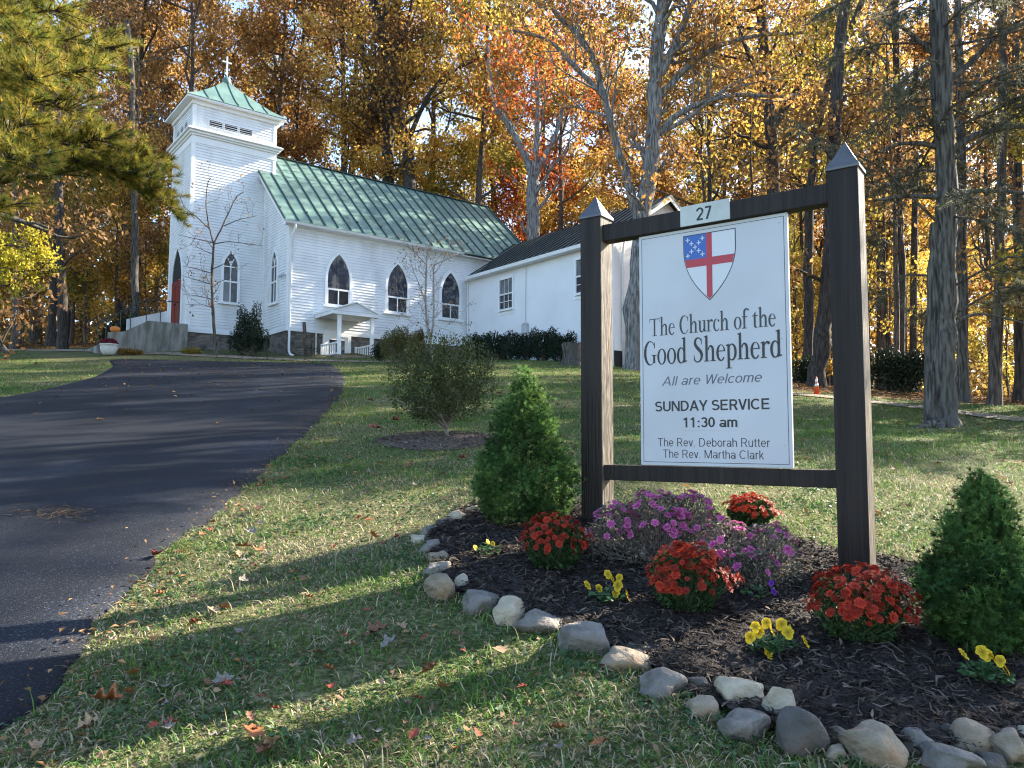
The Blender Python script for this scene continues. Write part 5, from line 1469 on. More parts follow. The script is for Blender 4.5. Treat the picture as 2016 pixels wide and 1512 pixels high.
for i, (px_, Y_, w_, h_, lab) in enumerate(((948, 31.5, .75, 1.0, 'leftmost dark shrub of the row under the wing, at the inner corner'), (990, 30.3, .85, 1.05, 'second dark shrub of the row under the wing, below the sash window'),
        (1032, 29.3, .8, 1.0, 'third dark shrub of the row under the wing, below the meter box'), (1072, 28.4, .8, 1.12, 'fourth dark shrub of the row under the wing, left of the stump'), (1108, 27.6, .65, .95, 'rightmost dark shrub of the row under the wing, behind the stump'))):
    P = on(*at(px_, 700, Y_)[:2])
    shrub('dark_hedge_shrub', P, [(0, 0, h_ * .42, w_, .5, h_ * .45), (-.3, 0, h_ * .85, .28, .25, .28), (.3, .1, h_ * .9, .25, .25, .3), (.0, 0, h_ * .8, .35, .3, .25)], 3600, .10, .04, M['yewleaf'], lab, 50 + i, group='dark shrubs along the wing wall', stem_r=.02, nst=16, up=.9)
M['autumnplant'] = leafmat('autumn_plant_leaves', (0.16, 0.10, 0.03), (0.32, 0.17, 0.03), .3, .6)
M['yellowplant'] = leafmat('yellowing_leaves', (0.16, 0.15, 0.03), (0.42, 0.28, 0.04), .3, .6)
P = on(*at(253, 686, 27.6)[:2])
shrub('autumn_plant', P, [(-.1, 0, .12, .36, .2, .13), (.25, 0, .1, .3, .2, .1)], 900, .09, .04, M['autumnplant'], 'low brown and orange leaved plant beside the white urn', 61, stem_r=.006, nst=10)
P = on(*at(378, 693, 28.6)[:2])
shrub('yellowing_plant', P, [(0, 0, .1, .42, .2, .13)], 900, .08, .035, M['yellowplant'], 'low yellowing plant at the tower foot by the concrete steps', 62, stem_r=.006, nst=10)
M['woodbush'] = leafmat('wood_edge_leaves', (0.010, 0.020, 0.011), (0.028, 0.042, 0.018), .2, .5)
P = on(*at(1775, 800, 19.5)[:2])
shrub('wood_edge_bush', P, [(0, 0, .5, .72, .6, .5), (-.35, 0, .8, .4, .4, .4), (.35, 0, .75, .4, .4, .4)], 5200, .09, .045, M['woodbush'], 'dark green bush at the wood edge between right post and big trunk', 63, stem_r=.02, nst=20)
P = on(*at(1590, 780, 22)[:2])
shrub('wood_edge_bush', P, [(0, 0, .4, .45, .4, .45)], 2200, .09, .045, M['woodbush'], 'dark low bush at the wood edge behind the orange cone', 64, stem_r=.02, nst=10)
P = on(*at(262, 660, 33)[:2])
shrub('wood_edge_bush', P, [(0, 0, .7, .9, .6, .75), (-.9, 0, .5, .7, .5, .5)], 3800, .12, .05, M['woodbush'], 'dark green bush behind the handrail of the entrance steps', 65, stem_r=.02, nst=14)

# ------------------------------------------------------------------ small things
P = gp(1608, 777); P = on(*at(1608, 777, min(P[1], 18.5))[:2])
cone = empty('traffic_cone', lat(P)); tag(cone, 'orange traffic cone with white bands at the wood edge left of the right post', 'traffic cone')
M['cone'] = pmat('cone_orange', (0.62, 0.07, 0.015), (0.7, 0.09, 0.02), .5, 4)
M['conew'] = pmat('reflective_white', (0.75, 0.75, 0.74), None, .4)
k_ = P[1] / FPX * 36
mb = MB(); mb.box(-.19 * k_, .19 * k_, -.19 * k_, .19 * k_, 0, .04 * k_); mb.build('base', M['cone'], cone, bevel=.008)
def conic(z0, z1, e=0): return [((.155 - .125 * z0) * k_ + e, z0 * k_), ((.155 - .125 * z1) * k_ + e, z1 * k_)]
mb = MB(); mb.lathe(conic(.04, 1.0) + [(.012 * k_, 1.0 * k_)], 18); mb.build('body', M['cone'], cone, True)
for z0, z1 in ((.46, .60), (.68, .86)):
    mb = MB(); mb.lathe(conic(z0, z1, .003), 18); mb.build('reflective_band', M['conew'], cone, True)

P = on(*at(1126, 716, 25.2)[:2])
stump = empty('tree_stump', lat(P)); tag(stump, 'pale grey cut stump before the dark shrubs, just left of the left post', 'tree stump')
mb = MB(); r_ = np.random.default_rng(5); n = 22; vs, fs = [], []
for j, (rad, z) in enumerate(((.40, -.05), (.36, .06), (.30, .22), (.30, .45), (.33, .66), (.34, .72))):
    for k in range(n):
        a = 2 * math.pi * k / n; rr = rad * (1 + (.16 if j < 2 else .06) * math.sin(k * 2.1 + .4) + .05 * math.sin(k * 5.3)); vs.append((rr * math.cos(a), rr * math.sin(a), z + (.03 * math.sin(k) if j > 4 else 0)))
for j in range(5):
    for k in range(n): fs.append((j * n + k, j * n + (k + 1) % n, (j + 1) * n + (k + 1) % n, (j + 1) * n + k))
mb.add(vs, fs); mb.build('trunk', M['bark_grey'], stump, True)
mb = MB(); mb.add([v for v in vs[-n:]], [tuple(range(n))]); M['cutwood'] = pmat('cut_wood', (0.28, 0.25, 0.21), (0.42, 0.39, 0.34), .85, 14); mb.build('cut_face', M['cutwood'], stump)

P = on(*at(215, 680, 27.4)[:2])
urn = empty('urn_planter', lat(P)); tag(urn, 'round white urn planter filled with dark red flowers left of the entrance steps', 'planter')
k_ = 1.0
mb = MB(); mb.lathe([(.16, 0), (.20, .03), (.27, .14), (.295, .27), (.285, .36), (.31, .37), (.31, .40), (.26, .40), (.25, .34)], 24); mb.build('pot', pmat('urn_white', (0.50, 0.50, 0.47), (0.62, 0.62, 0.58), .7, 6, bump=.2, bscale=30), urn, True)
r_ = np.random.default_rng(77); q = unit(r_.normal(size=(900, 3))); q[:, 2] = np.abs(q[:, 2]); q = q * np.array([.30, .30, .22]) * r_.uniform(.75, 1.05, (900, 1)) + np.array([0, 0, .38])
V, F, c = leaf_cloud(q, r_.normal(size=(900, 3)), .05, .035, r_); M['urnflower'] = leafmat('dark_red_flowers', (0.09, 0.008, 0.015), (0.22, 0.015, 0.03), .2, .6)
link('flowers', fast_mesh('flowers', V, [F], c), M['urnflower'], urn)

pk = empty('pumpkin', cw(-5.62, -2.61, -.455), .3); tag(pk, 'orange pumpkin sitting on the low end of the concrete step wall', 'pumpkin')
n = 40; vs, fs = [], []
zz = np.linspace(-1, 1, 13)
for t in zz:
    for k in range(n):
        a = 2 * math.pi * k / n; rr = .165 * math.sqrt(max(0, 1 - abs(t) ** 2.6)) * (1 - .07 * abs(math.cos(a * 5)) ** .5) + .012
        vs.append((rr * math.cos(a), rr * math.sin(a), .125 + .125 * t * (1 - .18 * (abs(t) > .9))))
for j in range(len(zz) - 1):
    for k in range(n): fs.append((j * n + k, j * n + (k + 1) % n, (j + 1) * n + (k + 1) % n, (j + 1) * n + k))
mb = MB(); mb.add(vs, fs + [tuple(range(n - 1, -1, -1)), tuple((len(zz) - 1) * n + k for k in range(n))]); mb.build('body', pmat('pumpkin_orange', (0.56, 0.16, 0.02), (0.66, 0.22, 0.03), .5, 5), pk, True)
mb = MB(); mb.tube([(0, 0, .235), (.01, 0, .28), (.04, 0, .31)], [.022, .016, .018], 7); mb.build('stem', M['twig'], pk, True)

M['oldwood'] = pmat('weathered_board', (0.06, 0.045, 0.035), (0.14, 0.11, 0.085), .9, 8, (1, 1, .2), .5, 20)
bo = empty('wooden_cross', cw(.62, .5, -1.2), math.pi / 2 - CA); tag(bo, 'weathered brown wooden post with a crosspiece leaning before the stone foundation', 'wooden post')
mb = MB(); mb.bar((0, 0, -.1), (-.10, .05, 1.38), .13, .05, (0, 1, 0)); mb.build('upright', M['oldwood'], bo)
mb = MB(); mb.bar((-.32, -.01, .78), (.26, -.01, .84), .04, .12); mb.build('crosspiece', M['oldwood'], bo)
P = on(*cw(.55, 1.0, 0)[:2])
shrub('bare_bush', P, [(0, 0, .3, .3, .25, .3)], 260, .05, .025, M['yewleaf'], 'thin dark leafless bush in front of the stone foundation by the downspout', 66, stem_r=.008, nst=26)

# ------------------------------------------------------------------ trees
REG = []
def reg(o, base, key, order='from the left'): REG.append((o, base, key, order))
ORD = ['first', 'second', 'third', 'fourth', 'fifth', 'sixth', 'seventh', 'eighth', 'ninth', 'tenth', 'eleventh', 'twelfth', 'thirteenth', 'fourteenth', 'fifteenth', 'sixteenth', 'seventeenth', 'eighteenth', 'nineteenth', 'twentieth']

def limb(mb, anchors, rng, p, d, L, r, level, maxl, droop=0.0, kids=(6, 5, 4), wob=.22, sides=(8, 6, 5, 4)):
    n = 5 if level < 2 else 4
    pts, rad = [np.array(p, float)], [r]
    d = unit(np.array(d, float))
    for i in range(n):
        d = unit(d + rng.normal(0, wob, 3) + np.array([0, 0, .10 - droop]))
        pts.append(pts[-1] + d * L / n); rad.append(r * (1 - .8 * (i + 1) / n))
    mb.tube(pts, rad, sides[min(level, 3)], False)
    P_ = np.array(pts)
    if level >= maxl:
        for t in (.35, .7, 1.0):
            q = t * n; i = min(int(q), n - 1); anchors.append(P_[i] + (P_[i + 1] - P_[i]) * (q - i))
        return
    k = kids[min(level, len(kids) - 1)]
    for j in range(k):
        t = rng.uniform(.28, 1.0); q = t * n; i = min(int(q), n - 1); b = P_[i] + (P_[i + 1] - P_[i]) * (q - i)
        dd = unit(P_[i + 1] - P_[i]); s = unit(np.cross(dd, rng.normal(size=3)))
        limb(mb, anchors, rng, b, dd * .65 + s * .85 + np.array([0, 0, .12]), L * rng.uniform(.38, .6), r * (1 - .75 * t) * .7 + .004, level + 1, maxl, droop, kids, wob, sides)
    anchors.append(P_[-1])

def crown_from(anchors, rng, nl, ln, wd, sig, droop=.35):
    A = np.array(anchors); k = len(A); w = rng.uniform(.3, 1.6, k); w /= w.sum()
    i = rng.choice(k, nl, p=w); C = A[i] + rng.normal(0, sig, (nl, 3)) * np.array([1, 1, .8])
    D = rng.normal(size=(nl, 3)) + np.array([0, 0, -droop * 2])
    cr = rng.uniform(.7, 1.2, k)[i] * rng.uniform(.7, 1.3, nl); cg = np.clip(rng.beta(1.2, 1.2, k)[i] * .7 + rng.normal(.15, .18, nl), 0, 1)
    return leaf_cloud(C, D, rng.uniform(ln * .7, ln * 1.3, nl), rng.uniform(wd * .7, wd * 1.3, nl), rng, .2, cg, cr)

def proto_tree(seed, H, r0, first, spread, nlimb, nl, ln, wd, sig, maxl=2, kids=(6, 4, 3), lean=.04):
    r = np.random.default_rng(seed); mb = MB(); an = []
    n = 9; pts = []
    off = np.cumsum(np.concatenate([[[0, 0]], r.normal(0, lean * H / n, (n, 2))]), 0)
    for i in range(n + 1): pts.append((off[i, 0], off[i, 1], H * i / n - (.5 if i == 0 else 0)))
    rad = [r0 * (1.25 if i == 0 else 1 - .88 * i / n) for i in range(n + 1)]
    mb.tube(pts, rad, 9, False); P_ = np.array(pts)
    for j in range(nlimb):
        t = first + (1 - first) * (j + r.uniform(0, .8)) / nlimb; q = min(t, .985) * n; i = min(int(q), n - 1); b = P_[i] + (P_[i + 1] - P_[i]) * (q - i)
        a = j * 2.4 + r.uniform(-.5, .5); el = r.uniform(.25, .95)
        top = 1 - (t - first) / (1 - first)
        limb(mb, an, r, b, (math.cos(a) * math.cos(el), math.sin(a) * math.cos(el), math.sin(el)), spread * (.45 + .65 * math.sin(math.pi * min(1, top * .8 + .18))) * r.uniform(.75, 1.15), r0 * (1 - .8 * t) * .45 + .02, 1, maxl, .02, kids)
    V, F, c = crown_from(an, r, nl, ln, wd, sig)
    me = bpy.data.meshes.new('trunk'); me.from_pydata(mb.v, [], mb.f); me.polygons.foreach_set('use_smooth', [True] * len(me.polygons)); me.update()
    cm = fast_mesh('crown', V, [F], c)
    me.materials.append(M['bark']); cm.materials.append(M['bark'])
    return me, cm

HUE = {
 'rust brown': leafmat('rust_leaves', (0.23, 0.11, 0.036), (0.48, 0.27, 0.08), .58),
 'russet': leafmat('russet_leaves', (0.16, 0.085, 0.036), (0.38, 0.215, 0.08), .58),
 'golden orange': leafmat('golden_leaves', (0.42, 0.23, 0.05), (0.66, 0.44, 0.09), .6),
 'yellow': leafmat('yellow_leaves', (0.40, 0.29, 0.05), (0.60, 0.45, 0.085), .5),
 'olive gold': leafmat('olive_gold_leaves', (0.17, 0.17, 0.035), (0.48, 0.36, 0.065), .55),
 'red orange': leafmat('red_leaves', (0.30, 0.045, 0.018), (0.50, 0.15, 0.03), .55),
 'dull green': leafmat('dull_green_leaves', (0.035, 0.055, 0.016), (0.09, 0.09, 0.025)),
 'bright yellow green': leafmat('yellow_green_leaves', (0.40, 0.36, 0.03), (0.58, 0.48, 0.06)),
}
TALL = [proto_tree(200 + i, 27, .34, (.30, .26, .36, .22, .33, .28)[i], (5.6, 6.4, 5.0, 6.0, 6.8, 5.2)[i], (15, 16, 13, 17, 15, 14)[i], 11000, .26, .16, .38) for i in range(6)]
MID = [proto_tree(230 + i, 12, .13, .18, 3.6, 13, 8000, .20, .12, .36, 2, (5, 4, 3), .05) for i in range(3)]
OPEN = [proto_tree(260 + i, 21, .26, .30, (5.2, 4.4, 5.8)[i], 13, 3600, .25, .15, .36) for i in range(3)]
SAP = [proto_tree(240 + i, 6.0, .05, .12, 2.1, 11, 2600, .16, .10, .26, 2, (4, 3, 2), .06) for i in range(3)]
BARE = [proto_tree(250 + i, (15, 9, 12)[i], (.12, .06, .09)[i], .35, 2.6, 9, 260, .16, .10, .3, 2, (4, 3, 2), .035) for i in range(3)]

def put_tree(kind, x, y, hue, s, rng, bark='bark', label=None, name=None, off=False, sz=None):
    lib = {'tall': TALL, 'pole': globals().get('POLE'), 'cone': globals().get('CONE_'), 'open': OPEN, 'mid': MID, 'sap': SAP, 'bare': BARE}[kind]
    tm, cm = lib[int(rng.integers(len(lib)))]
    P = on(x, y)
    P[2] = float(hfar(np.array([x]), np.array([y]))[0])
    root = empty(name or {'tall': 'oak_tree', 'pole': 'oak_tree', 'cone': 'evergreen_tree', 'open': 'oak_tree', 'mid': 'maple_tree', 'sap': 'sapling', 'bare': 'slender_tree'}[kind], lat(P), rng.uniform(0, 6.28))
    root.scale = (s * rng.uniform(.88, 1.12), s * rng.uniform(.88, 1.12), s * (sz or 1.0))
    t = bpy.data.objects.new('trunk', tm); c = bpy.data.objects.new('crown', cm)
    for o, m in ((t, M[bark]), (c, HUE[hue])):
        col.objects.link(o); o.parent = root
        o.material_slots[0].link = 'OBJECT'; o.material_slots[0].material = m
    px_ = 1008 + FPX * x / y
    zone = ('at the left edge of the woods' if px_ < 130 else 'in the woods left of the tower' if px_ < 330 else 'behind the belfry tower' if px_ < 560 else 'behind the nave roof' if px_ < 960 else 'behind the side wing' if px_ < 1260 else 'behind the sign board' if px_ < 1640 else 'in the woods right of the sign')
    row = 'near' if y < 50 else 'far' if y < 64 else 'distant'
    word = {'tall': 'tall', 'pole': 'tall', 'cone': 'tall', 'open': 'thin-leaved', 'mid': 'mid-sized', 'sap': 'low', 'bare': 'slim, nearly bare'}[kind]
    noun = {'tall': 'oak', 'pole': 'oak', 'cone': 'evergreen', 'open': 'oak', 'mid': 'maple', 'sap': 'sapling', 'bare': 'tree'}[kind]
    tag(root, None, 'tree', 'trees of the woods around the church')
    if label: tag(root, label)
    else: reg(root, f'{row} {word} {hue} {noun} {zone}' if kind != 'bare' else f'{row} {word} {noun} {zone}', px_)
    return root

tr = np.random.default_rng(99)
# tall oaks in staggered rows behind the church
def rowof(y0, xs, hues, s0=1.0, kind='tall', jy=2.5, barks=('bark', 'bark_dark', 'bark')):
    for i, x in enumerate(xs):
        put_tree(kind, x + tr.uniform(-1.0, 1.0), y0 + tr.uniform(-jy, jy), hues[i % len(hues)], s0 * tr.uniform(.88, 1.12), tr, barks[i % len(barks)])
rowof(49, [-31, -25.5, -20.5, -16, -11.5, -7, -2.8], ['olive gold', 'russet', 'rust brown', 'rust brown', 'russet', 'golden orange', 'olive gold'])
rowof(46, [3.5, 7.5], ['golden orange', 'rust brown'], .72)
rowof(46, [13, 19, 26], ['olive gold', 'rust brown', 'golden orange'], 1.02, 'open')
rowof(59, [-40, -34, -28, -22, -17, -12, -6.5, -1.5, 3.5, 9, 14.5], ['russet', 'olive gold', 'rust brown', 'golden orange', 'russet', 'rust brown', 'olive gold', 'golden orange', 'red orange', 'rust brown', 'olive gold'], 1.05)
rowof(41, [10.8, 15, 19], ['rust brown', 'olive gold', 'golden orange'], 1.25, 'mid', 1.0)
rowof(59, [20, 27, 35, 41], ['golden orange', 'russet', 'yellow', 'olive gold'], .95, 'open')
rowof(74, [-52, -44, -36, -28, -20, -12, -4, 4, 12, 20, 28, 37, 46, 55], ['olive gold', 'russet', 'golden orange', 'rust brown', 'olive gold', 'golden orange', 'yellow', 'rust brown'], 1.15, jy=4)
# understorey: maples and saplings
rowof(41, [-31, -27, -23.5, -20], ['golden orange', 'rust brown', 'olive gold', 'golden orange'], .8, 'mid', 2)
rowof(52, [-36, -30, -25, -20, -4, 1, 4.5, 9, 14, 18, 23, 29], ['rust brown', 'olive gold', 'golden orange', 'russet', 'yellow', 'red orange', 'golden orange', 'yellow', 'golden orange', 'olive gold', 'yellow', 'golden orange'], .95, 'mid', 2.5)
rowof(64, [-42, -33, -25, -16, 6, 13, 20, 27, 34, 41], ['golden orange', 'yellow', 'rust brown', 'olive gold', 'golden orange', 'yellow', 'yellow', 'golden orange', 'olive gold', 'yellow'], 1.0, 'mid', 3)
rowof(38.5, [-29, -26.3, -24, -21.6, -19.2, -17], ['olive gold', 'russet', 'rust brown', 'golden orange', 'russet', 'olive gold'], .85, 'sap', 1.6)
rowof(33, [9.5, 12, 14.5, 17, 19.5, 22], ['olive gold', 'yellow', 'golden orange', 'yellow', 'golden orange', 'olive gold'], .9, 'sap', 2.5)
rowof(42, [8, 11.5, 15, 19, 23, 27], ['golden orange', 'yellow', 'rust brown', 'yellow', 'golden orange', 'yellow'], 1.0, 'sap', 3)
# slim bare trunks: left woods and right woods
rowof(40, [-29.5, -27.6, -25.2, -22.8, -21.4, -19.0, -17.6, -16.4], ['russet'], 1.1, 'bare', 2.5, ('bark', 'bark_grey', 'bark_dark'))
rowof(29, [10.6, 12.2, 13.7, 15.1, 16.5, 17.9, 19.2], ['olive gold'], 1.1, 'bare', 3.5, ('bark_dark', 'bark', 'bark_dark'))
rowof(22.5, [11.4, 13.1, 14.7], ['russet'], 1.0, 'bare', 1.5, ('bark', 'bark_dark'))
rowof(37, [9.6, 11.8, 13.6, 16.2, 18.8, 21.2, 23.4], ['olive gold'], 1.25, 'bare', 3, ('bark_dark', 'bark_dark', 'bark'))

# trees traced trunk by trunk
def custom_tree(name, label, Y, stems_, bark, hue=None, nl=0, ln=.2, wd=.12, sig=.4, seed=0, twig_from=.35, twigs=10, twigL=2.0, maxl=2, kids=(4, 3, 2), droop=0.0, cat='tree', up=.2, sides=10, jit=.3, min_r=.012, group=None):
    r = np.random.default_rng(seed); mb = MB(); an = []
    base = None
    for (pl, r0, r1) in stems_:
        P_ = np.array([at(p[0], p[1], Y + (p[2] if len(p) > 2 else 0)) for p in pl])
        if base is None:
            base = on(P_[0][0], P_[0][1]); P_[0][2] = base[2] - .1
        # smooth the polyline
        t = np.linspace(0, len(P_) - 1, (len(P_) - 1) * 4 + 1); Q = np.stack([np.interp(t, np.arange(len(P_)), P_[:, k]) for k in range(3)], -1)
        for _ in range(2): Q[1:-1] = (Q[:-2] + 2 * Q[1:-1] + Q[2:]) / 4
        Q[1:-1] += r.normal(0, r0 * .10, Q[1:-1].shape)
        rad = np.linspace(r0, r1, len(Q)) * (1 + r.normal(0, .05, len(Q)))
        if pl is stems_[0][0]: rad[0] *= 1.5; rad[1] *= 1.15
        mb.tube(Q - base, rad, sides, False)
        for _ in range(max(1, int(twigs * len(Q) / 20)) if twigs else 0):
            tt_ = r.uniform(twig_from, 1.0); i = min(int(tt_ * (len(Q) - 1)), len(Q) - 2); dd = unit(Q[i + 1] - Q[i]); s = unit(np.cross(dd, r.normal(size=3)))
            limb(mb, an, r, Q[i] - base, dd * .5 + s * .9 + np.array([0, 0, up]), twigL * r.uniform(.6, 1.3), max(min_r, rad[i] * .35), 1, maxl, droop, kids, .25)
        an.append(Q[-1] - base)
    root = empty(name, lat(base)); tag(root, label, cat, group)
    mb.build('trunk', M[bark], root, True)
    if nl:
        V, F, c = crown_from(an, r, nl, ln, wd, sig); link('crown', fast_mesh('crown', V, [F], c), HUE[hue], root)
    return root
custom_tree('oak_tree', 'big grey double-stemmed oak in front of the wing gable, just left of the sign board', 24.5,
    [([(1251, 728), (1250, 640), (1256, 520), (1268, 420), (1281, 330), (1286, 230), (1292, 120), (1304, 20), (1322, -160)], .33, .2),
     ([(1262, 450), (1240, 375), (1222, 310), (1203, 245), (1190, 190), (1172, 120), (1140, 70), (1090, 20)], .16, .075),
     ([(1298, 262), (1330, 225), (1390, 198), (1450, 186), (1540, 190)], .12, .05), ([(1300, 190), (1345, 140), (1400, 95), (1480, 70), (1580, 64)], .13, .05),
     ([(1296, 150), (1330, 90), (1356, 20), (1380, -80)], .16, .08), ([(1190, 190), (1130, 130), (1080, 75), (1010, 60)], .10, .04), ([(1300, 265), (1370, 222), (1430, 170), (1500, 140)], .08, .03)],
    'bark_ash', 'rust brown', 5200, .19, .11, .42, 301, twigs=9, twigL=2.6)
custom_tree('oak_tree', 'pale grey forked tree with few leaves rising behind the wing roof beside the red maple', 42,
    [([(1046, 470), (1048, 400), (1050, 345)], .42, .33), ([(1050, 350), (1030, 295), (1004, 250), (978, 215), (965, 175), (960, 90)], .22, .09), ([(1051, 350), (1056, 290), (1060, 220), (1055, 120)], .2, .09), ([(1052, 350), (1078, 300), (1096, 262), (1112, 200)], .2, .08)],
    'bark_ash', 'red orange', 2600, .24, .14, .5, 302, twigs=9, twigL=3.4)
custom_tree('oak_tree', 'dark brown forked oak standing close behind the middle of the nave roof', 45,
    [([(806, 400), (806, 340), (803, 300), (792, 250), (778, 190), (764, 120), (744, 40), (730, -60)], .40, .2), ([(800, 290), (830, 210), (870, 150), (930, 120), (990, 95)], .16, .05), ([(780, 200), (735, 165), (690, 165), (655, 178)], .12, .04), ([(764, 120), (800, 60), (815, -20)], .15, .06)],
    'bark_dark', 'golden orange', 5000, .24, .14, .5, 303, twigs=10, twigL=3.6)
custom_tree('oak_tree', 'dark oak with two ascending limbs behind the nave roof, left of the forked one', 46,
    [([(766, 400), (764, 330), (762, 280), (752, 235), (738, 190), (722, 150), (708, 60)], .36, .16), ([(762, 285), (768, 230), (762, 150), (750, 40)], .2, .1)],
    'bark_dark', 'russet', 4500, .24, .14, .5, 304, twigs=10, twigL=3.4)
custom_tree('oak_tree', 'straight dark brown oak seen above the top rail of the sign', 29,
    [([(1524, 560), (1524, 420), (1520, 300), (1512, 160), (1498, 20), (1480, -120)], .28, .19), ([(1518, 260), (1560, 190), (1600, 120), (1640, 40), (1670, -60)], .16, .08), ([(1512, 170), (1475, 110), (1440, 20)], .12, .05), ([(1520, 300), (1570, 265), (1630, 215)], .08, .03)],
    'bark_dark', 'golden orange', 4200, .2, .12, .45, 305, twigs=9, twigL=2.8)
custom_tree('oak_tree', 'leaning dark trunk behind the orange cone, left of the right post', 20.5,
    [([(1606, 775), (1618, 680), (1632, 560), (1640, 420), (1640, 260), (1652, 90), (1680, -90)], .24, .13)],
    'bark_dark', 'russet', 2600, .17, .10, .4, 306, twigs=7, twigL=2.2)
custom_tree('oak_tree', 'thin dark tree with leaning trunk crossing the sky right of the sign', 23,
    [([(1588, 775), (1592, 640), (1590, 420), (1606, 260), (1640, 130), (1690, 20), (1730, -80)], .15, .09)],
    'bark_dark', 'olive gold', 2400, .17, .10, .4, 307, twigs=7, twigL=2.2)
# big split trunk with flared root on the right lawn, dark feathery evergreen sprays on its limbs
MAIN_Y = 13.0
bigt = custom_tree('cedar_tree', 'big grey split-trunk tree with flared roots on the right side of the lawn', MAIN_Y,
    [([(1866, 846), (1862, 800), (1858, 700), (1864, 560), (1862, 420), (1858, 250), (1850, 90), (1842, -120)], .19, .15),
     ([(1834, 842, .05), (1834, 700, .05), (1836, 560, .06), (1842, 440, .05)], .13, .08),
     ([(1866, 815, -.05), (1880, 838, -.1), (1892, 862, -.2)], .10, .03), ([(1846, 830, -.1), (1806, 846, -.3), (1764, 856, -.45)], .09, .03), ([(1852, 830, -.1), (1850, 852, -.4), (1862, 870, -.6)], .09, .03),
     ([(1868, 160), (1910, 125), (1960, 70), (2030, 40)], .06, .03), ([(1868, 300), (1920, 265), (1990, 250), (2060, 245)], .07, .03), ([(1864, 380), (1930, 375), (2040, 380)], .055, .025), ([(1848, 290), (1800, 280), (1760, 285), (1730, 300)], .05, .02), ([(1850, 388), (1790, 385), (1720, 395)], .05, .02),
     ([(1870, 640), (1920, 615), (1975, 625), (2030, 640)], .03, .012), ([(1850, 120), (1790, 60), (1740, 40)], .05, .02)],
    'bark_grey', None, 0, seed=310, twigs=0)
M['cedar'] = leafmat('cedar_sprays', (0.075, 0.085, 0.055), (0.20, 0.195, 0.13), .6, .6)
r_ = np.random.default_rng(311); Ps, Ds = [], []
bb = np.array(bigt.location)
mbx = MB()
_tr = np.array([at(1864, 846, MAIN_Y), at(1862, 560, MAIN_Y), at(1858, 250, MAIN_Y), at(1842, -160, MAIN_Y)]) - bb
for kb_ in range(36):
    z_ = 2.6 + 6.6 * (kb_ + r_.uniform(0, 1)) / 36 if kb_ > 3 else r_.uniform(1.7, 2.6)
    A = np.array([np.interp(z_, _tr[:, 2], _tr[:, 0]), np.interp(z_, _tr[:, 2], _tr[:, 1]), z_]); az_ = kb_ * 2.4 + r_.uniform(-.6, .6); L0 = r_.uniform(.9, 2.5)
    B = A + np.array([math.cos(az_) * L0, math.sin(az_) * L0, r_.normal(.05, .3) * L0])
    kink = (A + B) / 2 + r_.normal(0, .09, 3) + np.array([0, 0, .12]); mbx.tube([A, kink, B], [.028, .018, .006], 5, False)
    for _ in range(int(12 * L0)):
        t = r_.uniform(.2, 1.05); c0_ = A + (B - A) * t + np.array([0, 0, .12 * math.sin(math.pi * min(t, 1))])
        s = unit(np.cross(B - A, np.array([0, 0, 1.0]))) * r_.choice([-1, 1]); d_ = unit(unit(B - A) * .7 + s * r_.uniform(.2, 1.1) + np.array([0, 0, r_.uniform(-.8, .35)])); L_ = r_.uniform(.25, .75)
        mbx.tube([c0_, c0_ + d_ * L_], [.007, .003], 3, False)
        for q in np.linspace(.15, 1, 9): Ps.append(c0_ + d_ * L_ * q + r_.normal(0, .035, 3)); Ds.append(d_ + r_.normal(0, .35, 3) + np.array([0, 0, -.25]))
V, F, c = needle_tufts(np.array(Ps), np.array(Ds), 9, .13, .011, r_, .6)
link('crown', fast_mesh('crown', V, [F], c), M['cedar'], bigt); mbx.build('branch', M['bark'], bigt)
for (px_, Yb, pr, rr, lab, bk) in ((1896, 17, [(1896, 806), (1895, 600), (1893, 380), (1888, 100), (1884, -80)], .125, 'straight grey pole-like trunk just right of the big split trunk', 'bark_grey'),
        (1957, 16, [(1957, 815), (1963, 650), (1970, 450), (1974, 200), (1978, -80)], .12, 'reddish brown straight trunk, second right of the big split trunk', 'bark'),
        (2008, 18, [(2008, 815), (2006, 600), (2004, 300), (2000, -60)], .11, 'dark straight trunk at the right edge of the photo', 'bark_dark'),
        (1772, 26, [(1772, 770), (1774, 600), (1770, 420), (1766, 100), (1760, -80)], .16, 'dark straight trunk behind the wood edge bush right of the right post', 'bark_dark'),
        (1795, 30, [(1796, 770), (1798, 600), (1802, 380), (1806, 60)], .15, 'dark straight trunk deeper in the woods just left of the big split trunk', 'bark_dark')):
    custom_tree('oak_tree', lab, Yb, [(pr, rr, rr * .6)], bk, 'russet', 900, .15, .09, .4, 320 + px_, twigs=6, twigL=1.6)
for (px_, Yb, pr, rr, lab, bk) in ((266, 35, [(268, 668), (266, 500), (264, 380), (258, 250), (262, 150), (250, 40)], .17, 'grey-barked trunk between the left pine and the tower', 'bark_grey'),
        (122, 33, [(124, 672), (122, 560), (118, 460), (116, 300), (110, 120)], .20, 'dark straight trunk on the left behind the yellow maple, right one of a close pair', 'bark_dark'),
        (104, 36, [(102, 668), (106, 560), (112, 440), (116, 250), (120, 100)], .20, 'dark straight trunk on the left behind the yellow maple, left one of a close pair', 'bark_dark'),
        (28, 34, [(28, 676), (34, 560), (30, 420), (20, 200)], .14, 'thin dark trunk near the left edge of the photo behind the yellow maple', 'bark')):
    custom_tree('oak_tree', lab, Yb, [(pr, rr, rr * .6)], bk, 'russet', 1500, .2, .12, .45, 330 + px_, twigs=8, twigL=2.2)
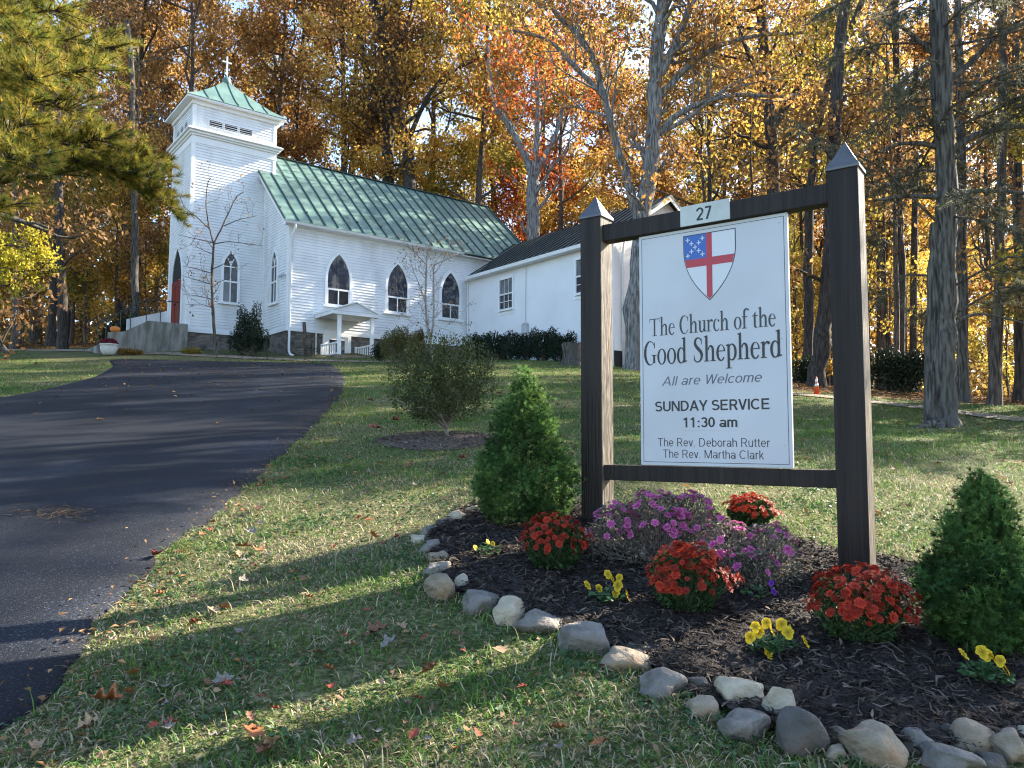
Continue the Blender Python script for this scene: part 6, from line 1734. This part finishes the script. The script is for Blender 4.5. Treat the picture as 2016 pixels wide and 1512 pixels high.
# large root flare at the left edge
custom_tree('oak_tree', 'thick grey trunk foot at the far left edge of the lawn', 24, [([(-42, 692), (-44, 640), (-46, 500), (-50, 200), (-54, -60)], .42, .3), ([(-30, 670), (-2, 680), (18, 694)], .2, .06)], 'bark_grey', 'russet', 1500, .2, .12, .45, 340, twigs=8, twigL=2.4)
# yellow maple boughs at the left
custom_tree('maple_tree', 'bright yellow maple with flat leaf layers at the left edge of the photo', 27, [([(-70, 690), (-66, 600), (-58, 520), (-40, 486), (20, 480), (60, 492)], .10, .02), ([(-60, 560), (-10, 536), (50, 534), (104, 526)], .05, .012), ([(-60, 600), (0, 560), (60, 556)], .04, .012)], 'bark', 'bright yellow green', 3000, .12, .09, .13, 341, twigs=18, twigL=.75, up=-.12)

# bare young tree by the church front, dogwood before the nave
custom_tree('young_tree', 'bare young dark-barked tree in front of the tower wall', 28.3,
    [([(426, 692), (421, 640), (418, 580), (417, 530), (421, 480)], .068, .042), ([(421, 482), (410, 440), (405, 400), (408, 360), (415, 350)], .035, .012), ([(421, 480), (438, 445), (452, 415), (466, 385), (480, 378)], .035, .012), ([(412, 450), (385, 425), (362, 408), (352, 380)], .026, .008), ([(440, 445), (470, 432), (505, 425)], .02, .007),
     ([(423, 480), (450, 475), (490, 480), (518, 484)], .022, .006), ([(420, 478), (385, 470), (350, 462)], .02, .006), ([(418, 530), (440, 520), (462, 508)], .02, .006), ([(417, 500), (395, 490), (372, 478)], .016, .005), ([(417, 538), (390, 530), (360, 524)], .02, .006), ([(416, 560), (385, 550), (355, 542)], .018, .005), ([(418, 590), (390, 582), (360, 580)], .018, .005), ([(419, 606), (395, 598), (365, 600)], .016, .005)],
    'bark', 'russet', 110, .12, .06, .08, 350, twigs=9, twigL=.75, maxl=2, kids=(3, 2), sides=6, min_r=.007)
M['bark_pale'] = pmat('pale_twigs', (0.20, 0.17, 0.14), (0.36, 0.32, 0.28), .8, 12)
custom_tree('dogwood_tree', 'slim two-stemmed dogwood with pale twigs in front of the nave windows', 26.0,
    [([(850, 700), (848, 665), (840, 640), (838, 600), (838, 560), (840, 520)], .055, .03), ([(848, 665), (853, 640), (854, 590), (853, 545), (855, 520)], .045, .025), ([(840, 522), (820, 500), (800, 485)], .02, .006), ([(838, 600), (826, 560), (812, 530), (806, 505)], .018, .006), ([(855, 522), (880, 510), (905, 500)], .02, .006), ([(840, 520), (842, 490), (850, 470)], .02, .006), ([(854, 540), (870, 520), (890, 470)], .018, .006), ([(848, 650), (825, 632), (800, 640)], .012, .004), ([(853, 640), (880, 650), (895, 655)], .012, .004), ([(838, 580), (805, 590), (778, 600)], .010, .003), ([(853, 590), (890, 610), (920, 615)], .010, .003)],
    'bark_pale', 'russet', 420, .075, .04, .10, 351, twigs=11, twigL=.75, maxl=2, kids=(4, 3), sides=6, min_r=.007)

# big pine overhanging from the left: trunk outside the frame, boughs of needle tufts
M['pine'] = leafmat('pine_needles', (0.10, 0.155, 0.028), (0.40, 0.30, 0.05), .5, .5)
PY = 15.0
pine = None
base = on(*at(-190, 780, PY)[:2])
pine = empty('pine_tree', lat(base)); tag(pine, 'large pine with yellow-green needles overhanging the upper left of the photo', 'tree')
r_ = np.random.default_rng(360); mb = MB()
mb.tube([(0, 0, -.2), (.1, 0, 4), (.25, .1, 8), (.3, .1, 13)], [.34, .28, .22, .12], 10, False)
mb.build('trunk', M['bark'], pine, True)
mb = MB(); Ps, Ds = [], []
def bough(p0, p1, sag, dens, wid):
    A, B = at(*p0) - base, at(*p1) - base; L_ = np.linalg.norm(B - A); n_ = 10
    t = np.linspace(0, 1, n_); Q = A + (B - A) * t[:, None] + np.array([0, 0, 1]) * (sag * np.sin(np.pi * t))[:, None] + r_.normal(0, .05, (n_, 3))
    mb.tube(Q, np.linspace(.06, .012, n_), 6, False)
    for _ in range(int(dens * L_)):
        tt_ = r_.uniform(.25, 1.0); q = tt_ * (n_ - 1); i = min(int(q), n_ - 2); c0_ = Q[i] + (Q[i + 1] - Q[i]) * (q - i)
        s = unit(np.cross(B - A, np.array([0, 0, 1.0]))) * r_.choice([-1, 1]); d_ = unit(unit(B - A) * r_.uniform(.3, 1) + s * r_.uniform(.1, 1) + np.array([0, 0, r_.uniform(-.5, .5)]))
        l_ = wid * r_.uniform(.5, 1.2); e_ = c0_ + d_ * l_ + np.array([0, 0, .08])
        mb.tube([c0_, (c0_ + e_) / 2, e_], [.012, .008, .005], 4, False)
        for u in (.4, .58, .75, .88, 1.0):
            Ps.append(c0_ + (e_ - c0_) * u); Ds.append(d_ + np.array([0, 0, .35]) + r_.normal(0, .25, 3))
for b_ in (((-150, 420, PY), (60, 250, 13.6), .3, 26, .62), ((-150, 200, PY), (190, 150, 14.2), .35, 28, .66), ((-160, 100, PY), (120, 20, 14), .3, 26, .66), ((-150, 330, PY), (215, 285, 14.6), .3, 30, .62),
           ((-150, 400, PY), (250, 330, 16.2), .25, 24, .6), ((-150, 20, PY), (140, -60, 15), .3, 22, .66), ((-140, 260, PY), (150, 215, 16), .35, 28, .62), ((-150, 120, PY), (225, 100, 16.4), .3, 24, .62),
           ((-150, 480, PY), (40, 400, 13.2), .2, 14, .5), ((-150, 300, PY), (60, 330, 12.8), .2, 26, .6), ((-150, 30, PY), (60, 80, 12.8), .3, 28, .62), ((-150, 180, PY), (70, 170, 12.8), .3, 28, .62),
           ((-100, 330, PY), (310, 360, 15.0), .35, 20, .45), ((180, 300, 15.2), (345, 415, 15.4), .15, 26, .42), ((170, 290, 15.2), (330, 330, 15.6), .15, 24, .42), ((150, 300, 15.1), (300, 400, 15.6), .1, 22, .42)):
    bough(*b_)
V, F, c = needle_tufts(np.array(Ps), np.array(Ds), 26, .16, .0095, r_, .55)
link('crown', fast_mesh('crown', V, [F], c), M['pine'], pine); mb.build('branch', M['bark_dark'], pine)

# unseen trees added beyond the right edge to shade lawn, drive and bed
POLE = [proto_tree(270, 24, .30, .62, 3.6, 8, 2600, .25, .15, .45, lean=.004)]
CONE_ = [proto_tree(271, 17, .22, .06, 2.2, 46, 15000, .20, .13, .22, 1, (5, 3))]
sxy = (math.sin(SUN_AZ), math.cos(SUN_AZ))
def sq(s, q): return s * sxy[0] + q * sxy[1], s * sxy[1] - q * sxy[0]     # s metres towards the sun, q across
SHADE = [('pole', 17.5, 6.6, 'russet', .85, 'unseen high-crowned russet oak added for shade outside the right edge'), ('pole', 23, 8.8, 'rust brown', 1.05, 'unseen high-crowned rust brown oak added for shade outside the right edge'), ('open', 27, 7.5, 'olive gold', 1.0, 'unseen thin-leaved olive gold oak added for shade far outside the right edge'), ('mid', 16.5, 5.6, 'russet', .52, 'unseen small russet maple added for shade outside the right edge'),
         ('mid', 12.5, -.5, 'olive gold', .82, 'unseen olive gold maple added for shade outside the right edge nearest the camera'), ('tall', 27, 12.6, 'russet', .72, 'unseen russet oak added for shade outside the right edge at the wood line'),
         ('mid', 18.0, 7.2, 'olive gold', .60, 'unseen small olive maple added for shade outside the right edge'), ('mid', 23.0, 9.4, 'rust brown', .78, 'unseen small rust brown maple added for shade outside the right edge'), ('tall', 36, 23.5, 'rust brown', .9, 'unseen rust brown oak added for shade farthest outside the right edge')]
for k_, s_, q_, h_, sc__, lb in SHADE:
    x_, y_ = sq(s_, -q_); o_ = put_tree(k_, x_, y_, h_, sc__, tr, label=lb); o_.scale = (sc__,) * 3

# ------------------------------------------------------------------ grass and fallen leaves
gr = np.random.default_rng(500)
def lawn_ok(x, y):
    ok = ~on_drive(x, y, .02) & ~in_bed(x, y) & (wood_mask(x, y) < .5)
    u = (x - CORG[0]) * cU[0] + (y - CORG[1]) * cU[1]; v = (x - CORG[0]) * cV[0] + (y - CORG[1]) * cV[1]
    inch = ((u > -.1) & (v < .25) & (v > -9)) | ((u > -6) & (u < 0) & (v < -2.4) & (v > -6)) | ((u > LW - .1) & (u < LW + 6) & (v < WW + .1) & (v > 0))
    front = (u > -8) & (u < LW) & (v < 2.2)
    sp_ = np.hypot(x - _SHR[0], (y - _SHR[1]) * 1.2) < .62
    return ok & ~inch & ~front & ~sp_
_SHR = gp(878, 866)
def snoise(x, y):
    return (np.sin(x * 1.7 + 2 * np.sin(y * .9)) + np.sin(y * 2.3 + 1.5 * np.sin(x * 1.1 + 2)) + .6 * np.sin(x * 5.1 - y * 4.3)) / 2.6
bands = [(1.7, 3.2, 11000), (3.2, 5, 7500), (5, 7.5, 4000), (7.5, 11, 2100), (11, 16, 1000), (16, 24, 480), (24, 32, 240)]
XS, YS, SC = [], [], []
for (y0, y1, dn) in bands:
    xm = (1.05 if y1 < 12 else .78) * y1 + .5; n = int(dn * (y1 - y0) * 2 * xm)
    x = gr.uniform(-xm, xm, n); y = gr.uniform(y0, y1, n); k = (np.abs(x) < (1.05 if y1 < 12 else .78) * y + .4)
    x, y = x[k], y[k]; k = lawn_ok(x, y) & (gr.uniform(0, 1, len(x)) < np.maximum(.22, .68 + .62 * snoise(x * 1.3, y * 1.3) + .25 * snoise(x * 4.1 + 3, y * 4.3))); XS.append(x[k]); YS.append(y[k]); SC.append(np.full(k.sum(), 1.0 if y0 < 5 else (1 + .055 * (y0 - 3))))
_bd = np.concatenate([BED, BED[:1]]); _sg = []
for a_, b_ in zip(_bd[:-1], _bd[1:]):
    k = int(np.linalg.norm(b_ - a_) * 900); t_ = gr.uniform(0, 1, (k, 1)); _sg.append(a_ + (b_ - a_) * t_ + gr.normal(0, .055, (k, 2)))
_sg = np.concatenate(_sg); _k = lawn_ok(_sg[:, 0], _sg[:, 1]); XS.append(_sg[_k, 0]); YS.append(_sg[_k, 1]); SC.append(np.full(_k.sum(), 1.15))
x, y, s = map(np.concatenate, (XS, YS, SC)); n = len(x)
z = hz(x, y)
nz = snoise(x * .8, y * .8) + .5 * snoise(x * 3, y * 3)
dry = np.clip(.47 - .38 * nz + gr.normal(0, .22, n) - .46 * np.clip((y - 5.5) / 5, 0, 1) , 0, 1)
ln = gr.gamma(4.5, .0074, n) * (1.2 - .3 * dry) * np.minimum(s, 1.5); wd = gr.uniform(.0017, .0036, n) * s
az = gr.uniform(0, 6.283, n); tilt = np.clip(gr.normal(1.08, .32, n) + .22 * dry, .1, 1.5)
d0 = np.stack([np.cos(az) * np.sin(tilt * .6), np.sin(az) * np.sin(tilt * .6), np.cos(tilt * .6)], -1)
d1 = np.stack([np.cos(az) * np.sin(tilt * 1.25), np.sin(az) * np.sin(tilt * 1.25), np.cos(tilt * 1.25)], -1)
sd_ = unit(np.stack([-np.sin(az), np.cos(az), gr.normal(0, .3, n)], -1))
B0 = np.stack([x, y, z - .004], -1); B1 = B0 + d0 * (ln * .5)[:, None]; B2 = B1 + d1 * (ln * .55)[:, None]; B2[:, 2] = np.maximum(B2[:, 2], z + .004)
V = np.stack([B0 - sd_ * wd[:, None], B0 + sd_ * wd[:, None], B1 - sd_ * (wd * .8)[:, None], B1 + sd_ * (wd * .8)[:, None], B2], 1).reshape(-1, 3)
o5 = (np.arange(n) * 5)[:, None]
green = np.array([.046, .132, .026]) * gr.uniform(.6, 1.6, (n, 1)) + np.array([.085, .06, .005]) * gr.uniform(0, 1, (n, 1))
straw = np.array([.40, .345, .22]) * gr.uniform(.4, 1.35, (n, 1))
isd = (gr.uniform(0, 1, n) < dry)[:, None]
cl = np.where(isd, straw, green)
M['grass'] = vcol_mat('grass_blades', .65, .35, .25)
grass = link('grass', fast_mesh('grass', V, [o5 + np.array([[0, 1, 3, 2]]), o5 + np.array([[2, 3, 4]])], np.repeat(cl, 5, 0)), M['grass'])
tag(grass, 'short patchy grass, part green and part dry straw', 'grass', kind='stuff')
# leaf crumbs and twigs sunk into the near lawn
n = 2600; x = gr.uniform(-3.5, 3.2, n * 2); y = 1.8 + 7 * gr.uniform(0, 1, n * 2) ** 1.4; k = lawn_ok(x, y); x, y = x[k][:n], y[k][:n]; n = len(x)
V, F, c = leaf_cloud(np.stack([x, y, hz(x, y) + gr.uniform(.004, .022, n)], -1), unit(gr.normal(size=(n, 3)) * np.array([1, 1, .22])), gr.uniform(.012, .05, n), gr.uniform(.004, .02, n), gr, .3)
M['crumbs'] = leafmat('leaf_crumbs', (0.07, 0.04, 0.022), (0.36, 0.24, 0.14), .2, .8)
tag(link('leaf_litter', fast_mesh('leaf_litter', V, [F], c), M['crumbs']), 'crumbs of dead leaves and straw sunk in the near lawn', 'leaf litter', kind='stuff')
# broad-leaved weeds in the near lawn
n = 2600; x = gr.uniform(-3.5, 3, n * 3); y = gr.uniform(1.8, 7.5, n * 3); k = lawn_ok(x, y) & (snoise(x * 2.2 + 4, y * 2.2) > .05); x, y = x[k][:n], y[k][:n]; n = len(x)
Cc = np.stack([np.repeat(x, 4), np.repeat(y, 4), np.repeat(hz(x, y), 4) + .018], -1) + gr.normal(0, .014, (n * 4, 3)) * np.array([1, 1, .35])
D = unit(gr.normal(size=(n * 4, 3)) * np.array([1, 1, .3]))
V, F, c = leaf_cloud(Cc, D, gr.uniform(.016, .034, n * 4), gr.uniform(.010, .018, n * 4), gr, .1)
M['weed'] = leafmat('weed_leaves', (0.03, 0.085, 0.03), (0.07, 0.125, 0.05), .25, .5)
tag(link('lawn_weeds', fast_mesh('lawn_weeds', V, [F], c), M['weed']), 'small round-leaved weeds among the grass', 'weeds', kind='stuff')
# leaf litter: woods floor, specks along the top of the drive, needles near its left
n = 42000; x = gr.uniform(-34, 34, n * 3); y = gr.uniform(12, 52, n * 3); k = (wood_mask(x, y) > .35) & (np.abs(x) < .75 * y + 2); x, y = x[k][:n], y[k][:n]
n2_ = 1700; x2 = gr.uniform(-14, -2, n2_); y2 = gr.uniform(9, 29, n2_) ** 1.0; k = gr.uniform(0, 1, n2_) < ((y2 - 7) / 22) ** 1.5; x2, y2 = x2[k], y2[k]
n3_ = 1500; x3 = gr.uniform(-9, 12, n3_); y3 = gr.uniform(5, 27, n3_); k = lawn_ok(x3, y3); x3, y3 = x3[k], y3[k]
y4 = 2 + 13 * gr.uniform(0, 1, 700) ** 1.3; x4 = np.interp(y4, ys, xr) + gr.normal(.07, .13, 700)
x3, y3 = np.concatenate([x3, x4]), np.concatenate([y3, y4])
x, y = np.concatenate([x, x2, x3]), np.concatenate([y, y2, y3])
C = np.stack([x, y, hz(x, y) + np.where(on_drive(x, y), .05, .03)], -1); n = len(x)
D = unit(gr.normal(size=(n, 3)) * np.array([1, 1, .25]))
size = np.where(np.arange(n) < n - len(x2) - len(x3), 1.0, .62); size[n - 700:] = gr.uniform(.10, .36, 700)
V, F, c = leaf_cloud(C, D, gr.uniform(.09, .17, n) * size, gr.uniform(.05, .09, n) * size, gr, .3, flat=True)
M['litter'] = leafmat('leaf_litter', (0.13, 0.062, 0.025), (0.36, 0.22, 0.10), .2, .8)
tag(link('leaf_litter', fast_mesh('leaf_litter', V, [F], c), M['litter']), 'brown fallen leaves covering the woods floor and scattered thinly on drive and lawn', 'leaf litter', kind='stuff')
Pn = np.array([gp(*q) for q in [(110 + gr.normal(0, 42), 1022 + gr.normal(0, 9)) for _ in range(150)]]); Pn[:, 2] = hz(Pn[:, 0], Pn[:, 1]) + .048
V, F, c = needle_tufts(Pn, gr.normal(size=(len(Pn), 3)) * np.array([1, 1, .02]), 2, .10, .004, gr, .1)
V[:, 2] = hz(V[:, 0], V[:, 1]) + .048 + .004 * gr.uniform(0, 1, len(V))
M['needle_litter'] = leafmat('fallen_needles', (0.06, 0.036, 0.022), (0.15, 0.095, 0.05), 0, .8)
tag(link('fallen_needles', fast_mesh('fallen_needles', V, [F], c), M['needle_litter']), 'thin patch of brown pine needles on the dark driveway', 'pine needles', kind='stuff')

# low brush under the far trees
n = 26000; x = gr.uniform(-48, 48, n); y = gr.uniform(47, 66, n); k = np.abs(x) < .8 * y; x, y = x[k], y[k]; n = len(x)
V, F, c = leaf_cloud(np.stack([x, y, hfar(x, y) + gr.gamma(2, .7, n)], -1), gr.normal(size=(n, 3)), gr.uniform(.22, .45, n), gr.uniform(.14, .26, n), gr, .2)
M['brush'] = leafmat('brush_leaves', (0.11, 0.07, 0.03), (0.38, 0.25, 0.06), .5, .7)
tag(link('undergrowth', fast_mesh('undergrowth', V, [F], c), M['brush']), 'low brown brush under the far trees', 'undergrowth', kind='stuff')
# far woods closing the view between the trunks
n = 60000; a = gr.uniform(-1.02, 1.02, n); rr = gr.uniform(84, 112, n); x, y = rr * np.sin(a), rr * np.cos(a)
hh = 24 * (.75 + .25 * np.sin(a * 23) * np.cos(a * 9 + 1)); z = hfar(x, y) + hh * gr.uniform(0, 1, n) ** 1.25
cg = np.clip(.5 + .35 * np.sin(a * 37 + z * .3) + gr.normal(0, .2, n), 0, 1)
V, F, c = leaf_cloud(np.stack([x, y, z], -1), gr.normal(size=(n, 3)), gr.uniform(.6, 1.1, n), gr.uniform(.4, .65, n), gr, .2, cg)
M['farwoods'] = leafmat('far_woods', (0.13, 0.065, 0.022), (0.42, 0.24, 0.04), .45, .7)
tag(link('distant_woods', fast_mesh('distant_woods', V, [F], c), M['farwoods']), 'far golden brown woods seen between the trunks', 'woods', kind='stuff')

n = 1500; a = gr.uniform(0, 6.283, n); rr = .70 * gr.uniform(0, 1, n) ** .5; x, y = _SHR[0] - .08 + rr * np.cos(a), _SHR[1] - .05 + rr * .8 * np.sin(a)
az = gr.uniform(0, 6.283, n); D = np.stack([np.cos(az), np.sin(az), gr.normal(0, .2, n)], -1)
V, F, c = leaf_cloud(np.stack([x, y, hz(x, y) + .045 * (1 - (rr / .72) ** 2) + gr.uniform(.008, .03, n)], -1), D, gr.uniform(.03, .08, n), gr.uniform(.006, .014, n), gr, .3)
M['oldchips'] = leafmat('old_bark_chips', (0.045, 0.032, 0.025), (0.22, 0.17, 0.135), 0, .9)
tag(link('bark_mulch', fast_mesh('bark_mulch', V, [F], c), M['oldchips']), 'greyish bark chips ringing the loose olive shrub', 'mulch', kind='stuff')

# single fallen leaves
def oak_leaf(seed):
    r = np.random.default_rng(seed); n = 34; lob = r.integers(3, 5)
    V, F = [(0, 0, 0)], []
    pts = []
    for i in range(n):
        t = i / (n - 1); wv = math.sin(math.pi * t ** .85) * .27 * (1 + .34 * math.cos(2 * math.pi * (lob * t + .05 * r.normal()))) + .012
        pts.append((t - .5, wv))
    out = pts + [(a, -b * r.uniform(.85, 1.1)) for a, b in pts[::-1]]
    cu, tw = r.uniform(.6, 1.8), r.normal(0, .9)
    def zf(x_, y_): return cu * y_ * y_ * 1.6 + tw * x_ * y_ + r.normal(0, .008) + .25 * cu * x_ * x_
    k0 = len(pts); mid = [(x_, 0.0) for x_, _ in pts]
    Vv = [(x_, y_, zf(x_, y_)) for x_, y_ in pts] + [(x_, 0, zf(x_, 0) - .012) for x_, _ in pts] + [(x_, -y_, zf(x_, -y_)) for x_, y_ in pts]
    Fq = []
    for i in range(n - 1): Fq += [(i, i + 1, n + i + 1, n + i), (n + i, n + i + 1, 2 * n + i + 1, 2 * n + i)]
    return fast_mesh('fallen_leaf', np.array(Vv), [np.array(Fq)], None, True)
LEAVES = [oak_leaf(600 + i) for i in range(7)]
LC = {'orange brown': ((0.20, 0.065, 0.022), (0.32, 0.125, 0.045)), 'tan': ((0.22, 0.135, 0.07), (0.36, 0.245, 0.14)), 'pale grey': ((0.12, 0.10, 0.08), (0.21, 0.185, 0.155)), 'dark brown': ((0.10, 0.045, 0.025), (0.19, 0.09, 0.05)), 'red': ((0.19, 0.03, 0.018), (0.28, 0.06, 0.03))}
LMAT = {k: pmat(k.replace(' ', '_') + '_leaf', v[0], v[1], .7, 9, spec=.3) for k, v in LC.items()}
for m_ in LEAVES: m_.materials.append(LMAT['tan'])
def fallen(px, py, w, colr, zone):
    P = gp(px, py)
    o = bpy.data.objects.new('fallen_leaf', LEAVES[int(gr.integers(7))]); col.objects.link(o)
    o.material_slots[0].link = 'OBJECT'; o.material_slots[0].material = LMAT[colr]
    s = w * P[1] / FPX * .92
    o.scale = (s, s * gr.uniform(.8, 1.2), s * gr.uniform(.7, 1.3)); o.location = (P[0], P[1], h1(P[0], P[1]) + .028 + .05 * s)
    o.rotation_euler = (gr.normal(.12, .25), gr.normal(0, .25), gr.uniform(0, 6.28))
    tag(o, None, 'leaf', 'single fallen leaves on the lawn'); reg(o, f'{colr} fallen oak leaf {zone}', -py, 'counting from the nearest')
DE, ML, FR, RL = 'in the grass beside the driveway edge', 'on the lawn around the loose shrub', 'on the shaded front lawn', 'on the lawn right of the sign'
for f in [(505, 1012, 44, 'dark brown', DE), (511, 1040, 30, 'tan', DE), (492, 1058, 42, 'pale grey', DE), (476, 1086, 38, 'orange brown', DE), (507, 1094, 36, 'orange brown', DE), (462, 1106, 20, 'orange brown', DE), (484, 1114, 26, 'pale grey', DE), (492, 1126, 32, 'orange brown', DE), (484, 1156, 32, 'pale grey', DE), (310, 1102, 40, 'red', DE),
          (740, 848, 36, 'red', ML), (780, 832, 22, 'red', ML), (910, 908, 22, 'red', ML), (806, 921, 28, 'red', ML), (968, 846, 20, 'orange brown', ML), (982, 778, 16, 'red', ML), (735, 1063, 28, 'orange brown', ML), (728, 792, 18, 'dark brown', ML), (820, 962, 24, 'pale grey', ML), (725, 938, 22, 'pale grey', ML),
          (260, 1342, 42, 'orange brown', DE), (205, 1397, 70, 'orange brown', DE), (170, 1448, 50, 'tan', DE), (496, 1462, 84, 'orange brown', FR), (528, 1486, 62, 'tan', FR), (520, 1500, 60, 'dark brown', FR), (440, 1356, 46, 'pale grey', FR), (384, 1240, 38, 'orange brown', FR), (420, 1214, 34, 'tan', FR), (440, 1210, 36, 'orange brown', FR), (742, 1258, 54, 'dark brown', FR), (772, 1278, 52, 'pale grey', FR), (790, 1248, 34, 'tan', FR),
          (986, 1296, 44, 'tan', FR), (742, 1458, 34, 'pale grey', FR), (872, 1370, 44, 'orange brown', FR), (1100, 1452, 44, 'orange brown', FR), (1182, 1482, 44, 'orange brown', FR), (846, 1336, 46, 'dark brown', FR), (70, 1490, 50, 'tan', FR), (620, 1300, 36, 'dark brown', FR), (560, 1240, 30, 'pale grey', FR), (470, 1258, 34, 'pale grey', FR), (640, 1180, 30, 'tan', FR), (900, 1262, 28, 'dark brown', FR),
          (1976, 914, 16, 'red', RL), (1846, 918, 14, 'orange brown', RL), (1790, 1006, 26, 'dark brown', RL), (1880, 990, 22, 'dark brown', RL), (1820, 870, 12, 'tan', RL), (1930, 880, 14, 'tan', RL), (1760, 930, 16, 'dark brown', RL), (1600, 846, 12, 'tan', RL), (1990, 960, 18, 'orange brown', RL)]: fallen(*f)
for _ in range(190):
    px_, py_ = gr.uniform(260, 1130), gr.uniform(760, 1500)
    if _ % 3 == 0:
        y_ = gr.uniform(2.6, 8.5); x_ = float(np.interp(y_, ys, xr)) + abs(gr.normal(.08, .3)); px_ = 1008 + FPX * x_ / (y_ * 1.0); py_ = 866 - FPX * (h1(x_, y_) - 1.5) / y_
    P = gp(px_, py_)
    if lawn_ok(np.array([P[0]]), np.array([P[1]]))[0]: fallen(px_, py_, gr.uniform(.025, .065) * FPX / P[1], ['orange brown', 'tan', 'dark brown', 'pale grey', 'red'][int(gr.integers(5))], FR if py_ > 1180 else ML if px_ > 620 else DE)

# ------------------------------------------------------------------ finish labels that need an order to tell alike things apart
from collections import defaultdict
by = defaultdict(list)
for o, base, key, order in REG: by[base].append((key, o, order))
for base, lst in by.items():
    lst.sort(key=lambda t: t[0])
    if len(lst) == 1: lst[0][1]['label'] = base; continue
    for i, (_, o, order) in enumerate(lst):
        o['label'] = f'{base}, {ORD[i] if i < 20 else str(i + 1) + "th"} {order}' if order == 'from the left' else f'{base}, {ORD[i] if i < 20 else str(i + 1) + "th"} nearest'
